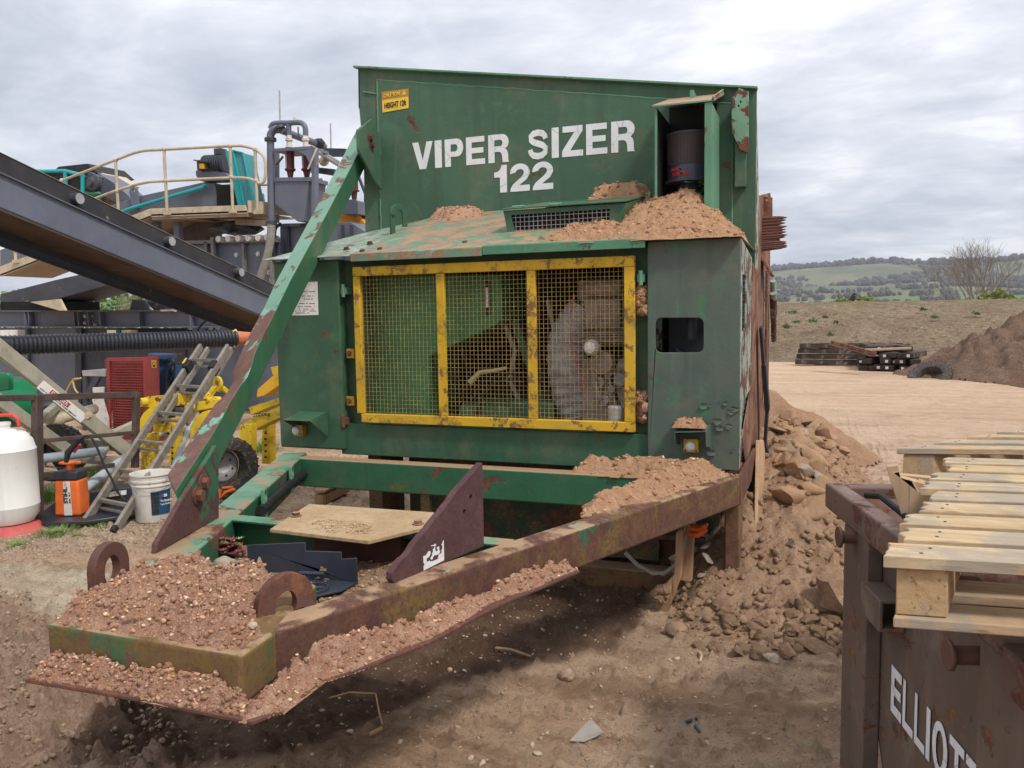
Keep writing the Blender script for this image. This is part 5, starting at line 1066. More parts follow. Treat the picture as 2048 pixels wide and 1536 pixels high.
for k in range(14):
    u = rnd.uniform(1345, 1420); v = rnd.uniform(1062, 1165); p = PY(u, v, 4.62+rnd.uniform(-.1, .1)); chunk('rubble_chunk', p, rnd.uniform(.03, .06), rnd.choice(protos2), 'pale broken concrete piece packed under the machine corner', 'rubble', 'concrete pieces packed under the machine corner', (rnd.uniform(-.6, .6), rnd.uniform(-.6, .6), rnd.uniform(0, 6)))
# wooden plank leaning on the machine side
m = MB(); m.prism([PX(1507, 1098, XR+.05), PX(1511, 880, XR+.03), PX(1524, 880, XR+.03), PX(1538, 885, XR+.05), PX(1526, 1000, XR+.07), PX(1512, 1100, XR+.06)], (.02, 0, 0)); o = m.build('leaning_plank', wood('fresh_tan_plank', (.44, .27, .15), (.55, .37, .22), 2), None, .004); tag(o, 'tan plank standing against the rusty side of the green machine', 'plank')

# soil cone behind the machine
def cone(name, c, r, h, mat, label, res=.05, cl=.08, sc_=3, seed=0, cat='soil pile', asp=1.0, npeb=0):
    X, Y = np.meshgrid(np.arange(c[0]-r*1.2*asp, c[0]+r*1.2*asp, res), np.arange(c[1]-r*1.2, c[1]+r*1.2, res), indexing='ij')
    d = np.hypot((X-c[0])/asp, Y-c[1])/r + (fbm(X+seed, Y, sc_/r, 4)-.5)*.35
    h_ = h*np.maximum(1-d, 0)**1.05 + np.maximum(1-d, 0)**.3*cl*(fbm(X, Y+seed, sc_*1.6, 5, .62)-.45)*2*(d < 1)
    me = grid_mesh(name, X, Y, ground_z(X, Y)+h_-.01, keep=d < 1.03)
    o = link(name, me, mat); tag(o, label, cat); return o
cone('soil_pile', (-.62, 9.8), 1.30, .88, soil('tan_screened_soil', (.34, .20, .12), (.42, .26, .16), (.28, .17, .10), sc=.8), 'smooth tan soil cone on the track behind the green machine', .04, .03, 3, 2)
cone('soil_pile', (4.7, 22.4), 2.5, 1.35, SOILD, 'dark cloddy soil pile behind the sleeper stack', .08, .45, 2.2, 5)
cone('soil_pile', (9.0, 20.5), 5.4, 1.95, soil('red_brown_soil', (.13, .072, .045), (.19, .11, .07), (.10, .055, .035), sc=.6), 'large red brown soil mound at the right edge', .1, .12, 1.2, 8)

# ============================================================ bank, hills, trees
S, T = np.meshgrid(np.linspace(0, 1, 420), np.linspace(0, 1, 110), indexing='ij')
b0, b1 = np.array([-30, 28.0]), np.array([34, 27.0]); c0, c1 = np.array([-30, 33.0]), np.array([34, 39.5])
BX = (b0[0]+(b1[0]-b0[0])*S)*(1-T)+(c0[0]+(c1[0]-c0[0])*S)*T; BY = (b0[1]+(b1[1]-b0[1])*S)*(1-T)+(c0[1]+(c1[1]-c0[1])*S)*T
T2 = T*1.35; BX = (b0[0]+(b1[0]-b0[0])*S)+(c0[0]-b0[0]+((c1-c0)-(b1-b0))[0]*S)*T2; BY = (b0[1]+(b1[1]-b0[1])*S)+(c0[1]-b0[1]+((c1-c0)-(b1-b0))[1]*S)*T2
prof = np.where(T2 < 1, sstep(-.05, 1.0, T2)*.5+np.clip(T2, 0, 1)*.5, np.clip(1-(T2-1)*3, 0, 1))
BZ = 2.02*prof + .32*(fbm(BX, BY, .5, 5)-.5)*np.minimum(prof*3, 1)*(1-.7*prof) + .16*(fbm(BX, BY, 3, 4, .6)-.5)*np.minimum(prof*4, 1)*(1-.6*prof)
BZ = BZ+.05*(fbm(BX, BY, .25, 3)-.5)
N = NT('bank_earth'); c = N.mix(N.ramp(N.noise(.6, 8, .65, .3), .36, .62), (.31, .225, .14), (.42, .315, .20)); c = N.mix(N.ramp(N.noise(5, 8, .78), .46, .62), c, (.20, .13, .08)); c = N.mix(N.ramp(N.noise(9, 8, .8, 0, N.vec((1, 1, 1), (3, 3, 3))), .54, .66), c, (.60, .48, .32))
pv = N.voro(7); pcv = N.bw(N.voro(7, out='Color')); c = N.mix(N.math('MULTIPLY', N.ramp(pv, .30, .16), N.ramp(N.noise(1.2, 4), .42, .56)), c, N.mix(.4, (.70, .58, .40), pcv, 'MULTIPLY'))
zf_ = N.xyz()[2]; c = N.mix(N.math('MULTIPLY', N.ramp(zf_, 1.55, 2.0), N.ramp(N.noise(2.5, 6, .7), .45, .62)), c, (.24, .22, .09))
c = N.mix(N.ramp(N.noise(1.7, 7, .7, .5, N.vec((1, 1, 1), (9, 0, 0))), .62, .66, 0, .5), c, (.20, .19, .08))
N.setc(c); N.rough(.95); N.dobump(N.noise(4, 9, .78), 1.0, .25); N.dobump(N.noise(25, 6, .78), 1.0, .06)
link('embankment', grid_mesh('embankment', BX, BY, BZ), N.m, kind='structure')
# weeds on the bank
def leafclump(name, c, r, h, n, mat, label, cat='plant', group=None, sz=.05, seed=0, stems=False):
    rn = random.Random(seed); m = MB(); c = Vector(c)
    for i in range(n):
        p = c+Vector((rn.gauss(0, r*.28), rn.gauss(0, r*.28), abs(rn.gauss(0, h*.35)))); a = rn.uniform(0, 6.28); e_ = rn.uniform(-.5, .9)
        d = Vector((math.cos(a)*math.cos(e_), math.sin(a)*math.cos(e_), math.sin(e_)))*sz*rn.uniform(.6, 1.3); s_ = d.cross(Vector((rn.gauss(0, 1), rn.gauss(0, 1), rn.gauss(0, 1)))).normalized()*sz*.35
        m.add([p, p+d*.5+s_, p+d, p+d*.5-s_], [(0, 1, 2, 3)])
    o = m.build(name, mat, None); tag(o, label, cat, group); return o
WL = ['tall weed clump high on the left end of the bank', 'leafy weed clump below the tallest one at the bank end', 'low weed clump nearest the machine on the bank', 'broad dark green weed clump high on the bank', 'small weed clump on the bank right of the broad one', 'lowest small weed clump on the bank face', 'weed clump near the bank top above the dark pile', 'weed clump at the bank top left of the crow', 'tiny weed clump at the bank top above the sleepers', 'small weed clump on the bank below the bare tree']
for k, (u, v, s_) in enumerate(((1584, 617, .5), (1592, 635, .45), (1574, 645, .35), (1628, 634, .6), (1672, 636, .35), (1660, 660, .3), (1868, 626, .4), (1650, 625, .25), (1845, 610, .3), (1952, 618, .3))):
    yy = 31 if v < 640 else 29.3; p = PY(u, v+5, yy+.006*(u-1580)); leafclump('weed_clump', (p.x, p.y-.15, p.z-.1), s_*.6, s_*.35, 70, LEAFD, WL[k], 'weeds', 'weed clumps on the earth bank', .075, k)
m = MB(); p = PY(1706, 601, 32.4); m.blob(p+Vector((0, 0, .10)), .11, 2, 2, (.8, .6, 1.2), .1); m.blob(p+Vector((.04, 0, .24)), .05, 3, 2, (1, .8, .9), .1); m.prism([p+Vector((-.06, 0, .1)), p+Vector((-.2, 0, 0)), p+Vector((-.06, 0, .03))], (0, .05, 0)); m.tube([p+Vector((.08, 0, .24)), p+Vector((.13, 0, .235))], [.015, .004], 6); o = m.build('crow', INK, None); tag(o, 'small black bird sitting on top of the earth bank', 'bird')
# tree recursion
def tree(name, base, H, seed, label, spread=.5, trunks=1, bark=TWIG, leaf=None, nleaf=0, depth=6, cat='tree', lsz=.12, fac=.78, r0=None, group=None):
    rn = random.Random(seed); m = MB(); tips = []
    def br(p, d, L, r, k):
        n_ = 3; pts = [p]; q = p
        for i in range(n_): d = (d+Vector((rn.gauss(0, .09), rn.gauss(0, .09), rn.gauss(.02, .05)))).normalized(); q = q+d*L/n_; pts.append(q)
        m.tube(pts, [r*(1-.35*i/n_) for i in range(n_+1)], 5 if k < 3 else 3, cap=False)
        if k >= depth: tips.append(q); return
        if k >= 2: tips.append(q)
        for j in range(2 if rn.random() < .55 else 3):
            ax = d.orthogonal(); ax.rotate(Matrix.Rotation(rn.uniform(0, 6.28), 3, d)); nd = (d+ax.normalized()*rn.uniform(.35, .8)*spread*1.5+Vector((0, 0, .10))).normalized()
            br(q, nd, L*rn.uniform(fac-.1, fac+.08), r*.62, k+1)
    base = Vector(base)
    for t in range(trunks):
        a = rn.uniform(0, 6.28); d = Vector((math.cos(a)*.25*(trunks > 1), math.sin(a)*.25*(trunks > 1), 1)).normalized()
        br(base+Vector((math.cos(a), math.sin(a), 0))*.15*(trunks > 1), d, H*.26, r0 or H*.016, 0)
    rt = root(name, base, label, cat, group); m.build('trunk', bark, rt)
    if leaf:
        lm = MB()
        for i in range(nleaf):
            c_ = rn.choice(tips)+Vector((rn.gauss(0, .12), rn.gauss(0, .12), rn.gauss(0, .12)))*H*.16; a, e_ = rn.uniform(0, 6.28), rn.uniform(-1, 1)
            d = Vector((math.cos(a)*math.cos(e_), math.sin(a)*math.cos(e_), math.sin(e_)))*lsz; s_ = d.cross(Vector((rn.gauss(0, 1), rn.gauss(0, 1), rn.gauss(0, 1)))).normalized()*lsz*.4
            lm.add([c_, c_+d*.5+s_, c_+d, c_+d*.5-s_], [(0, 1, 2, 3)])
        lm.build('crown', leaf, rt)
    return rt
p = PY(1958, 606, 62); tree('bare_tree', (p.x, p.y, 0), 5.9, 5, 'tall bare many stemmed tree behind the earth bank at right', .42, 7, depth=6, fac=.80, r0=.075)
for k, (u, H, sd_, lb) in enumerate(((1988, 3.5, 3, 'yellow green bush at the foot of the bare tree'), (1698, 3.35, 4, 'pale yellow green willow bush behind the bank, left of its pair'), (1732, 3.3, 6, 'pale yellow green willow bush behind the bank, right of its pair'), (2035, 3.0, 9, 'low green bush behind the bank at the right edge'))):
    p = PY(u, 604, 58); tree('willow_bush' if k else 'bush', (p.x, p.y, 0), H, sd_, lb, .75, 4, leaf=LEAFY, nleaf=2600, depth=4, cat='bush', lsz=.16, fac=.72)
# far land: meadows and hills
hx = np.linspace(-1600, 2600, 300); hy = np.concatenate([np.linspace(120, 700, 60), np.linspace(710, 2100, 110)]); HX, HY = np.meshgrid(hx, hy, indexing='ij')
def hillh(x, y):
    t = sstep(720, 1750, y+60*(fbm(x, y, .004, 3)-.5)*2); ridge = 78+14*(fbm(x, 0*y, .0035, 3)-.5)*2+6*sstep(-400, 500, x)
    ramp_ = sstep(720, 1250, y)*.42+sstep(1250, 1600, y)*.58
    h = ridge*ramp_*(.95+.1*fbm(x, y, .01, 3)); h = h*(1-.5*sstep(150, -250, x-(y-1500)*.0)*.35)
    return h + 1.3*sstep(200, 500, y) + 6*ramp_*(1-ramp_)*4*(fbm(x, y, .012, 4)-.5)*2 - 20*sstep(1750, 2100, y)
HZ = hillh(HX, HY)
N = NT('far_fields'); xyz = N.xyz()
v1 = N.voro(.0075, N.vec((1, .55, .2)), out='Color'); sx = N.n('ShaderNodeSeparateXYZ'); N.t.links.new(v1, sx.inputs[0])
c = N.mix(N.ramp(sx.outputs[0], .45, .55), (.11, .19, .055), (.17, .18, .085)); c = N.mix(N.ramp(sx.outputs[1], .66, .72), c, (.22, .20, .12))
hillc = N.mix(N.ramp(N.noise(.012, 7, .65, .4), .38, .62), (.11, .125, .06), (.19, .175, .10)); hillc = N.mix(N.ramp(N.noise(.03, 7, .7), .52, .66), hillc, (.085, .085, .055))
c = N.mix(N.ramp(xyz[2], 8, 22), c, hillc); fl = N.math('MULTIPLY', N.ramp(xyz[2], 10, 5), N.ramp(xyz[1], 250, 500)); c = N.mix(N.math('MULTIPLY', fl, .8), c, (.10, .235, .055))
N.setc(c); N.rough(1.0); N.b.inputs['Specular IOR Level'].default_value = 0.05
link('hills', grid_mesh('hills', HX, HY, HZ-.2), N.m, kind='structure')
# woods: nobody could count them
def wood_mass(name, pts, sizes, mat, label):
    vs, fs = ICO[2]; bv = np.array([list(p) for p in vs]); bf = np.array(fs); rr = np.random.RandomState(4); n = len(pts); V = np.zeros((n, len(bv), 3)); bp_ = np.array([mnoise.noise(p*2.2) for p in vs])
    for i in range(n):
        rn_ = np.array([mnoise.noise(p*2.3+Vector((i*1.7, i*.9, 0))) for p in vs]); V[i] = bv*(1+.55*rn_[:, None])*np.array([1, 1, 1.05])*sizes[i]+pts[i]+np.array([0, 0, sizes[i]*.75])
    F = (bf[None]+(np.arange(n)*len(bv))[:, None, None]).reshape(-1, 3); me = bpy.data.meshes.new(name); me.from_pydata(V.reshape(-1, 3).tolist(), [], F.tolist()); me.update()
    o = link(name, me, mat, kind='stuff'); tag(o, label); return o
WOODM = NT('winter_wood'); cw = WOODM.mix(WOODM.ramp(WOODM.noise(.05, 6, .7), .4, .6), (.075, .062, .052), (.115, .10, .065)); cw = WOODM.mix(WOODM.ramp(WOODM.noise(.5, 5, .8), .5, .65), cw, (.05, .042, .034)); WOODM.setc(cw); WOODM.rough(1.0); WOODM = WOODM.m
rr = np.random.RandomState(2); P = []; Sz = []
def addp(x, y, s): P.append((x, y, float(hillh(np.array([x]), np.array([y]))[0]))); Sz.append(s)
for x in np.arange(-300, 1500, 6.0):
    for q in range(3):
        if fbm(np.array([x]), np.array([0.]), .02, 3)[0] > .30: addp(x+rr.uniform(-4, 4), rr.uniform(1540, 1660), rr.uniform(3.5, 7))
for k in range(9000):
    x, y = rr.uniform(-200, 1400), rr.uniform(860, 1560)
    if fbm(np.array([x]), np.array([y]), .009, 4)[0] > .545: addp(x, y, rr.uniform(2.0, 4.2))
for yline in (560, 700, 820, 930, 1060):
    for x in np.arange(-200, 1300, 6.0):
        if rr.rand() < .85: addp(x, yline+25*math.sin(x*.011+yline)+rr.uniform(-4, 4), rr.uniform(2.0, 4.2))
wood_mass('woodland', P, Sz, WOODM, 'bare grey brown woods and hedges on the far hills')

# ============================================================ sleepers, tyre, steel on the track side
rnd = random.Random(6)
def sleeper(a, yaw, L, lab, z=0, pitch=0):
    o = bpy.data.objects.new('railway_sleeper', None); o.location = (a.x, a.y, z); o.rotation_euler = (0, pitch, yaw); col.objects.link(o); tag(o, lab, 'sleeper', 'railway sleepers in the low stack')
    m = MB(); m.box((0, 0, .07), (L, .26, .14)); b = m.build('beam', WSLE, None, .012); b.parent = o
    return o
ROWN = ('bottom', 'second', 'third', 'top'); ORD = ('first', 'second', 'third', 'fourth', 'fifth', 'sixth', 'seventh')
for row in range(4):
    for k in (0, 3):
        p = PZ(1632+k*14+row*3, 734, 0); sleeper(Vector((p.x+.55, p.y+.9, 0)), rnd.uniform(-.10, .06)+.05, 2.3, '%s tarred sleeper lying lengthwise, %s row of the stack' % ('left' if k == 0 else 'right', ROWN[row]), z=row*.17+.02, pitch=rnd.uniform(-.02, .02))
for row in range(4):
    for k in range(7):
        if row == 3 and k > 4: continue
        tg = rnd.random() < .6
        p = PZ(1730+k*17+row*4+rnd.uniform(-3, 3), 741+k*.8, 0); o = sleeper(Vector((p.x-.0, p.y+1.1, 0)), math.radians(82)+rnd.uniform(-.28, .22), 2.2, 'end on sleeper%s, %s from left in the %s row' % (' with white tag' if tg else '', ORD[k], ROWN[row]), z=row*.17+.02, pitch=rnd.uniform(-.02, .02))
        if tg: m = MB(); m.box((-1.1025, rnd.uniform(-.05, .05), .07), (.002, .075, .07)); t = m.build('end_tag', LETW, None); t.parent = o
m = MB(); o_ = root('steel_channel', PY(1780, 710, 22.3), 'rusty steel channel lying across the top of the sleeper stack', 'steel beam')
a, b = PY(1662, 688, 23.2), PY(1752, 712, 22.0)
m.beam(a, b, .20, .02); m.beam(a+Vector((0, .09, .05)), b+Vector((0, .09, .05)), .02, .10); m.beam(a+Vector((0, -.09, .05)), b+Vector((0, -.09, .05)), .02, .10); m.build('channel', RUSTO, o_)
m = MB(); m.beam(PY(1722, 700, 22.6), PY(1822, 696, 22.6), .25, .05); o = m.build('plank', WPAL2, None); tag(o, 'grey plank lying on top of the sleeper stack', 'plank')
def tyre(name, c, axis, R_, w_, label, rim=None, cat='tyre', par=None, lug=24):
    rt = root(name, c, label, cat); m = MB(); ax = Vector(axis).normalized()
    prof = [(R_*.60, -w_*.42), (R_*.75, -w_*.5), (R_*.93, -w_*.47), (R_, -w_*.36), (R_*1.0, 0), (R_, w_*.36), (R_*.93, w_*.47), (R_*.75, w_*.5), (R_*.60, w_*.42), (R_*.57, 0), (R_*.60, -w_*.42)]
    c = Vector(c); u = ax.orthogonal().normalized(); v = ax.cross(u); vs = []; n = 40
    for r, z in prof[:-1]:
        for k in range(n): a = 2*PI*k/n; vs.append(c+ax*z+(u*math.cos(a)+v*math.sin(a))*r)
    L_ = len(prof)-1; fs = [(i*n+k, i*n+(k+1) % n, ((i+1) % L_)*n+(k+1) % n, ((i+1) % L_)*n+k) for i in range(L_) for k in range(n)]
    m.add(vs, fs)
    m.build('tyre', TYRE, rt, smooth=True)
    m = MB()
    for k in range(lug):
        a = 2*PI*k/lug
        for s_ in (-1, 1):
            aa = a+(PI/lug if s_ > 0 else 0); d = u*math.cos(aa)+v*math.sin(aa); d2 = u*math.cos(aa+.12)+v*math.sin(aa+.12); m.beam(c+d*R_*1.01+ax*s_*w_*.03, c+d2*R_*.985+ax*s_*w_*.45, R_*.05, R_*.05, d)
    m.build('tread', TYRE, rt)
    if rim:
        m = MB(); m.lathe([(R_*.58, -w_*.42), (R_*.60, -w_*.45), (R_*.55, -w_*.45), (R_*.52, -w_*.30), (R_*.45, -w_*.22), (R_*.20, -w_*.18), (R_*.18, -w_*.28), (R_*.06, -w_*.30), (.001, -w_*.30)], c, ax, 36)
        r_ = m.build('rim', rim, rt, smooth=True); m = MB()
        for k in range(6): a = 2*PI*k/6; m.bolt(c+ax*(-w_*.19)+(u*math.cos(a)+v*math.sin(a))*R_*.3, -ax, R_*.03, R_*.04)
        m.build('wheel_nut', STEELD, r_)
    return rt
tyre('tractor_tyre', Vector((PY(1862, 728, 21.2).x, 21.2, -.02)), (-.35, -.55, .75), .50, .34, 'muddy tractor tyre half sunk in the dark soil pile')

# ============================================================ SKIP with pallets
ZS = 1.06
SA = PZ(1650, 965, ZS); SB = PZ(1813, 1086, ZS); sdv = (SB-SA).normalized(); sn = Vector((-sdv.y, sdv.x, 0)); 
if sn.x < 0: sn = -sn          # into the skip
skip = root('waste_skip', SA+sdv*1.0+sn*.8+Vector((0, 0, -ZS)), 'scuffed brown steel skip with white ELLIO lettering, loaded with pallets', 'skip')
def SP(a, n_, z): q = SA+sdv*a+sn*n_; return Vector((q.x, q.y, z))
SL = 2.9; SWd = 1.45; th = .012; off = .055
m = MB()
side = [(.05, ZS-.07), (SL-.05, ZS-.07), (SL-.5, .12), (.55, .12)]
m.prism([SP(a, off, z) for a, z in side], sn*th); sk1 = m.build('side_wall', SKIPM, skip, .002)
m = MB(); m.prism([SP(a, SWd-off, z) for a, z in side], -sn*th); m.build('side_wall', SKIPM, skip, .002)
m = MB(); m.prism([SP(.03, off+.0, ZS-.01), SP(.03, SWd-off, ZS-.01), SP(.55, SWd-off, .12), SP(.55, off, .12)], sdv*th); m.build('end_wall', SKIPI, skip, .002)
m = MB(); m.prism([SP(SL-.03, off, ZS-.01), SP(SL-.03, SWd-off, ZS-.01), SP(SL-.55, SWd-off, .12), SP(SL-.55, off, .12)], -sdv*th); m.build('end_wall', SKIPI, skip, .002)
m = MB(); m.prism([SP(.52, off, .12), SP(SL-.52, off, .12), SP(SL-.52, SWd-off, .12), SP(.52, SWd-off, .12)], Vector((0, 0, .012))); m.build('floor', SKIPI, skip)
m = MB(); rimh = .085
m.beam(SP(0, .03, ZS-rimh/2), SP(1.22, .03, ZS-rimh/2), .06, rimh); m.beam(SP(1.222, .03, ZS-rimh/2-.06), SP(SL, .03, ZS-rimh/2-.16), .062, rimh*1.1); m.beam(SP(0, SWd-.03, ZS-rimh/2), SP(SL, SWd-.03, ZS-rimh/2), .06, rimh)
m.beam(SP(.03, .061, ZS-rimh/2-.002), SP(.03, SWd-.061, ZS-rimh/2-.002), .06, rimh); m.beam(SP(SL-.03, .061, ZS-rimh/2), SP(SL-.03, SWd-.061, ZS-rimh/2), .06, rimh)
m.build('rim', paint('skip_rim_rust', (.14, .092, .072), (.16, .10, .078), rust=.36, rs=9, light=(.24, .16, .13), streak=.1, rustc=(.11, .045, .035), rustc2=(.16, .075, .05), rough=.55), skip, .008, seg=3)
# posts, socket box and lugs on the near side
def post(a0, a1): m = MB(); m.prism([SP(a0, off-.002, ZS-rimh-.002), SP(a1, off-.002, ZS-rimh-.002), SP(a1, off-.002, .15), SP(a0, off-.002, .15)], -sn*.045); return m.build('side_post', SKIPM, skip, .005)
post(.20, .42); post(1.12, 1.32); post(1.9, 2.1)
for a in (.31, 1.09, 2.2):
    z_ = ZS-.105 if a < 1 else ZS-.14
    m = MB(); m.cyl(SP(a, off, z_), SP(a, off-.09, z_), .020, n=18); m.cyl(SP(a, off-.09, z_), SP(a, off-.10, z_), .033, n=22); m.build('lifting_lug', SKIPI, skip, .003, smooth=True)
m = MB(); a_, zc_ = .60, .815
e1 = .045
m.prism([SP(a_, off-.001, zc_-e1), SP(a_, off-.07, zc_-e1), SP(a_, off-.07, zc_+e1), SP(a_, off-.001, zc_+e1)], -sdv*.16, holes=[[SP(a_, off-.012, zc_-e1+.010), SP(a_, off-.060, zc_-e1+.010), SP(a_, off-.060, zc_+e1-.010), SP(a_, off-.012, zc_+e1-.010)]])
m.build('socket_box', SKIPM, skip, .003)
# lettering, size follows the sprayed stencil
def sl(u, v): q = PN(u, v, SP(0, off-.003, 0), sn); return q
eb, et = sl(1784, 1423), sl(1782, 1326)
a_e = (eb-SA).dot(sdv); hL = et.z-eb.z
def sa(u): v = 1423+(u-1784)*1.72; return (sl(u, v)-SA).dot(sdv)
blockword([(c_, SP(sa(u0), off-.0035, eb.z-.0), sa(u1)-sa(u0), hL) for c_, u0, u1 in (('E', 1782, 1802), ('L', 1805, 1825), ('L', 1828, 1848), ('I', 1851, 1858), ('O', 1863, 1892), ('T', 1896, 1924), ('T', 1928, 1958))], None, sdv, (0, 0, 1), LETW, sk1, t=.24, th=.0008)
# pallets: boards run along local x from the left end
def slat(mb, a, b, w_, t, seed): mb.append((a, b, w_, t))
def pallet(name, o, xd, yd, zd, label, n=10, L=1.2, Wd=1.28, wide=.098, th_=.022, block=.085, mtop=WPAL, ragged=True, jit=.02, group='pallets lying across the skip'):
    xd, yd, zd = Vector(xd).normalized(), Vector(yd).normalized(), Vector(zd).normalized(); o = Vector(o); rt = root(name, o, label, 'pallet', group); rn = random.Random(len(label))
    rot = Matrix((xd, yd, zd)).transposed()
    def pt(x, y, z): return o+xd*x+yd*y+zd*z
    for k in range(n):
        y = (Wd-wide)*k/(n-1); ex = rn.uniform(-jit, jit); m = MB()
        # board with a ragged near end
        nseg = 6; top = []; bl_ = wide
        endx = [ex+(rn.uniform(-.012, .012) if ragged else 0) for _ in range(nseg+1)]
        poly = [pt(endx[i], y+bl_*i/nseg, 0) for i in range(nseg+1)] + [pt(L, y+bl_, rn.uniform(-.002, .002)), pt(L, y, 0)]
        m.prism(poly, -zd*th_); db = m.build('deck_board', mtop, rt, .003)
        m = MB()
        for xx in (.055, L/2, L-.06):
            for yy in (.03, .068): q = pt(xx+rn.uniform(-.01, .01), y+yy, .0); m.cyl(q-zd*.001, q+zd*.0012, .0032, n=8)
        nl = m.build('nail_heads', STEELD, db); nl['kind'] = 'stuff'
    for x0 in (.0, L/2-block/2, L-block):
        m = MB(); m.prism([pt(x0+.012, .012, -th_-.001), pt(x0+.012+block, .012, -th_-.001), pt(x0+.012+block, Wd-.012, -th_-.001), pt(x0+.012, Wd-.012, -th_-.001)], -zd*.088); m.build('stringer', WPY, rt, .003)
    for y in (.0, .16, Wd*.5, Wd-.26, Wd-.11):
        m = MB(); q = [pt(.01, y, -th_-.090), pt(L, y, -th_-.090), pt(L, y+.10, -th_-.090), pt(.01, y+.10, -th_-.090)]; m.prism(q, -zd*.020); m.build('bottom_board', WPAL2, rt, .003)
    return rt
pf0 = PZ(1777, 1112, 1.21); pb0 = PZ(1915, 893, 1.21)
xd_ = (PZ(2048, 1127, 1.21)-pf0).normalized(); yd_ = (pb0-pf0); Wp = yd_.length; 
pallet('wooden_pallet', pf0, xd_, yd_, xd_.cross(yd_.normalized()), 'pale weathered wooden pallet lying on top of the skip, nearest the camera', n=9, Wd=1.14, wide=.097)
q0 = PZ(1795, 896, 1.17); pallet('wooden_pallet', q0, (PZ(2048, 898, 1.17)-q0).normalized(), (PZ(1990, 865, 1.17)-q0).normalized()*1.0, (0, 0, 1), 'brown pallet with a thick side board, behind the pale pallet in the skip', n=5, Wd=.95, wide=.11, L=1.1, block=.10, jit=.004, ragged=False, mtop=WPAL)
def boardp(name, pts, mat, label, depth=(0, .02, .004)): m = MB(); m.prism(pts, depth); o = m.build(name, mat, None, .002); tag(o, label, 'board'); return o
boardp('loose_board', [PY(u, v, 2.55) for u, v in ((1772, 934), (1796, 930), (1802, 955), (1850, 968), (1872, 1010), (1872, 1060), (1812, 1060))], wood('knotty_board', (.42, .28, .17), (.50, .36, .23), 2, grey=.3), 'knotty board leaning inside the far corner of the skip')
boardp('loose_board', [PY(u, v, 2.6) for u, v in ((1838, 962), (1862, 968), (1880, 1010), (1878, 1030))], WPAL2, 'narrow board behind the knotty board in the skip')
boardp('loose_board', [PY(u, v, 2.75) for u, v in ((1800, 950), (2048, 975), (2048, 1050), (1868, 1010))], WPAL2, 'flat brown board under the rear pallet in the skip')
m = MB(); m.tube([SP(.15, .09, ZS-.01), SP(.25, .10, ZS+.01), SP(.4, .115, ZS-.01), SP(.55, .10, ZS-.03), SP(.8, .09, ZS-.04)], .010, 8); o = m.build('black_cable', RUBBER, None, smooth=True); tag(o, 'black cable lying along the inside of the skip rim', 'cable')
# ============================================================ LEFT: washing plant behind
def PC(u, v, zc): return Vector(ray(u, v)*zc)+Vector((0, 0, EYE))
def pl(name, pts, Y, depth, mat, par, bev=0.0, holes=(), label=None):
    m = MB(); m.prism([PY(u, v, Y) for u, v in pts], (0, depth, 0), holes=[[PY(u, v, Y) for u, v in h] for h in holes]); return m.build(name, mat, par, bev, label=label)
def pt(name, pts, Y, r, mat, par, n=8, **k):
    m = MB(); m.tube([PY(u, v, Y if not isinstance(Y, (list, tuple)) else Y[i]) for i, (u, v) in enumerate(pts)], r, n); return m.build(name, mat, par, smooth=True, **k)
def smoothpts(pts, n=6):
    out = []
    P_ = [pts[0]]+list(pts)+[pts[-1]]
    for i in range(1, len(P_)-2):
        for k in range(n):
            t = k/n; a, b, c, d = P_[i-1], P_[i], P_[i+1], P_[i+2]
            out.append(tuple(.5*((2*b[j])+(-a[j]+c[j])*t+(2*a[j]-5*b[j]+4*c[j]-d[j])*t*t+(-a[j]+3*b[j]-3*c[j]+d[j])*t**3) for j in range(2)))
    return out+[tuple(pts[-1])]
# --- inclined conveyor nearest to the camera
E0 = PC(0, 346, 7.06); E1 = PC(525, 586, 10.7); cd = (E1-E0).normalized(); E0 = E0-cd*2.2; E1 = E1+cd*1.6
cu_ = cd.cross(Vector((0, 0, 1))).normalized(); cu_ = cu_ if cu_.dot(Vector((-1, 0, 0))) > 0 else -cu_; cup = cu_.cross(cd).normalized(); cup = cup if cup.z > 0 else -cup
conv = root('belt_conveyor', (E1.x, E1.y, 0), 'long grey inclined belt conveyor rising to the upper left behind the ladder', 'conveyor')
CWd = .80; hP = .30
m = MB(); m.prism([E0, E1, E1-cup*hP, E0-cup*hP], cu_*.02); m.prism([E0, E1, E1-cup*.012, E0-cup*.012], -cu_*.03); m.prism([E0-cup*(hP-.012), E1-cup*(hP-.012), E1-cup*hP, E0-cup*hP], cu_*.07); m.build('side_channel', STEEL, conv, .003)
m = MB(); F0_ = E0+cu_*CWd-cup*.0; F1_ = E1+cu_*CWd; m.prism([F0_, F1_, F1_-cup*hP, F0_-cup*hP], cu_*.02); m.prism([F0_-cup*hP, F1_-cup*hP, F1_-cup*(hP+.10)-cu_*.05, F0_-cup*(hP+.10)-cu_*.05], cu_*.02); m.build('side_channel', STEELD, conv, .003)
m = MB(); m.prism([E0+cu_*.06+cup*.0, E1+cu_*.06, E1+cu_*.10+cup*.22, E0+cu_*.10+cup*.22], cu_*.012); m.build('skirt_rubber', BELT, conv)
m = MB(); m.prism([E0+cu_*.09+cup*.22, E1+cu_*.09+cup*.22, E1+cu_*.10+cup*.226, E0+cu_*.10+cup*.226], cu_*.03); m.build('skirt_edge', TAN, conv)
m = MB(); m.prism([E0+cu_*.11-cup*.03, E1+cu_*.11-cup*.03, E1+cu_*(CWd-.05)-cup*.03, E0+cu_*(CWd-.05)-cup*.03], cup*.015); m.build('belt', BELT, conv)
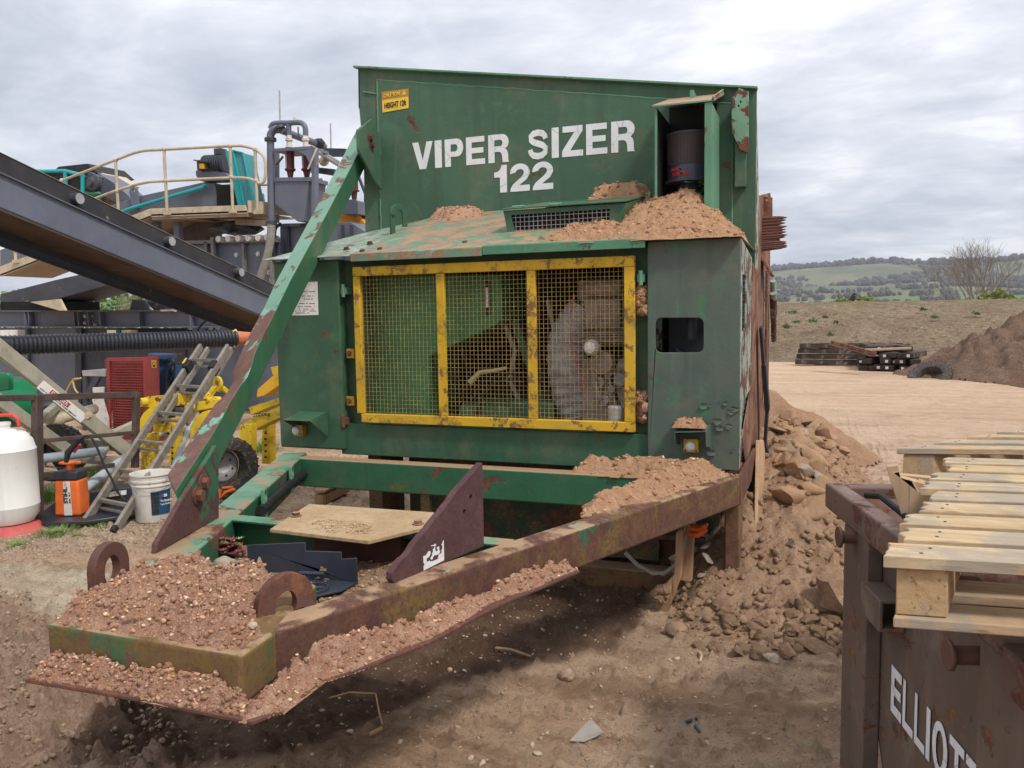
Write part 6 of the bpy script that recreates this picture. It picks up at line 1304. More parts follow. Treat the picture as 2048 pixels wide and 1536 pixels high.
m = MB(); m.prism([E0+cu_*.09-cup*.25, E1+cu_*.09-cup*.25, E1+cu_*(CWd-.06)-cup*.25, E0+cu_*(CWd-.06)-cup*.25], cup*.015); m.build('return_belt', BELTB, conv)
for u, v in ((158, 408), (343, 492), (482, 553)):
    q = PN(u, v, E0+cup*.0, cu_); m = MB(); m.cyl(q+cu_*.20+cup*.05, q-cu_*.0+cup*.055, .058, n=18); i_ = m.build('idler_roller', STEELD, conv, smooth=True); m = MB(); m.cyl(q+cup*.055, q-cu_*.006+cup*.055, .052, n=18); m.build('roller_cap', GALV, i_)
pl('cross_beam', ((186, 545), (308, 542), (325, 550), (318, 561), (200, 563)), 8.0, .08, plain('dusty_green_grey_beam', (.20, .19, .15), .7, .2, 8, dust=.4), conv, .006)
# --- walkway
YW = 11.3
wk = root('walkway', PY(400, 425, YW+.5), 'cream walkway with tubular handrail on the washing plant', 'walkway')
pl('kick_plate', ((301, 417), (490, 410), (496, 427), (303, 434)), YW, .03, TAN, wk, .004)
pl('kick_plate', ((0, 533), (300, 417), (302, 434), (0, 553)), YW, .03, TAN, wk, .004)
m = MB(); a, b, c_, d = PY(303, 432, YW), PY(496, 425, YW), PY(302, 434, YW), PY(0, 552, YW)
m.prism([a, b, b+Vector((.1, 1.15, 0)), a+Vector((0, 1.15, 0))], (0, 0, .03)); m.prism([c_, d, d+Vector((0, 1.15, 0)), c_+Vector((0, 1.15, 0))], (0, 0, .03)); m.build('grating', GRATE, wk)
m = MB(); m.prism([b, b+Vector((0, 0, .2)), b+Vector((.5, 1.1, .2)), b+Vector((.5, 1.1, .0))], (.03, 0, 0)); m.build('kick_plate', TAN, wk)
m = MB()
for t in (.35, .7): q = a.lerp(b, t); m.beam(q-Vector((0, 0, .02)), q+Vector((.1, 1.1, -.02)), .05, .05)
m.beam(a+Vector((0, .03, -.04)), b+Vector((0, .03, -.04)), .04, .05); m.build('deck_joist', plain('brown_dusty_joist', (.25, .18, .12), .8), wk)
for u, v0, v1 in ((26, 440, 523), (124, 361, 480), (231, 320, 440), (328, 299, 427), (460, 292, 423), (510, 299, 425)):
    m = MB(); a, b = PY(u, v0, YW-.02), PY(u, v1, YW-.02); m.cyl(a, (a.x, a.y, b.z), .026, n=10); m.blob(a, .042, 1, 2, (1, 1, 1), 0); m.blob((a.x, a.y, PY(u, min(v0+63, v1), YW).z), .042, 1, 2, (1, 1, 1), 0); m.box((a.x, a.y, b.z), (.14, .05, .06)); m.build('handrail_post', TAN, wk, smooth=True)
top = smoothpts([(60, 386), (97, 371), (124, 361), (231, 320), (280, 303), (328, 299), (460, 292), (490, 293), (512, 300), (528, 315), (531, 340), (529, 360), (522, 367), (510, 362), (495, 357), (460, 356), (328, 362), (286, 366), (231, 382), (170, 405), (120, 426)])
pt('handrail', top, YW-.02, .025, TAN, wk)
pt('handrail', [(510, 370), (548, 369)], YW+1.2, .022, TAN, wk)
m = MB()
for u, v0, v1 in ((303, 434, 478), (346, 444, 500)): a, b = PY(u, v0, YW+.3), PY(u+14, v1, YW+.3); m.bb(a.x, b.x, YW+.3, YW+.4, b.z-1.2, a.z)
m.build('support_post', STEEL, wk, .004)
# --- screen and chutes
YS = 12.0
scn = root('vibrating_screen', PY(360, 400, YS), 'grey vibrating screen chute with teal pipe and teal drive guard behind the walkway', 'screen')
pl('chute_side', ((195, 432), (201, 417), (279, 392), (408, 364), (430, 366), (437, 412), (437, 425), (200, 440)), YS, 1.4, STEEL, scn, .01)
pl('lifting_lug', ((258, 384), (260, 376), (267, 373), (273, 377), (277, 396), (277, 415), (264, 415)), YS-.06, .04, STEEL, scn, .004, holes=[[(267+3*math.cos(a), 381+3.5*math.sin(a)) for a in np.linspace(0, 6.28, 10)[:-1]]])
pt('spray_pipe', [(222, 432), (265, 416), (407, 374), (409, 369)], YS-.12, .035, TEAL, scn)
pl('drive_housing', ((432, 370), (466, 368), (478, 418), (434, 418)), YS-.2, .6, DARK, scn)
g_ = pl('guard_side', ((450, 302), (466, 301), (490, 412), (476, 412)), YS-.5, .4, TEAL, scn, .006)
pl('guard_mesh', ((466, 301), (486, 306), (508, 411), (490, 412)), YS-.49, .3, TEALM, scn)
pt('guard_edge', [(466, 301), (486, 306), (508, 411)], YS-.50, .02, TEAL, scn); pt('guard_edge', [(466, 301), (490, 412)], YS-.50, .02, TEAL, scn)
m = MB(); a, b = PY(412, 330, YS), PY(454, 328, YS); m.cyl(a, b, .15, n=20)
for k in range(9): q = a.lerp(b, (k+.5)/9); m.cyl(q-Vector((.012, 0, 0)), q+Vector((.012, 0, 0)), .175, n=20)
q = PY(441, 304, YS); m.box(q, (.16, .16, .10)); m.build('motor', STEELD, scn, smooth=True)
pl('motor_base', ((391, 342), (404, 337), (452, 346), (458, 360), (400, 362), (392, 352)), YS-.1, .3, STEEL, scn, .005)
pl('junction_box', ((393, 320), (413, 319), (414, 338), (394, 340)), YS-.2, .14, plain('brown_box', (.10, .08, .06), .7), scn, .004); pl('box_hood', ((386, 319), (415, 322), (415, 325), (386, 321)), YS-.25, .2, STEELD, scn); pl('orange_connector', ((398, 328), (408, 327), (408, 337), (399, 337)), YS-.24, .04, ORF, scn)
# wall panels with ribs and clamp rollers
wl = root('screen_box', PY(450, 560, 11.7), 'grey bolted steel side panels with clamp rollers along the top', 'machine panel')
pl('panel', ((371, 484), (560, 481), (562, 875), (371, 880)), 11.75, .1, STEEL, wl)
m = MB()
for u in (371, 413, 427, 487, 541): a, b = PY(u, 484, 11.72), PY(u, 660, 11.72); m.bb(a.x, a.x+.045, 11.66, 11.74, b.z, a.z)
a, b = PY(371, 485, 11.7), PY(560, 481, 11.7); m.beam(a, b, .08, .06); a, b = PY(430, 487, 11.6), PY(443, 560, 11.6); m.beam(PY(425, 475, 11.6), PY(430, 560, 11.6), .06, .06); m.build('panel_rib', plain('dusty_rib', (.20, .19, .18), .6, dust=.3), wl, .003)
for k, u in enumerate((436, 455, 475, 495, 515, 533)):
    m = MB(); p = PY(u, 478-k*.7, 11.55); m.cyl(p, p+Vector((0, .3, 0)), .055, n=14); m.build('clamp_roller', WHITED, wl, smooth=True)
m = MB()
for u, v in ((404, 510), (473, 510), (516, 508), (471, 539), (462, 547), (480, 550), (538, 545), (543, 560), (535, 576)): m = MB(); m.bolt(PY(u, v, 11.74), (0, -1, 0), .03, .02); m.build('panel_bolt', WHITED, wl)
pl('chute_back', ((318, 445), (437, 432), (437, 490), (318, 500)), 12.4, .1, plain('brownish_grey_chute', (.14, .12, .105), .7, dust=.2), wl)
m = MB(); m.blob(PY(455, 455, 12), .25, 3, 2, (1.4, .6, .5), .3); m.blob(PY(490, 460, 12), .25, 5, 2, (1.6, .6, .4), .3); m.build('vibrator_unit', STEELD, wl)
pl('bearing_beam', ((470, 437), (535, 441), (535, 452), (470, 449)), 11.5, .1, plain('brown_bearing_beam', (.22, .17, .12), .7, dust=.4), wl)
# lower chute and dark frame
lc_ = root('discharge_chute', PY(100, 590, 10.2), 'dark box shaped chute under the conveyor at the left edge', 'chute')
pl('chute_side', ((0, 588), (110, 560), (190, 542), (320, 545), (200, 575), (110, 600), (0, 620)), 10.2, .9, STEELD, lc_, .01)
pl('chute_panel', ((0, 500), (60, 480), (110, 500), (0, 545)), 12.2, .4, STEEL, lc_)
pl('chute_base', ((0, 604), (110, 603), (112, 620), (0, 621)), 10.1, .9, DARK, lc_)
pl('grey_gusset', ((60, 604), (118, 598), (130, 621), (118, 621)), 10.05, .05, TAN, lc_)
# girder with stiffeners and panels below it
gd = root('steel_girder', PY(250, 640, 11.0), 'long grey I beam girder with stiffener plates under the conveyor', 'girder')
m = MB(); a, b = PY(-30, 622, 11), PY(556, 621, 11); c_, d = PY(-30, 653, 11), PY(556, 654, 11)
m.beam(a+Vector((0, .1, 0)), b+Vector((0, .1, 0)), .26, .022); m.beam(c_+Vector((0, .1, 0)), d+Vector((0, .1, 0)), .26, .022); m.prism([a+Vector((0, .1, 0)), b+Vector((0, .1, 0)), d+Vector((0, .1, 0)), c_+Vector((0, .1, 0))], (0, .015, 0)); m.build('flange_beam', STEEL, gd, .002)
for u in (50, 57, 148, 156, 176, 200, 278, 380, 470): p, q = PY(u, 624, 11), PY(u, 652, 11); m = MB(); m.bb(p.x, p.x+.02, 10.98, 11.09, q.z, p.z); m.build('stiffener', STEEL, gd)
m = MB()
for u, v in ((170, 632), (184, 632), (170, 646), (184, 644), (183, 638), (190, 650), (160, 627), (212, 620), (161, 621)): m = MB(); m.bolt(PY(u, v, 11.08), (0, -1, 0), .025, .02); m.build('girder_bolt', WHITED, gd)
pn_ = root('tank_panels', PY(100, 760, 11.2), 'tall dark grey steel tank panels below the girder', 'tank')
for a_, b_ in ((-30, 42), (46, 55), (57, 150), (153, 162), (164, 371)): pl('tank_panel', ((a_, 656), (b_, 656), (b_, 885), (a_, 885)), 11.25 if b_-a_ > 12 else 11.17, .05, STEEL if a_ < 100 else STEELD, pn_, .004)
pl('top_plate', ((200, 666), (560, 662), (560, 668), (200, 672)), 10.9, .3, plain('pale_dusty_plate', (.30, .26, .22), .7), pn_)
for k, (u0, u1, mt) in enumerate(((0, 17, WHITEP), (19, 35, WHITEP), (214, 232, WHITEP), (232, 240, BLUE), (243, 262, TAN))): pl('control_box' if k < 2 else 'small_box', ((u0, 660), (u1, 660), (u1, 667 if k > 1 else 672), (u0, 667 if k > 1 else 672)), 10.8, .15, mt, pn_)
m = MB()
for (u0, v0, u1, v1) in ((300, 590, 345, 590), (395, 632, 430, 652)): pass
# bits of plant seen through the gaps
fr_ = root('motor_frame', PY(300, 600, 11.6), 'small grey bracket frame standing on the girder', 'frame')
pl('bracket', ((265, 600), (285, 600), (293, 622), (258, 622)), 11.2, .1, STEEL, fr_); pl('bracket', ((290, 602), (328, 604), (328, 622), (310, 622)), 11.3, .3, STEELD, fr_); pt('clamp', [(322, 621), (345, 620), (352, 622)], 10.95, .02, WHITED, fr_)
m = MB()
for k in range(11): u = 237+k*4.2; m.tube([PY(u, 577, 11.9), PY(u, 621, 11.9)], .006, 5)
for k in range(9): m.tube([PY(237, 578+k*5, 11.9), PY(281, 578+k*5, 11.9)], .006, 5)
mf = m.build('mesh_panel', TAN, None); tag(mf, 'small cream wire mesh panel behind the girder', 'mesh panel')
m = MB(); 
for u in (176, 189): m.bb(PY(u, 600, 11.5).x, PY(u+5, 600, 11.5).x, 11.5, 11.56, 1.75, 2.4)
m.tube([PY(168, 570, 11.4), PY(165, 590, 11.4), PY(150, 622, 11.4)], .025, 8); m.beam(PY(120, 598, 11.4), PY(146, 622, 11.4), .03, .05); o = m.build('pipe_support', STEELD, None); tag(o, 'dark post with a bent hose in the gap above the girder', 'post')
m = MB(); pts = [(395, 662), (398, 655), (412, 640), (425, 632)]; m.tube([PY(u, v, 10.7) for u, v in pts], .02, 8); o = m.build('black_hose', RUBBER, None); tag(o, 'short black hose hanging over the girder near the corrugated pipe', 'hose')
# --- far conveyor head with teal box
fh = root('feed_hopper', PY(100, 370, 12.8), 'black feed box with teal frame at the conveyor head', 'feed hopper')
pl('box_side', ((20, 343), (128, 342), (166, 352), (166, 394), (135, 384), (60, 360)), 12.8, 1.2, BELT, fh, .01)
for q in (((20, 343), (129, 342), (167, 351)), ): pt('frame_tube', q, 12.75, .04, TEAL, fh)
pt('frame_tube', [(131, 342), (131, 392)], 12.74, .045, TEAL, fh); pt('frame_tube', [(165.5, 351), (165.5, 396)], 12.74, .04, TEAL, fh); pt('frame_tube', [(132, 385), (150, 391), (185, 402), (194, 408)], 12.7, .05, TEAL, fh)
pl('rubber_cover', ((107, 341), (117, 333), (175, 327), (196, 346), (170, 352), (130, 342)), 13.2, 1.0, BELT, fh, .01)
pl('cream_roof', ((178, 331), (186, 334), (228, 365), (222, 372), (190, 348)), 13.3, .7, TAN, fh, .006)
pl('conveyor_side', ((192, 352), (196, 346), (228, 366), (258, 392), (262, 400), (236, 405), (200, 385)), 13.1, .5, STEEL, fh, .006)
pl('return_belt', ((180, 385), (200, 388), (232, 404), (215, 420), (190, 410)), 12.9, .4, BELTB, fh)
m = MB(); p = PY(187, 366, 12.7); m.lathe([(.16, -.1), (.17, 0), (.10, .04), (.09, .1)], p, (-.2, -1, .1), 14); m.box(PY(189, 365, 12.8), (.34, .1, .34), Matrix.Rotation(.4, 3, 'Y'))
m.build('bearing_plate', STEELD, fh, .01); m = MB()
for k in range(14): m.blob(PY(185+random.uniform(-12, 14), 394+random.uniform(-8, 5), 12.7), .07, k, 1, (1, 1, .5))
o = m.build('net_rag', plain('green_net', (.05, .22, .14), .9), None); tag(o, 'tangled green net hanging below the feed box', 'net')
# --- cyclone tower
YC = 11.6
ct = root('cyclone_tower', PY(590, 440, YC), 'grey hydrocyclone tower with maroon cyclones and curved header pipes', 'cyclone tower')
pt('riser_pipe', [(543, 446), (542, 360), (541, 282)], YC-.1, .062, STEEL, ct, 14)
m = MB(); m.cyl(PY(541, 280, YC-.1)-Vector((0, 0, .02)), PY(541, 280, YC-.1)+Vector((0, 0, .03)), .10, n=16); m.cyl(PY(543, 446, YC-.1)-Vector((0, 0, .03)), PY(543, 446, YC-.1)+Vector((0, 0, .03)), .095, n=16); m.cyl(PY(558, 256, YC-.1), PY(560, 260, YC-.1), .10, n=16); m.build('flange', STEELD, ct)
pt('elbow_pipe', smoothpts([(541, 281), (542, 268), (550, 259), (561, 259)]), YC-.1, .065, STEEL, ct, 12)
pt('feed_pipe', [(561, 260), (600, 275), (649, 293)], [YC-.1, YC+.5, YC+1.2], .06, STEEL, ct, 12)
pt('header_pipe', smoothpts([(541, 258), (545, 249), (555, 246.5), (577, 246), (598, 245), (607, 249), (611, 258), (611, 272)]), YC, .045, STEEL, ct, 12)
pt('header_pipe', [(577.5, 247), (577.5, 273)], YC, .045, STEEL, ct, 12)
pt('relief_cap', [(591, 236), (591, 246)], YC, .035, WHITED, ct); pt('lightning_rod', [(559, 181), (560, 246)], YC, .014, GALV, ct); pt('lightning_rod', [(661, 247), (662, 300)], YC+1.5, .014, GALV, ct)
pt('gauge', [(596, 254), (597, 268), (598, 276)], YC-.05, .012, STEELD, ct)
for u, x0, x1 in ((578, 568, 588), (611, 601, 621)):
    m = MB(); p = PY(u, 276, YC); m.lathe([(.03, -.02), (.06, -.02), (.06, .02), (.045, .03), (.045, .07)], (p.x, p.y, p.z-.03), n=14); pc = m.build('pipe_coupling', WHITED, ct, smooth=True)
    z_ = [PY(u, v, YC).z for v in (283, 296, 302, 338, 341, 359)]
    m = MB(); m.lathe([(.035, z_[5]), (.06, z_[4]-.02), (.09, z_[4]), (.09, z_[3]), (.072, z_[3]), (.078, z_[2]+.02), (.075, z_[1]), (.03, z_[1]+.01)], (p.x, YC, 0), n=20); cyc = m.build('cyclone', MAROON, ct, smooth=True)
    m = MB(); m.lathe([(.05, z_[1]), (.045, z_[0]), (.03, z_[0])], (p.x, YC, 0), n=14); m.build('cyclone_neck', WHITED, cyc); m = MB(); m.tube([(p.x, YC-.10, z_[2]), (p.x, YC-.10, z_[3])], .006, 5); m.build('tie_rod', GALV, cyc)
pl('top_plate', ((548, 297), (623, 292), (624, 298), (548, 303)), YC-.15, .5, STEEL, ct)
pl('corner_arch', ((596, 302), (624, 298), (624, 345), (620, 330), (612, 312)), YC-.16, .03, STEEL, ct)
pl('tower_post', ((623, 293), (629, 294), (629, 445), (623, 445)), YC-.15, .12, STEEL, ct); pl('tower_post', ((547, 303), (552, 303), (552, 445), (547, 445)), YC+.3, .1, STEEL, ct)
pl('funnel', ((549, 361), (618, 361), (608, 443), (595, 443), (550, 408)), YC-.12, .5, STEEL, ct, .006); pl('funnel_lip', ((549, 355), (622, 354), (622, 362), (549, 363)), YC-.14, .5, STEEL, ct)
pt('brace_tube', [(553, 330), (566, 313)], YC, .02, STEEL, ct); pt('brace_tube', [(622, 345), (640, 318)], YC-.1, .02, GALV, ct); pt('brace_tube', [(616, 338), (634, 296)], YC-.2, .014, WHITED, ct)
pt('side_rail', [(623, 294), (676, 324)], [YC-.1, YC+.9], .035, GALV, ct); pt('side_rail', [(629, 300), (676, 330)], [YC-.1, YC+.9], .03, GALV, ct)
pl('cross_beam', ((629, 334), (668, 338), (668, 351), (629, 345)), YC+.6, .1, STEELD, ct)
m = MB(); m.blob(PY(636, 286, YC+1), .10, 4, 2, (1.4, 1, 1), .2); m.build('valve', STEELD, ct); m = MB(); m.lathe([(.07, -.05), (.09, 0), (.07, .04)], PY(648, 322, YC+.5), (.3, -1, 0), 14); m.build('valve_wheel', TAN, ct)
pl('far_frame', ((645, 296), (690, 297), (690, 312), (645, 312)), YC+1.4, .1, STEELD, ct); pt('far_leg', [(708, 342), (716, 350), (731, 388), (731, 440)], YC+1.5, .03, STEELD, ct)
pt('hoop_rail', smoothpts([(634, 418), (634, 366), (640, 358), (648, 366), (648, 420)]), YC+1.2, .02, GALV, ct)
p = PY(707, 345, YC+1.3); m = MB(); z_ = [PY(707, v, YC+1.3).z for v in (345, 381, 384, 402)]; m.lathe([(.04, z_[3]), (.06, z_[2]), (.10, z_[2]+.01), (.10, z_[1]), (.075, z_[1]), (.08, z_[0]), (.03, z_[0])], (p.x, p.y, 0), n=18); m.build('cyclone', MAROON, ct, smooth=True)
pl('collection_box', ((684, 399), (708, 399), (716, 402), (716, 428), (684, 428)), YC+1.1, .5, STEEL, ct, .006)
pl('shelf_plate', ((560, 449), (600, 447), (600, 452), (560, 453)), YC+.2, .3, STEEL, ct)
# flexible hose
m = MB(); pts = [PY(u, v, 11.3) for u, v in smoothpts([(543, 450), (541, 480), (534, 515), (524, 545), (514, 576)], 14)]
m.tube(pts, [.065+.006*(i % 2) for i in range(len(pts))], 12); o = m.build('flexible_hose', HOSE, None, smooth=True); tag(o, 'dusty ribbed hose hanging from the grey riser pipe', 'hose')
# right hand trough with orange bucket
tb = root('wash_trough', PY(650, 500, 11.9), 'dark grey ribbed steel trough behind the green brace arm', 'trough')
pl('trough_side', ((560, 452), (565, 447), (700, 444), (738, 468), (738, 620), (560, 620)), 11.9, .8, STEEL, tb, .006)
for u in (575, 640, 683, 700): p, q = PY(u, 450, 11.86), PY(u, 560, 11.86); m = MB(); m.bb(p.x, p.x+.03, 11.84, 11.89, q.z, p.z); m.build('trough_rib', STEELD, tb); pt('drain_pipe', smoothpts([(548, 520), (549, 470), (552, 455), (562, 448)]), 11.7, .03, STEELD, tb)
ob = root('orange_bucket', PY(700, 440, 13), 'orange digger bucket showing behind the grey trough', 'bucket')
m = MB(); o_ = [PY(u, v, 12.9) for u, v in ((662, 450), (668, 436), (678, 424), (690, 421), (706, 427), (714, 433), (728, 440), (735, 450), (735, 470), (662, 470))]; m.prism(o_, (0, .9, 0)); m.build('bucket_shell', ORF, ob, .04, seg=3)
m = MB(); m.prism([PY(u, v, 12.86) for u, v in ((708, 424), (716, 428), (722, 436), (714, 440))], (0, .05, 0)); m.build('bucket_ear', ORF, ob, .01)
# hedge and tree behind the plant
hm = MB(); rn = random.Random(3)
for i in range(5200):
    x = rn.uniform(-34, -12); y = rn.uniform(23, 25); c_ = Vector((x, y, rn.uniform(.5, 1.9+.5*mnoise.noise(Vector((x*.8, 0, 0))))+.8)); a, e_ = rn.uniform(0, 6.28), rn.uniform(-1, 1); d = Vector((math.cos(a)*math.cos(e_), math.sin(a)*math.cos(e_), math.sin(e_)))*.22; s_ = d.cross(Vector((rn.gauss(0, 1), rn.gauss(0, 1), rn.gauss(0, 1)))).normalized()*.09
    hm.add([c_, c_+d*.5+s_, c_+d, c_+d*.5-s_], [(0, 1, 2, 3)])
o = hm.build('hedge', plain('spring_hedge_leaf', (.13, .22, .07), .8, .35, 2), None); tag(o, 'bright green hedge seen through the gap under the conveyor', 'hedge'); 
p = PY(218, 600, 27); tree('bare_tree', (p.x, p.y, 0), 6.5, 15, 'twiggy bare tree above the hedge in the gap under the conveyor', .6, 3, depth=5)

# ============================================================ LEFT: yard clutter
# corrugated pipe
cp = root('corrugated_pipe', PC(250, 690, 8.2), 'long black corrugated drain pipe with an orange end', 'pipe')
a, b = PC(-60, 693, 7.35), PC(472, 677, 9.0); n_ = 66; pts = []; rr_ = []
for i in range(n_*4+1): pts.append(a.lerp(b, i/(n_*4))); rr_.append((.084, .094, .097, .094)[i % 4])
m = MB(); m.tube(pts, rr_, 22); m.build('pipe_wall', CORR, cp)
a2 = PC(-60, 690, 7.3); b2 = PC(34, 690, 7.6); m = MB(); m.tube([a2, a2.lerp(b2, .75), b2], [.085, .088, .072], 20); m.build('pipe_socket', CORR, cp, smooth=True)
m = MB(); d_ = (b-a).normalized(); m.tube([b, b+d_*.03, b+d_*.22, b+d_*.6], [.080, .082, .062, .058], 20); m.build('orange_end', ORP, cp, smooth=True)
m = MB()
for k in range(9): aa = k*.7; m.blob(b+d_*.01+Vector((0, math.cos(aa)*.05-.03, math.sin(aa)*.075)), .022, k, 2, (1, 1, 1.4), .3)
m.build('foam_seal', FOAM, cp, smooth=True)
# red guard
rg = root('pump_guard', PZ(260, 882), 'faded red mesh belt guard standing beside the blue motor', 'guard')
YG2 = 8.5; gA = [PY(u, v, YG2) for u, v in ((213, 716), (293, 714), (293, 884), (213, 884))]
m = MB(); m.prism(gA, (0, .04, 0), holes=[[PY(u, v, YG2) for u, v in ((219, 723), (286, 722), (288, 870), (219, 870))]]); m.build('guard_frame', RED, rg, .004)
m = MB(); a, b = gA[3], gA[1]; 
for k in range(30): z = a.z+.08+k*(b.z-a.z-.13)/29; m.bb(a.x+.03, b.x-.03, YG2+.018, YG2+.024, z-.006, z+.006)
for k in range(22): x = a.x+.04+k*(b.x-a.x-.08)/21; m.bb(x-.003, x+.003, YG2+.025, YG2+.029, a.z+.05, b.z-.05)
m.build('guard_mesh', RED, rg); m = MB(); m.bb(a.x+.04, b.x-.04, YG2+.10, YG2+.2, a.z+.08, b.z-.08); m.ring(PY(262, 790, YG2+.09), (0, 1, 0), .10, .16, .03, 24); m.ring(PY(250, 845, YG2+.09), (0, 1, 0), .06, .10, .03, 24); m.build('pulley', REDM, rg)
m = MB(); m.prism([PY(u, v, YG2) for u, v in ((293, 714), (316, 712), (318, 800), (326, 830), (326, 884), (293, 884))], (0, .02, 0)); m.prism([gA[1], gA[1]+Vector((0, .45, 0)), PY(316, 712, YG2)+Vector((0, .45, 0)), PY(316, 712, YG2)], (0, 0, .01)); gs = m.build('guard_side', RED, rg, .003)
m = MB(); c_ = PY(308, 728, YG2-.003); m.box(c_, (.085, .003, .10)); s_ = m.build('warning_sticker', SIGNY, gs); m = MB(); m.ring(c_+Vector((0, -.003, .005)), (0, 1, 0), .02, .028, .001, 16); m.box(c_+Vector((0, -.003, -.03)), (.04, .001, .02)); m.build('sticker_mark', INK, s_)
# blue motor
bmr = root('blue_motor', PZ(345, 865), 'dark blue electric motor with cooling fins behind the ladder', 'motor')
m = MB(); p = PY(325, 745, 9.0); m.cyl(PY(325, 722, 9.0), PY(325, 800, 9.0), .11, n=20); m.cyl(PY(325, 708, 9.0), PY(325, 716, 9.0), .19, n=24); m.cyl(PY(325, 716, 9.0), PY(325, 722, 9.0), .13, n=24); m.build('pump_head', BLUE, bmr, smooth=True)
m = MB(); a, b = PY(328, 762, 9.2), PY(366, 758, 9.2); m.cyl(a, b, .17, n=24)
for k in range(13): q = a+Vector((0, 0, -.15+k*.025)); m.box((a+b)/2+Vector((0, -.165, -.15+k*.025)), ((b-a).length, .035, .008))
m.box(PY(345, 738, 9.1), (.14, .2, .10)); m.build('motor_body', BLUE, bmr, smooth=True)
m = MB(); m.tube([PY(u, v, 8.95) for u, v in smoothpts([(330, 728), (342, 722), (350, 735), (345, 750), (335, 775), (338, 800)])], .014, 8); m.tube([PY(u, v, 8.9) for u, v in smoothpts([(352, 728), (338, 735), (332, 760), (334, 790)])], .014, 8); m.build('motor_cable', STEELD, bmr, smooth=True)
m = MB(); a, b = PY(318, 800, 9.1), PY(420, 812, 9.1); m.bb(a.x, b.x, 9.0, 9.4, a.z-.08, a.z); m.bb(a.x+.1, a.x+.2, 9.1, 9.2, 0, a.z-.08); m.bb(b.x-.2, b.x-.1, 9.1, 9.2, 0, a.z-.08); m.build('motor_stand', STEELD, bmr, .006)
# bench frame, white board
bn_ = root('work_bench', PZ(190, 870), 'grey galvanised bench frame left of the red guard', 'bench')
pl('bench_top', ((163, 741), (213, 741), (213, 753), (165, 752)), 9.0, .5, GALV, bn_, .006); pl('bench_leg', ((165, 752), (172, 752), (172, 860), (165, 860)), 9.0, .06, STEELD, bn_); pl('bench_brace', ((190, 753), (200, 753), (185, 780), (172, 800), (172, 780)), 9.0, .05, STEELD, bn_); pl('bench_shelf', ((172, 795), (213, 795), (213, 800), (172, 800)), 9.05, .4, STEELD, bn_)
m = MB(); m.prism([PY(u, v, 8.4) for u, v in ((185, 775), (206, 774), (205, 800), (215, 835), (216, 858), (190, 862), (192, 830), (184, 800))], (0, .03, 0)); o = m.build('white_board', WHITED, None, .004); tag(o, 'grubby white board leaning between the bench and the red guard', 'board')
m = MB(); m.tube([PY(u, v, 8.7) for u, v in smoothpts([(162, 756), (145, 762), (135, 778), (128, 790)])], .012, 8); m.tube([PY(u, v, 8.6) for u, v in smoothpts([(158, 757), (146, 760), (150, 778), (157, 790), (153, 806)])], .012, 8); o = m.build('yellow_hose', plain('yellow_hose', (.6, .42, .10), .6), None, smooth=True); tag(o, 'thin yellow hose looping in front of the bench', 'hose')
# trestle trailer with DANGER label
tt = root('trestle_frame', PC(130, 890, 7.4)*1.0, 'dusty galvanised trestle frame with a red and white DANGER label', 'trailer frame')
def cbeam(name, a, b, w_, h_, mat, par, bev=.004): m = MB(); m.beam(a, b, w_, h_); return m.build(name, mat, par, bev)
ta, tb_ = PC(-40, 665, 6.9), PC(252, 902, 7.9)
main = cbeam('main_beam', ta, tb_, .12, .12, TRESTLE, tt)
cbeam('side_beam', PC(-40, 775, 6.8), PC(140, 905, 7.6), .09, .10, TRESTLE, tt); cbeam('rear_beam', PC(150, 905, 7.8), PC(275, 848, 8.4), .09, .09, TRESTLE, tt); cbeam('axle_beam', PC(98, 880, 7.6), PC(235, 893, 8.0), .10, .09, TRESTLE, tt); cbeam('axle_beam', PC(120, 912, 7.5), PC(255, 925, 7.8), .10, .08, TRESTLE, tt)
cbeam('stay_beam', PC(60, 856, 7.2), PC(128, 800, 8.2), .07, .07, TRESTLE, tt); cbeam('stay_beam', PC(195, 918, 7.5), PC(225, 885, 7.9), .05, .05, TRESTLE, tt)
for u, v in ((58, 840), (178, 832)):
    m = MB(); q = PC(u, v, 7.25); m.bolt(q, (0.2, -1, .1), .03, .02); m.build('pivot_bolt', TAN, tt)
td = (tb_-ta).normalized(); tu = (Vector((0, 0, 1))-td*td.z).normalized(); tnn = td.cross(tu).normalized()
if tnn.y > 0: tnn = -tnn
s0_ = ta+td*((PC(80, 0, 1)-PC(0, 0, 1)).length*0)
def on_tr(u, v): 
    n__ = np.array(tnn); return PN(u, v, ta+tnn*.062, n__)
la_, lb_ = on_tr(80, 768), on_tr(168, 838)
lx = (lb_-la_); lw = lx.length; lx.normalize(); lu = tu if tnn.dot(lx.cross(tu)) > 0 else tu
m = MB(); m.prism([la_-tu*.045, lb_-tu*.045, lb_+tu*.045, la_+tu*.045], tnn*.001); dl = m.build('danger_label', PAPER, main)
m = MB(); q = la_+lx*lw*.22; m.prism([q-tu*.015+tnn*.0012, q+lx*lw*.42-tu*.015+tnn*.0012, q+lx*lw*.42+tu*.030+tnn*.0012, q+tu*.030+tnn*.0012], tnn*.0006); m.build('label_band', REDI, dl)
text('lettering', 'DANGER', q+lx*lw*.03-tu*.008+tnn*.0022, lx, tu, .030, lw*.36, PAPER, dl, bold=.03)
text('lettering', 'DO NOT MOVE THIS BEAM', la_+lx*lw*.05-tu*.034+tnn*.0015, lx, tu, .012, lw*.8, INK, dl)
tyre('trailer_wheel', PC(112, 905, 7.7)+Vector((0, 0, 0)), (.45, -.85, 0), .27, .20, 'black trailer wheel behind the rusty rail frame', STEELD, 'wheel')
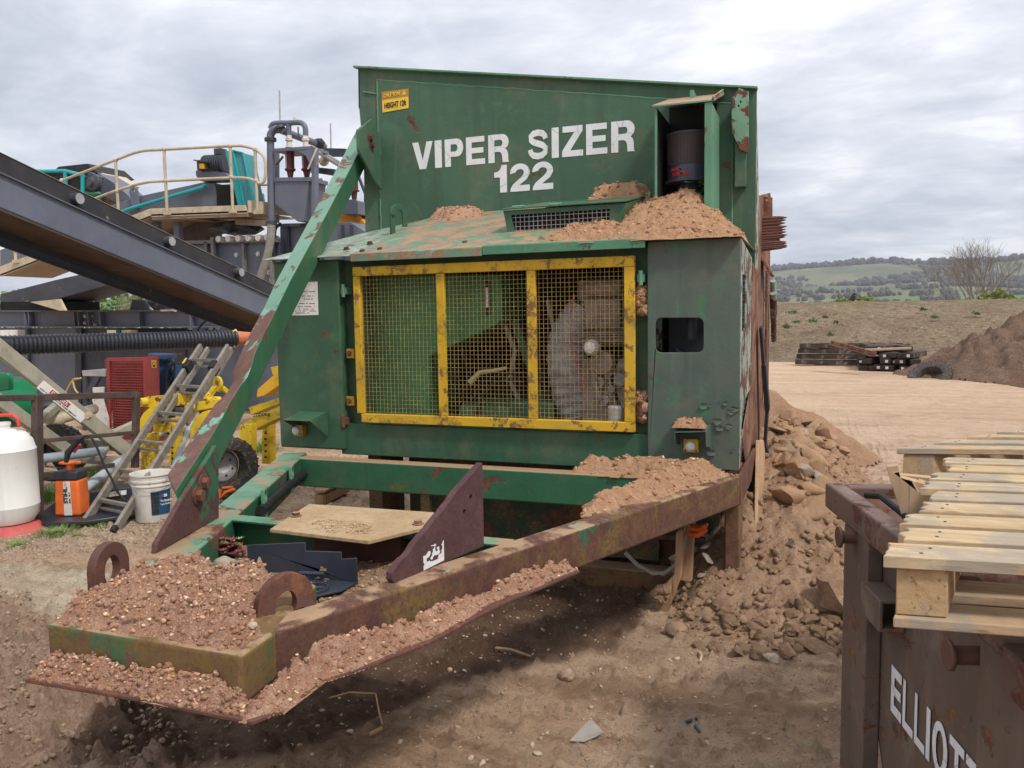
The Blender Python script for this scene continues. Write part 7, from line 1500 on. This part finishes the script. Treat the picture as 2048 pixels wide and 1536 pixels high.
# green tank
gt = root('green_tank', PC(20, 860, 7.6), 'bright green rounded plastic tank at the left edge', 'tank')
m = MB(); q = PC(10, 805, 7.9); a = PC(-60, 803, 7.6); b = PC(48, 803, 8.0); m.lathe([(.02, 0), (.16, .0), (.235, .05), (.25, .12), (.25, .9)], b+Vector((.1, .0, 0)), (a-b).normalized(), 28); m.build('tank_shell', GRN, gt, smooth=True)
m = MB(); m.prism([PC(u, v, 7.3) for u, v in ((-5, 746), (14, 746), (18, 752), (18, 780), (-5, 783))], (0, .05, 0)); m.build('tank_cap', GRN, gt, .01); 
m = MB(); m.blob(PC(102, 820, 8.0), .075, 2, 3, (1.2, 1, 1), .08); o = m.build('black_float', CORR, None, smooth=True); tag(o, 'round black float between the green tank and the trestle beam', 'float')
m = MB(); a, b = PC(118, 838, 8.0), PC(188, 818, 8.6); m.cyl(a, b, .055, n=16); m.cyl(PC(98, 843, 7.9), PC(120, 838, 8.0), .075, n=12); o = m.build('steel_pipe', TAN, None, smooth=True); tag(o, 'dusty flanged steel pipe behind the DANGER beam', 'pipe')
# rusty rail frame
cf = root('rail_frame', (-6.066, 4.777, 0), 'rusty dark steel rail frame with a mesh floor', 'rail frame')
zc0 = 6.6
for a, b, w_ in (((74, 790), (76, 1040), .075), ((273, 786), (270, 935), .06), ((-40, 797), (74, 795), .05), ((74, 795), (275, 789), .055), ((80, 882), (272, 865), .035), ((82, 952), (228, 930), .04), ((-10, 885), (74, 884), .035), ((82, 948), (120, 945), .03)):
    cbeam('rail', PC(a[0], a[1], zc0+(a[0]-75)*.004), PC(b[0], b[1], zc0+(b[0]-75)*.004), w_*.75, w_, PAINTB, cf)
m = MB(); q = [PC(u, v, z_) for u, v, z_ in ((82, 922, 6.8), (100, 922, 7.6), (118, 946, 7.0), (82, 950, 6.6))]; m.prism(q, (0, 0, .01)); m.build('mesh_floor', GRATE, cf)
# hose wand hanging on the frame
m = MB(); m.tube([PC(u, v, 6.45) for u, v in ((158, 878), (148, 892), (136, 905), (132, 925))], [.018, .022, .026, .016], 8); m.tube([PC(u, v, 6.45) for u, v in smoothpts([(150, 890), (168, 874), (182, 875), (196, 900), (208, 930), (222, 955), (236, 985), (250, 1000)])], .009, 8); o = m.build('spray_gun', RUBBER, None, smooth=True); tag(o, 'black trigger spray gun and hose hanging on the rusty rail frame', 'spray gun')
m = MB(); m.tube([PC(148, 905, 6.5), PC(160, 890, 6.5)], .01, 6); m.build('trigger', REDC, o)
for (a, b, r, lb) in (((80, 918, 7.0), (205, 902, 7.6), .042, 'grey plastic pole lying level behind the spray gun'), ((160, 985, 6.9), (337, 850, 9.0), .045, 'grey plastic pole slanting behind the ladder'), ((345, 940, 7.4), (385, 840, 8.6), .025, 'thin grey pole between the yellow lifting gear legs')):
    m = MB(); m.cyl(PC(*a), PC(*b), r, n=14); o = m.build('plastic_pole', plain('grey_pvc', (.38, .42, .46), .45), None, smooth=True); tag(o, lb, 'pole')
# ladder
la0, la1 = PZ(165, 1052), PZ(228, 1066); top0 = PC(402, 693, 8.5); wv = la1-la0
ld_ = root('ladder', (la0+la1)/2, 'weathered aluminium ladder leaning on the yellow gear and black pipe', 'ladder')
dl_ = (top0-la0); Ll = dl_.length; dl_.normalize(); ndl = wv.cross(dl_).normalized()
for s_ in (0, 1): cbeam('rail', la0+wv*s_, la0+wv*s_+dl_*Ll, .032, .075, ALU, ld_)
for s_ in (0, 1): cbeam('upper_rail', la0+wv*(.07+.86*s_)+dl_*Ll*.55-ndl*.07, la0+wv*(.07+.86*s_)+dl_*(Ll*1.02)-ndl*.07, .028, .065, ALU, ld_)
for v in (1000, 940, 882, 825, 771, 720):
    t_ = None; best = 1e9
    for k in range(400):
        q = la0+dl_*Ll*k/400; vv = R.T @ np.array(q-Vector((0, 0, EYE))); pv_ = 768-FPX*vv[1]/vv[2]
        if abs(pv_-v) < best: best = abs(pv_-v); t_ = q
    m = MB(); m.beam(t_+wv*.03, t_+wv*.97, .034, .030); m.beam(t_+wv*.03-dl_*.045-ndl*.05, t_+wv*.97-dl_*.045-ndl*.05, .028, .022); m.build('rung', ALU, ld_, .003)
for s_ in (0, 1):
    q = la0+wv*s_; m = MB(); m.beam(q-dl_*.01, q+dl_*.05, .04, .085); m.build('ladder_foot', RUBBER, ld_, .004)
    q = la0+wv*(.04+.92*s_)+dl_*Ll*.83; m = MB(); m.beam(q, q+dl_*.12, .06, .12); m.build('ladder_bracket', RUBBER, ld_, .006)
m = MB(); q = la0+wv*0+dl_*Ll*.86+Vector((0, -.05, 0)); 
if ndl.y > 0: ndl = -ndl
m.prism([q+ndl*.045, q+ndl*.045+dl_*.09, q+ndl*.045+dl_*.09+wv.normalized()*.03, q+ndl*.045+wv.normalized()*.03], ndl*.002); m.build('yellow_sticker', SIGNY, ld_)
# yellow lifting gear
yg = root('yellow_lifting_gear', PZ(340, 945), 'yellow steel block grab with curved claws behind the ladder', 'lifting gear')
def yp(name, pts, zc, th, holes=(), bev=.006, mat=YELC): m = MB(); m.prism([PC(u, v, zc) for u, v in pts], (.35*th, th*.93, 0), holes=[[PC(u, v, zc) for u, v in h] for h in holes]); return m.build(name, mat, yg, bev)
yp('cross_arm', ((284, 796), (296, 793), (345, 788), (390, 784), (395, 806), (350, 812), (300, 815), (286, 812)), 7.9, .12)
yp('cross_arm', ((378, 808), (392, 804), (448, 797), (450, 812), (395, 822), (380, 822)), 7.6, .12)
for c_, z_ in ((293, 7.85), (386, 7.55)):
    m = MB(); q = PC(c_+0, 804 if c_ < 300 else 814, z_); m.cyl(q, q+Vector((-.02, -.06, 0)), .045, n=18); m.cyl(q+Vector((-.02, -.06, 0)), q+Vector((-.025, -.075, 0)), .02, n=8); m.build('pivot_pin', YELC, yg, smooth=True)
def claw(u0, v0, zc):
    out_ = [(22, -2), (8, 2), (-6, 14), (-16, 32), (-17, 52), (-13, 64)]; inn = [(-8, 62), (-6, 50), (2, 36), (12, 24), (24, 22)]
    yp('curved_claw', [(u0+a, v0+b) for a, b in out_+inn], zc, .07)
claw(292, 812, 7.85); claw(396, 822, 7.5)
for (a, b, c_, d, z_) in ((282, 868, 305, 945, 7.8), (306, 838, 345, 865, 7.9), (339, 850, 352, 935, 7.9), (479, 850, 501, 955, 7.6), (524, 830, 540, 928, 8.2)):
    yp('leg', ((a, b), (c_, b-2), (c_, d), (a, d)), z_, .07)
m = MB()
for k in range(7): q = PC(346, 862+k*11, 7.88); m.cyl(q, q+Vector((-.003, -.012, 0)), .012, n=10)
for k in range(7): q = PC(532, 842+k*12, 8.18); m.cyl(q, q+Vector((-.003, -.012, 0)), .012, n=10)
m.build('pin_holes', INK, yg)
m = MB(); q = PC(436, 768, 7.7); m.ring(q, (.35, .93, 0), .035, .075, .03, 24); m.build('lifting_ring', YELC, yg, .005, smooth=True)
cbeam('hanger_arm', PC(430, 775, 7.7), PC(412, 800, 7.6), .05, .04, YELC, yg); cbeam('hanger_arm', PC(444, 775, 7.7), PC(466, 795, 7.8), .05, .04, YELC, yg)
m = MB(); m.cyl(PC(411, 800, 7.6), PC(440, 800, 7.7), .035, n=14); m.build('hanger_bar', YELC, yg, smooth=True)
bb_ = yp('lower_boom', ((478, 855), (500, 838), (560, 812), (560, 835), (505, 862)), 7.8, .10); yp('lower_boom', ((496, 815), (560, 795), (560, 806), (500, 830)), 7.85, .10)
yp('upper_boom', ((515, 778), (545, 752), (562, 742), (562, 768), (528, 792), (512, 795)), 8.0, .12, mat=plain('orange_yellow_paint', (.72, .40, .03), .5, dust=.1))
yp('boom_tip', ((540, 735), (562, 730), (562, 745), (546, 752)), 8.0, .12)
q = PC(506, 836, 7.78); text('lettering', '2000kg', q, (PC(530, 834, 7.78)-q), (0, 0, 1), .045, .17, INK, yg)
tyre('spare_wheel', PC(452, 935, 7.0), (.93, -.40, 0), .27, .19, 'wheel with silver rim behind the brace arm foot', RIM, 'wheel')
m = MB(); m.tube([PC(u, v, 6.9) for u, v in ((424, 977), (448, 976), (466, 974))], .012, 8); m.tube([PC(u, v, 6.8) for u, v in ((440, 978), (440, 996), (452, 984), (470, 978))], .014, 8); o = m.build('orange_tool_frame', ORANGE, None, smooth=True); tag(o, 'orange tubular tool handle behind the left drawbar beam', 'tool')
m = MB(); 
for k, (u, v) in enumerate(((480, 955), (495, 962), (510, 948))): m.blob(PC(u, v, 7), .05, k, 2)
# battery box, tray, sprayer case, bucket, bottle
bx = root('battery_box', PZ(235, 1018), 'black battery box with a white name plate under the ladder', 'battery')
a = PC(180, 985, 6.75); m = MB(); m.prism([PC(u, v, 6.9) for u, v in ((177, 985), (268, 975), (270, 1015), (180, 1024))], (-.1, .28, 0)); m.build('case', CORR, bx, .008)
m = MB(); m.prism([PC(u, v, 6.885) for u, v in ((215, 985), (253, 980), (253, 989), (216, 994))], (0, -.003, 0)); lb_ = m.build('name_plate', PAPER, bx); q = PC(222, 989.5, 6.87); text('lettering', 'WARTH', q, PC(244, 986.5, 6.87)-q, (0, 0, 1), .022, .085, INK, lb_)
m = MB(); m.prism([PZ(u, v, .03) for u, v in ((78, 1035), (110, 1010), (270, 1000), (290, 1012), (268, 1035), (170, 1050), (84, 1052))], (0, 0, .03)); o = m.build('black_tray', CORR, None, .006); tag(o, 'low black tray under the orange sprayer case', 'tray')
st = root('pump_case', PZ(135, 1050), 'orange and black backpack sprayer case with an orange oval handle and white stripe', 'sprayer')
zz0 = .03; c_ = PZ(137, 1047); w2_ = .115; fz = Vector((c_.x, c_.y, 0)); rx = Vector((.937, .35, 0))*1; rx = Vector((R[0][0], R[1][0], 0)).normalized(); ry = Vector((-rx.y, rx.x, 0)); rotc = Matrix((rx, ry, Vector((0, 0, 1)))).transposed()
m = MB(); m.prism([fz+rx*x_+Vector((0, 0, z)) for x_, z in ((-w2_, .06), (w2_*.92, .06), (w2_*.86, .36), (-w2_*.82, .36))], ry*.16); m.build('case_body', ORANGE, st, .02, seg=3)
m = MB(); m.box(fz+ry*.08+Vector((0, 0, .395)), (w2_*1.72, .17, .075), rotc); m.build('case_top', CORR, st, .015, seg=3); m = MB(); m.box(fz+ry*.08+Vector((0, 0, .032)), (w2_*2.2, .20, .055), rotc); m.build('case_base', CORR, st, .012)
m = MB(); m.prism([fz-ry*.003+rx*x_+Vector((0, 0, z)) for x_, z in ((-.028, .068), (.040, .068), (.034, .35), (-.020, .35))], -ry*.004); ws = m.build('white_stripe', WHITED, st, .003)
q = fz-ry*.0085+rx*.012+Vector((0, 0, .17)); text('lettering', 'STIHL', q, (0, 0, 1), -rx, .034, .135, INK, ws, bold=.04); q = fz-ry*.0085+rx*.034+Vector((0, 0, .17)); text('lettering', 'SR 31', q, (0, 0, 1), -rx, .012, .09, INK, ws, bold=.03)
m = MB(); pts = [fz+ry*.08+rx*.085*math.cos(a)+ry*.03*math.sin(a)+Vector((0, 0, .49+.0*math.sin(a))) for a in np.linspace(0, 2*PI, 25)]; m.tube(pts, .011, 8, False); m.cyl(fz+ry*.08+Vector((0, 0, .43)), fz+ry*.08+Vector((0, 0, .49)), .03, n=12); m.tube([fz+ry*.08-rx*.08+Vector((0, 0, .49)), fz+ry*.08+rx*.08+Vector((0, 0, .49))], .008, 6); m.build('oval_handle', ORANGE, st, smooth=True)
bk = root('white_bucket', PZ(308, 1040), 'dirty white plastic bucket with a blue tyre sealant label', 'bucket')
c_ = PZ(308, 1040); m = MB(); m.lathe([(.13, 0), (.135, .01), (.155, .30), (.163, .30), (.163, .31), (.157, .315), (.158, .335), (.166, .335), (.166, .35), (.160, .352), (.162, .385), (.170, .387), (.170, .397), (.160, .397), (.155, .385), (.150, .25), (.001, .245)], (c_.x, c_.y, .005), n=40); bo = m.build('bucket_wall', WHITED, bk, smooth=True)
vw = Vector((-c_.x, -c_.y, 0)).normalized(); vt = Vector((0, 0, 1)).cross(vw)
def wrap(a0, a1, z0, z1, r, name, mat, par):
    m = MB(); n_ = 10; vs = []
    for i in range(n_+1):
        a = a0+(a1-a0)*i/n_; d = vw*math.cos(a)+vt*math.sin(a)
        for z in (z0, z1): vs.append(Vector((c_.x, c_.y, 0))+d*(r+.075*(z-.02)*.9)+Vector((0, 0, z)))
    m.add(vs, [(2*i, 2*i+2, 2*i+3, 2*i+1) for i in range(n_)]); o = m.build(name, mat, par); sd_ = o.modifiers.new('t', 'SOLIDIFY'); sd_.thickness = .002; return o
lbm = plain('blue_label', (.02, .10, .22), .4); wl_ = wrap(-.10, 1.05, .07, .27, .1375, 'blue_label', lbm, bo); wrap(-.08, .30, .08, .26, .1395, 'label_tread_picture', plain('dark_tread_print', (.03, .035, .045), .6, .5, 60), wl_)
for s_, zt_, hh_, w_ in (('The Puncture', .17, .022, .11), ('Tyre Sealer', .14, .022, .10)):
    q = Vector((c_.x, c_.y, 0))+(vw*math.cos(.34)+vt*math.sin(.34))*.1545+Vector((0, 0, zt_)); text('lettering', s_, q, (vt*math.cos(.6)-vw*math.sin(.6)), (0, 0, 1), hh_, w_, PAPER, wl_)
for i in range(3): q = Vector((c_.x, c_.y, .225))+(vw*math.cos(.5+i*.09)+vt*math.sin(.5+i*.09))*.158; m = MB(); m.box(q, (.012, .012, .02)); m.build('label_mark', REDI if i == 0 else PAPER, wl_)
m = MB(); hs_ = [Vector((c_.x, c_.y, .36))+(vw*math.cos(a)+vt*math.sin(a))*.175+Vector((0, 0, -.10*math.sin((a+1.6)/3.2*PI)*.9)) for a in np.linspace(-1.6, 1.6, 16)]; m.tube(hs_, .003, 5, False); m.build('wire_handle', GALV, bk)
sp = root('white_container', PZ(22, 1068), 'large white plastic drum with a rounded shoulder on a red base', 'container')
c_ = PZ(22, 1062); Rr = .215; m = MB(); m.lathe([(.10, .02), (.17, .03), (Rr*.97, .09), (Rr, .16), (Rr*1.01, .165), (Rr, .17), (Rr*.99, .60), (Rr*1.005, .605), (Rr*.97, .62), (Rr*.90, .68), (Rr*.70, .735), (Rr*.35, .765), (.045, .77), (.045, .80), (.05, .80), (.05, .825), (.001, .826)], (c_.x, c_.y, .05), n=44); m.build('drum', WHITEP, sp, smooth=True)
m = MB(); m.lathe([(Rr*1.25, 0), (Rr*1.22, .012), (Rr*.95, .05), (Rr*.8, .07)], (c_.x, c_.y, 0), n=40); m.build('red_base', plain('faded_red_plastic', (.52, .11, .10), .6, .1, dust=.12), sp, smooth=True)
m = MB(); m.tube([Vector((c_.x, c_.y, 0))+rx*x_+Vector((0, 0, z)) for x_, z in ((-.2, .86), (-.12, .93), (.08, .93), (.115, .90), (.12, .84))], .013, 8); m.build('red_handle', REDC, sp, smooth=True)
m = MB(); m.lathe([(.03, 0), (.03, .004)], Vector((c_.x, c_.y, .745))-Vector((0, .08, 0))+rx*.03, (0, -.5, 1), 18); m.build('moulded_disc', WHITED, sp)
m = MB(); q = [PY(u, v, 8.6) for u, v in ((270, 845), (300, 838), (300, 880))]
# grass tufts
def tuft(u, v, r, h, n, seed, label):
    rn = random.Random(seed); m = MB(); c_ = g3(u, v)
    for i in range(n):
        a = rn.uniform(0, 6.28); rr2 = rn.uniform(0, r); b = c_+Vector((math.cos(a)*rr2, math.sin(a)*rr2, -.005)); hh2 = h*rn.uniform(.5, 1.1); le = Vector((math.cos(a), math.sin(a), 0))*hh2*rn.uniform(.2, .9)+Vector((rn.gauss(0, .01), rn.gauss(0, .01), 0)); s_ = Vector((-math.sin(a), math.cos(a), 0))*.0022
        m.add([b-s_, b+s_, b+le*.4+Vector((0, 0, hh2*.6))+s_*.7, b+le*.4+Vector((0, 0, hh2*.6))-s_*.7, b+le+Vector((0, 0, hh2*.85))], [(0, 1, 2, 3), (3, 2, 4)])
    o = m.build('grass_tuft', GRASS, None); tag(o, label, 'grass'); o['kind'] = 'stuff'
tuft(112, 1072, .17, .07, 520, 1, 'green grass tuft in front of the white drum'); tuft(35, 1095, .10, .04, 200, 2, 'thin grass by the red base'); tuft(170, 985, .22, .16, 500, 3, 'tall grass between the sprayer case and the ladder'); tuft(98, 1000, .18, .18, 380, 4, 'grass beside the rusty frame post'); tuft(195, 955, .2, .2, 380, 5, 'grass under the spray gun hose'); tuft(150, 1078, .08, .04, 120, 6, 'few blades of grass on the gravel'); tuft(525, 905, .25, .22, 380, 7, 'grass behind the left drawbar beam'); tuft(200, 1055, .08, .05, 120, 8, 'few blades between the ladder feet')
# far ground clutter behind the machine's left side
m = MB(); a, b = PZ(640, 1010), PZ(690, 985); m.beam(a+Vector((0, 0, .12)), b+Vector((0, 0, .12)), .1, .02); m.beam(a+Vector((0, 0, .05)), b+Vector((0, 0, .05)), .1, .08); o = m.build('small_pallet', WOLD, None); tag(o, 'small brown pallet under the left side of the machine', 'pallet')

# ============================================================ haze: even thin air over the whole yard and the hills
m = MB(); m.bb(-2650, 3250, -2550, 2400, -26, 130)
N = NT('thin_haze'); N.t.nodes.remove(N.b); vp = N.n('ShaderNodeVolumePrincipled'); vp.inputs['Color'].default_value = (0.80, 0.88, 1.0, 1); vp.inputs['Density'].default_value = 0.00025; vp.inputs['Anisotropy'].default_value = 0.2
mo = [n for n in N.t.nodes if n.type == 'OUTPUT_MATERIAL'][0]; N.t.links.new(vp.outputs[0], mo.inputs['Volume'])
hz_ = m.build('haze', N.m, None, kind='stuff')
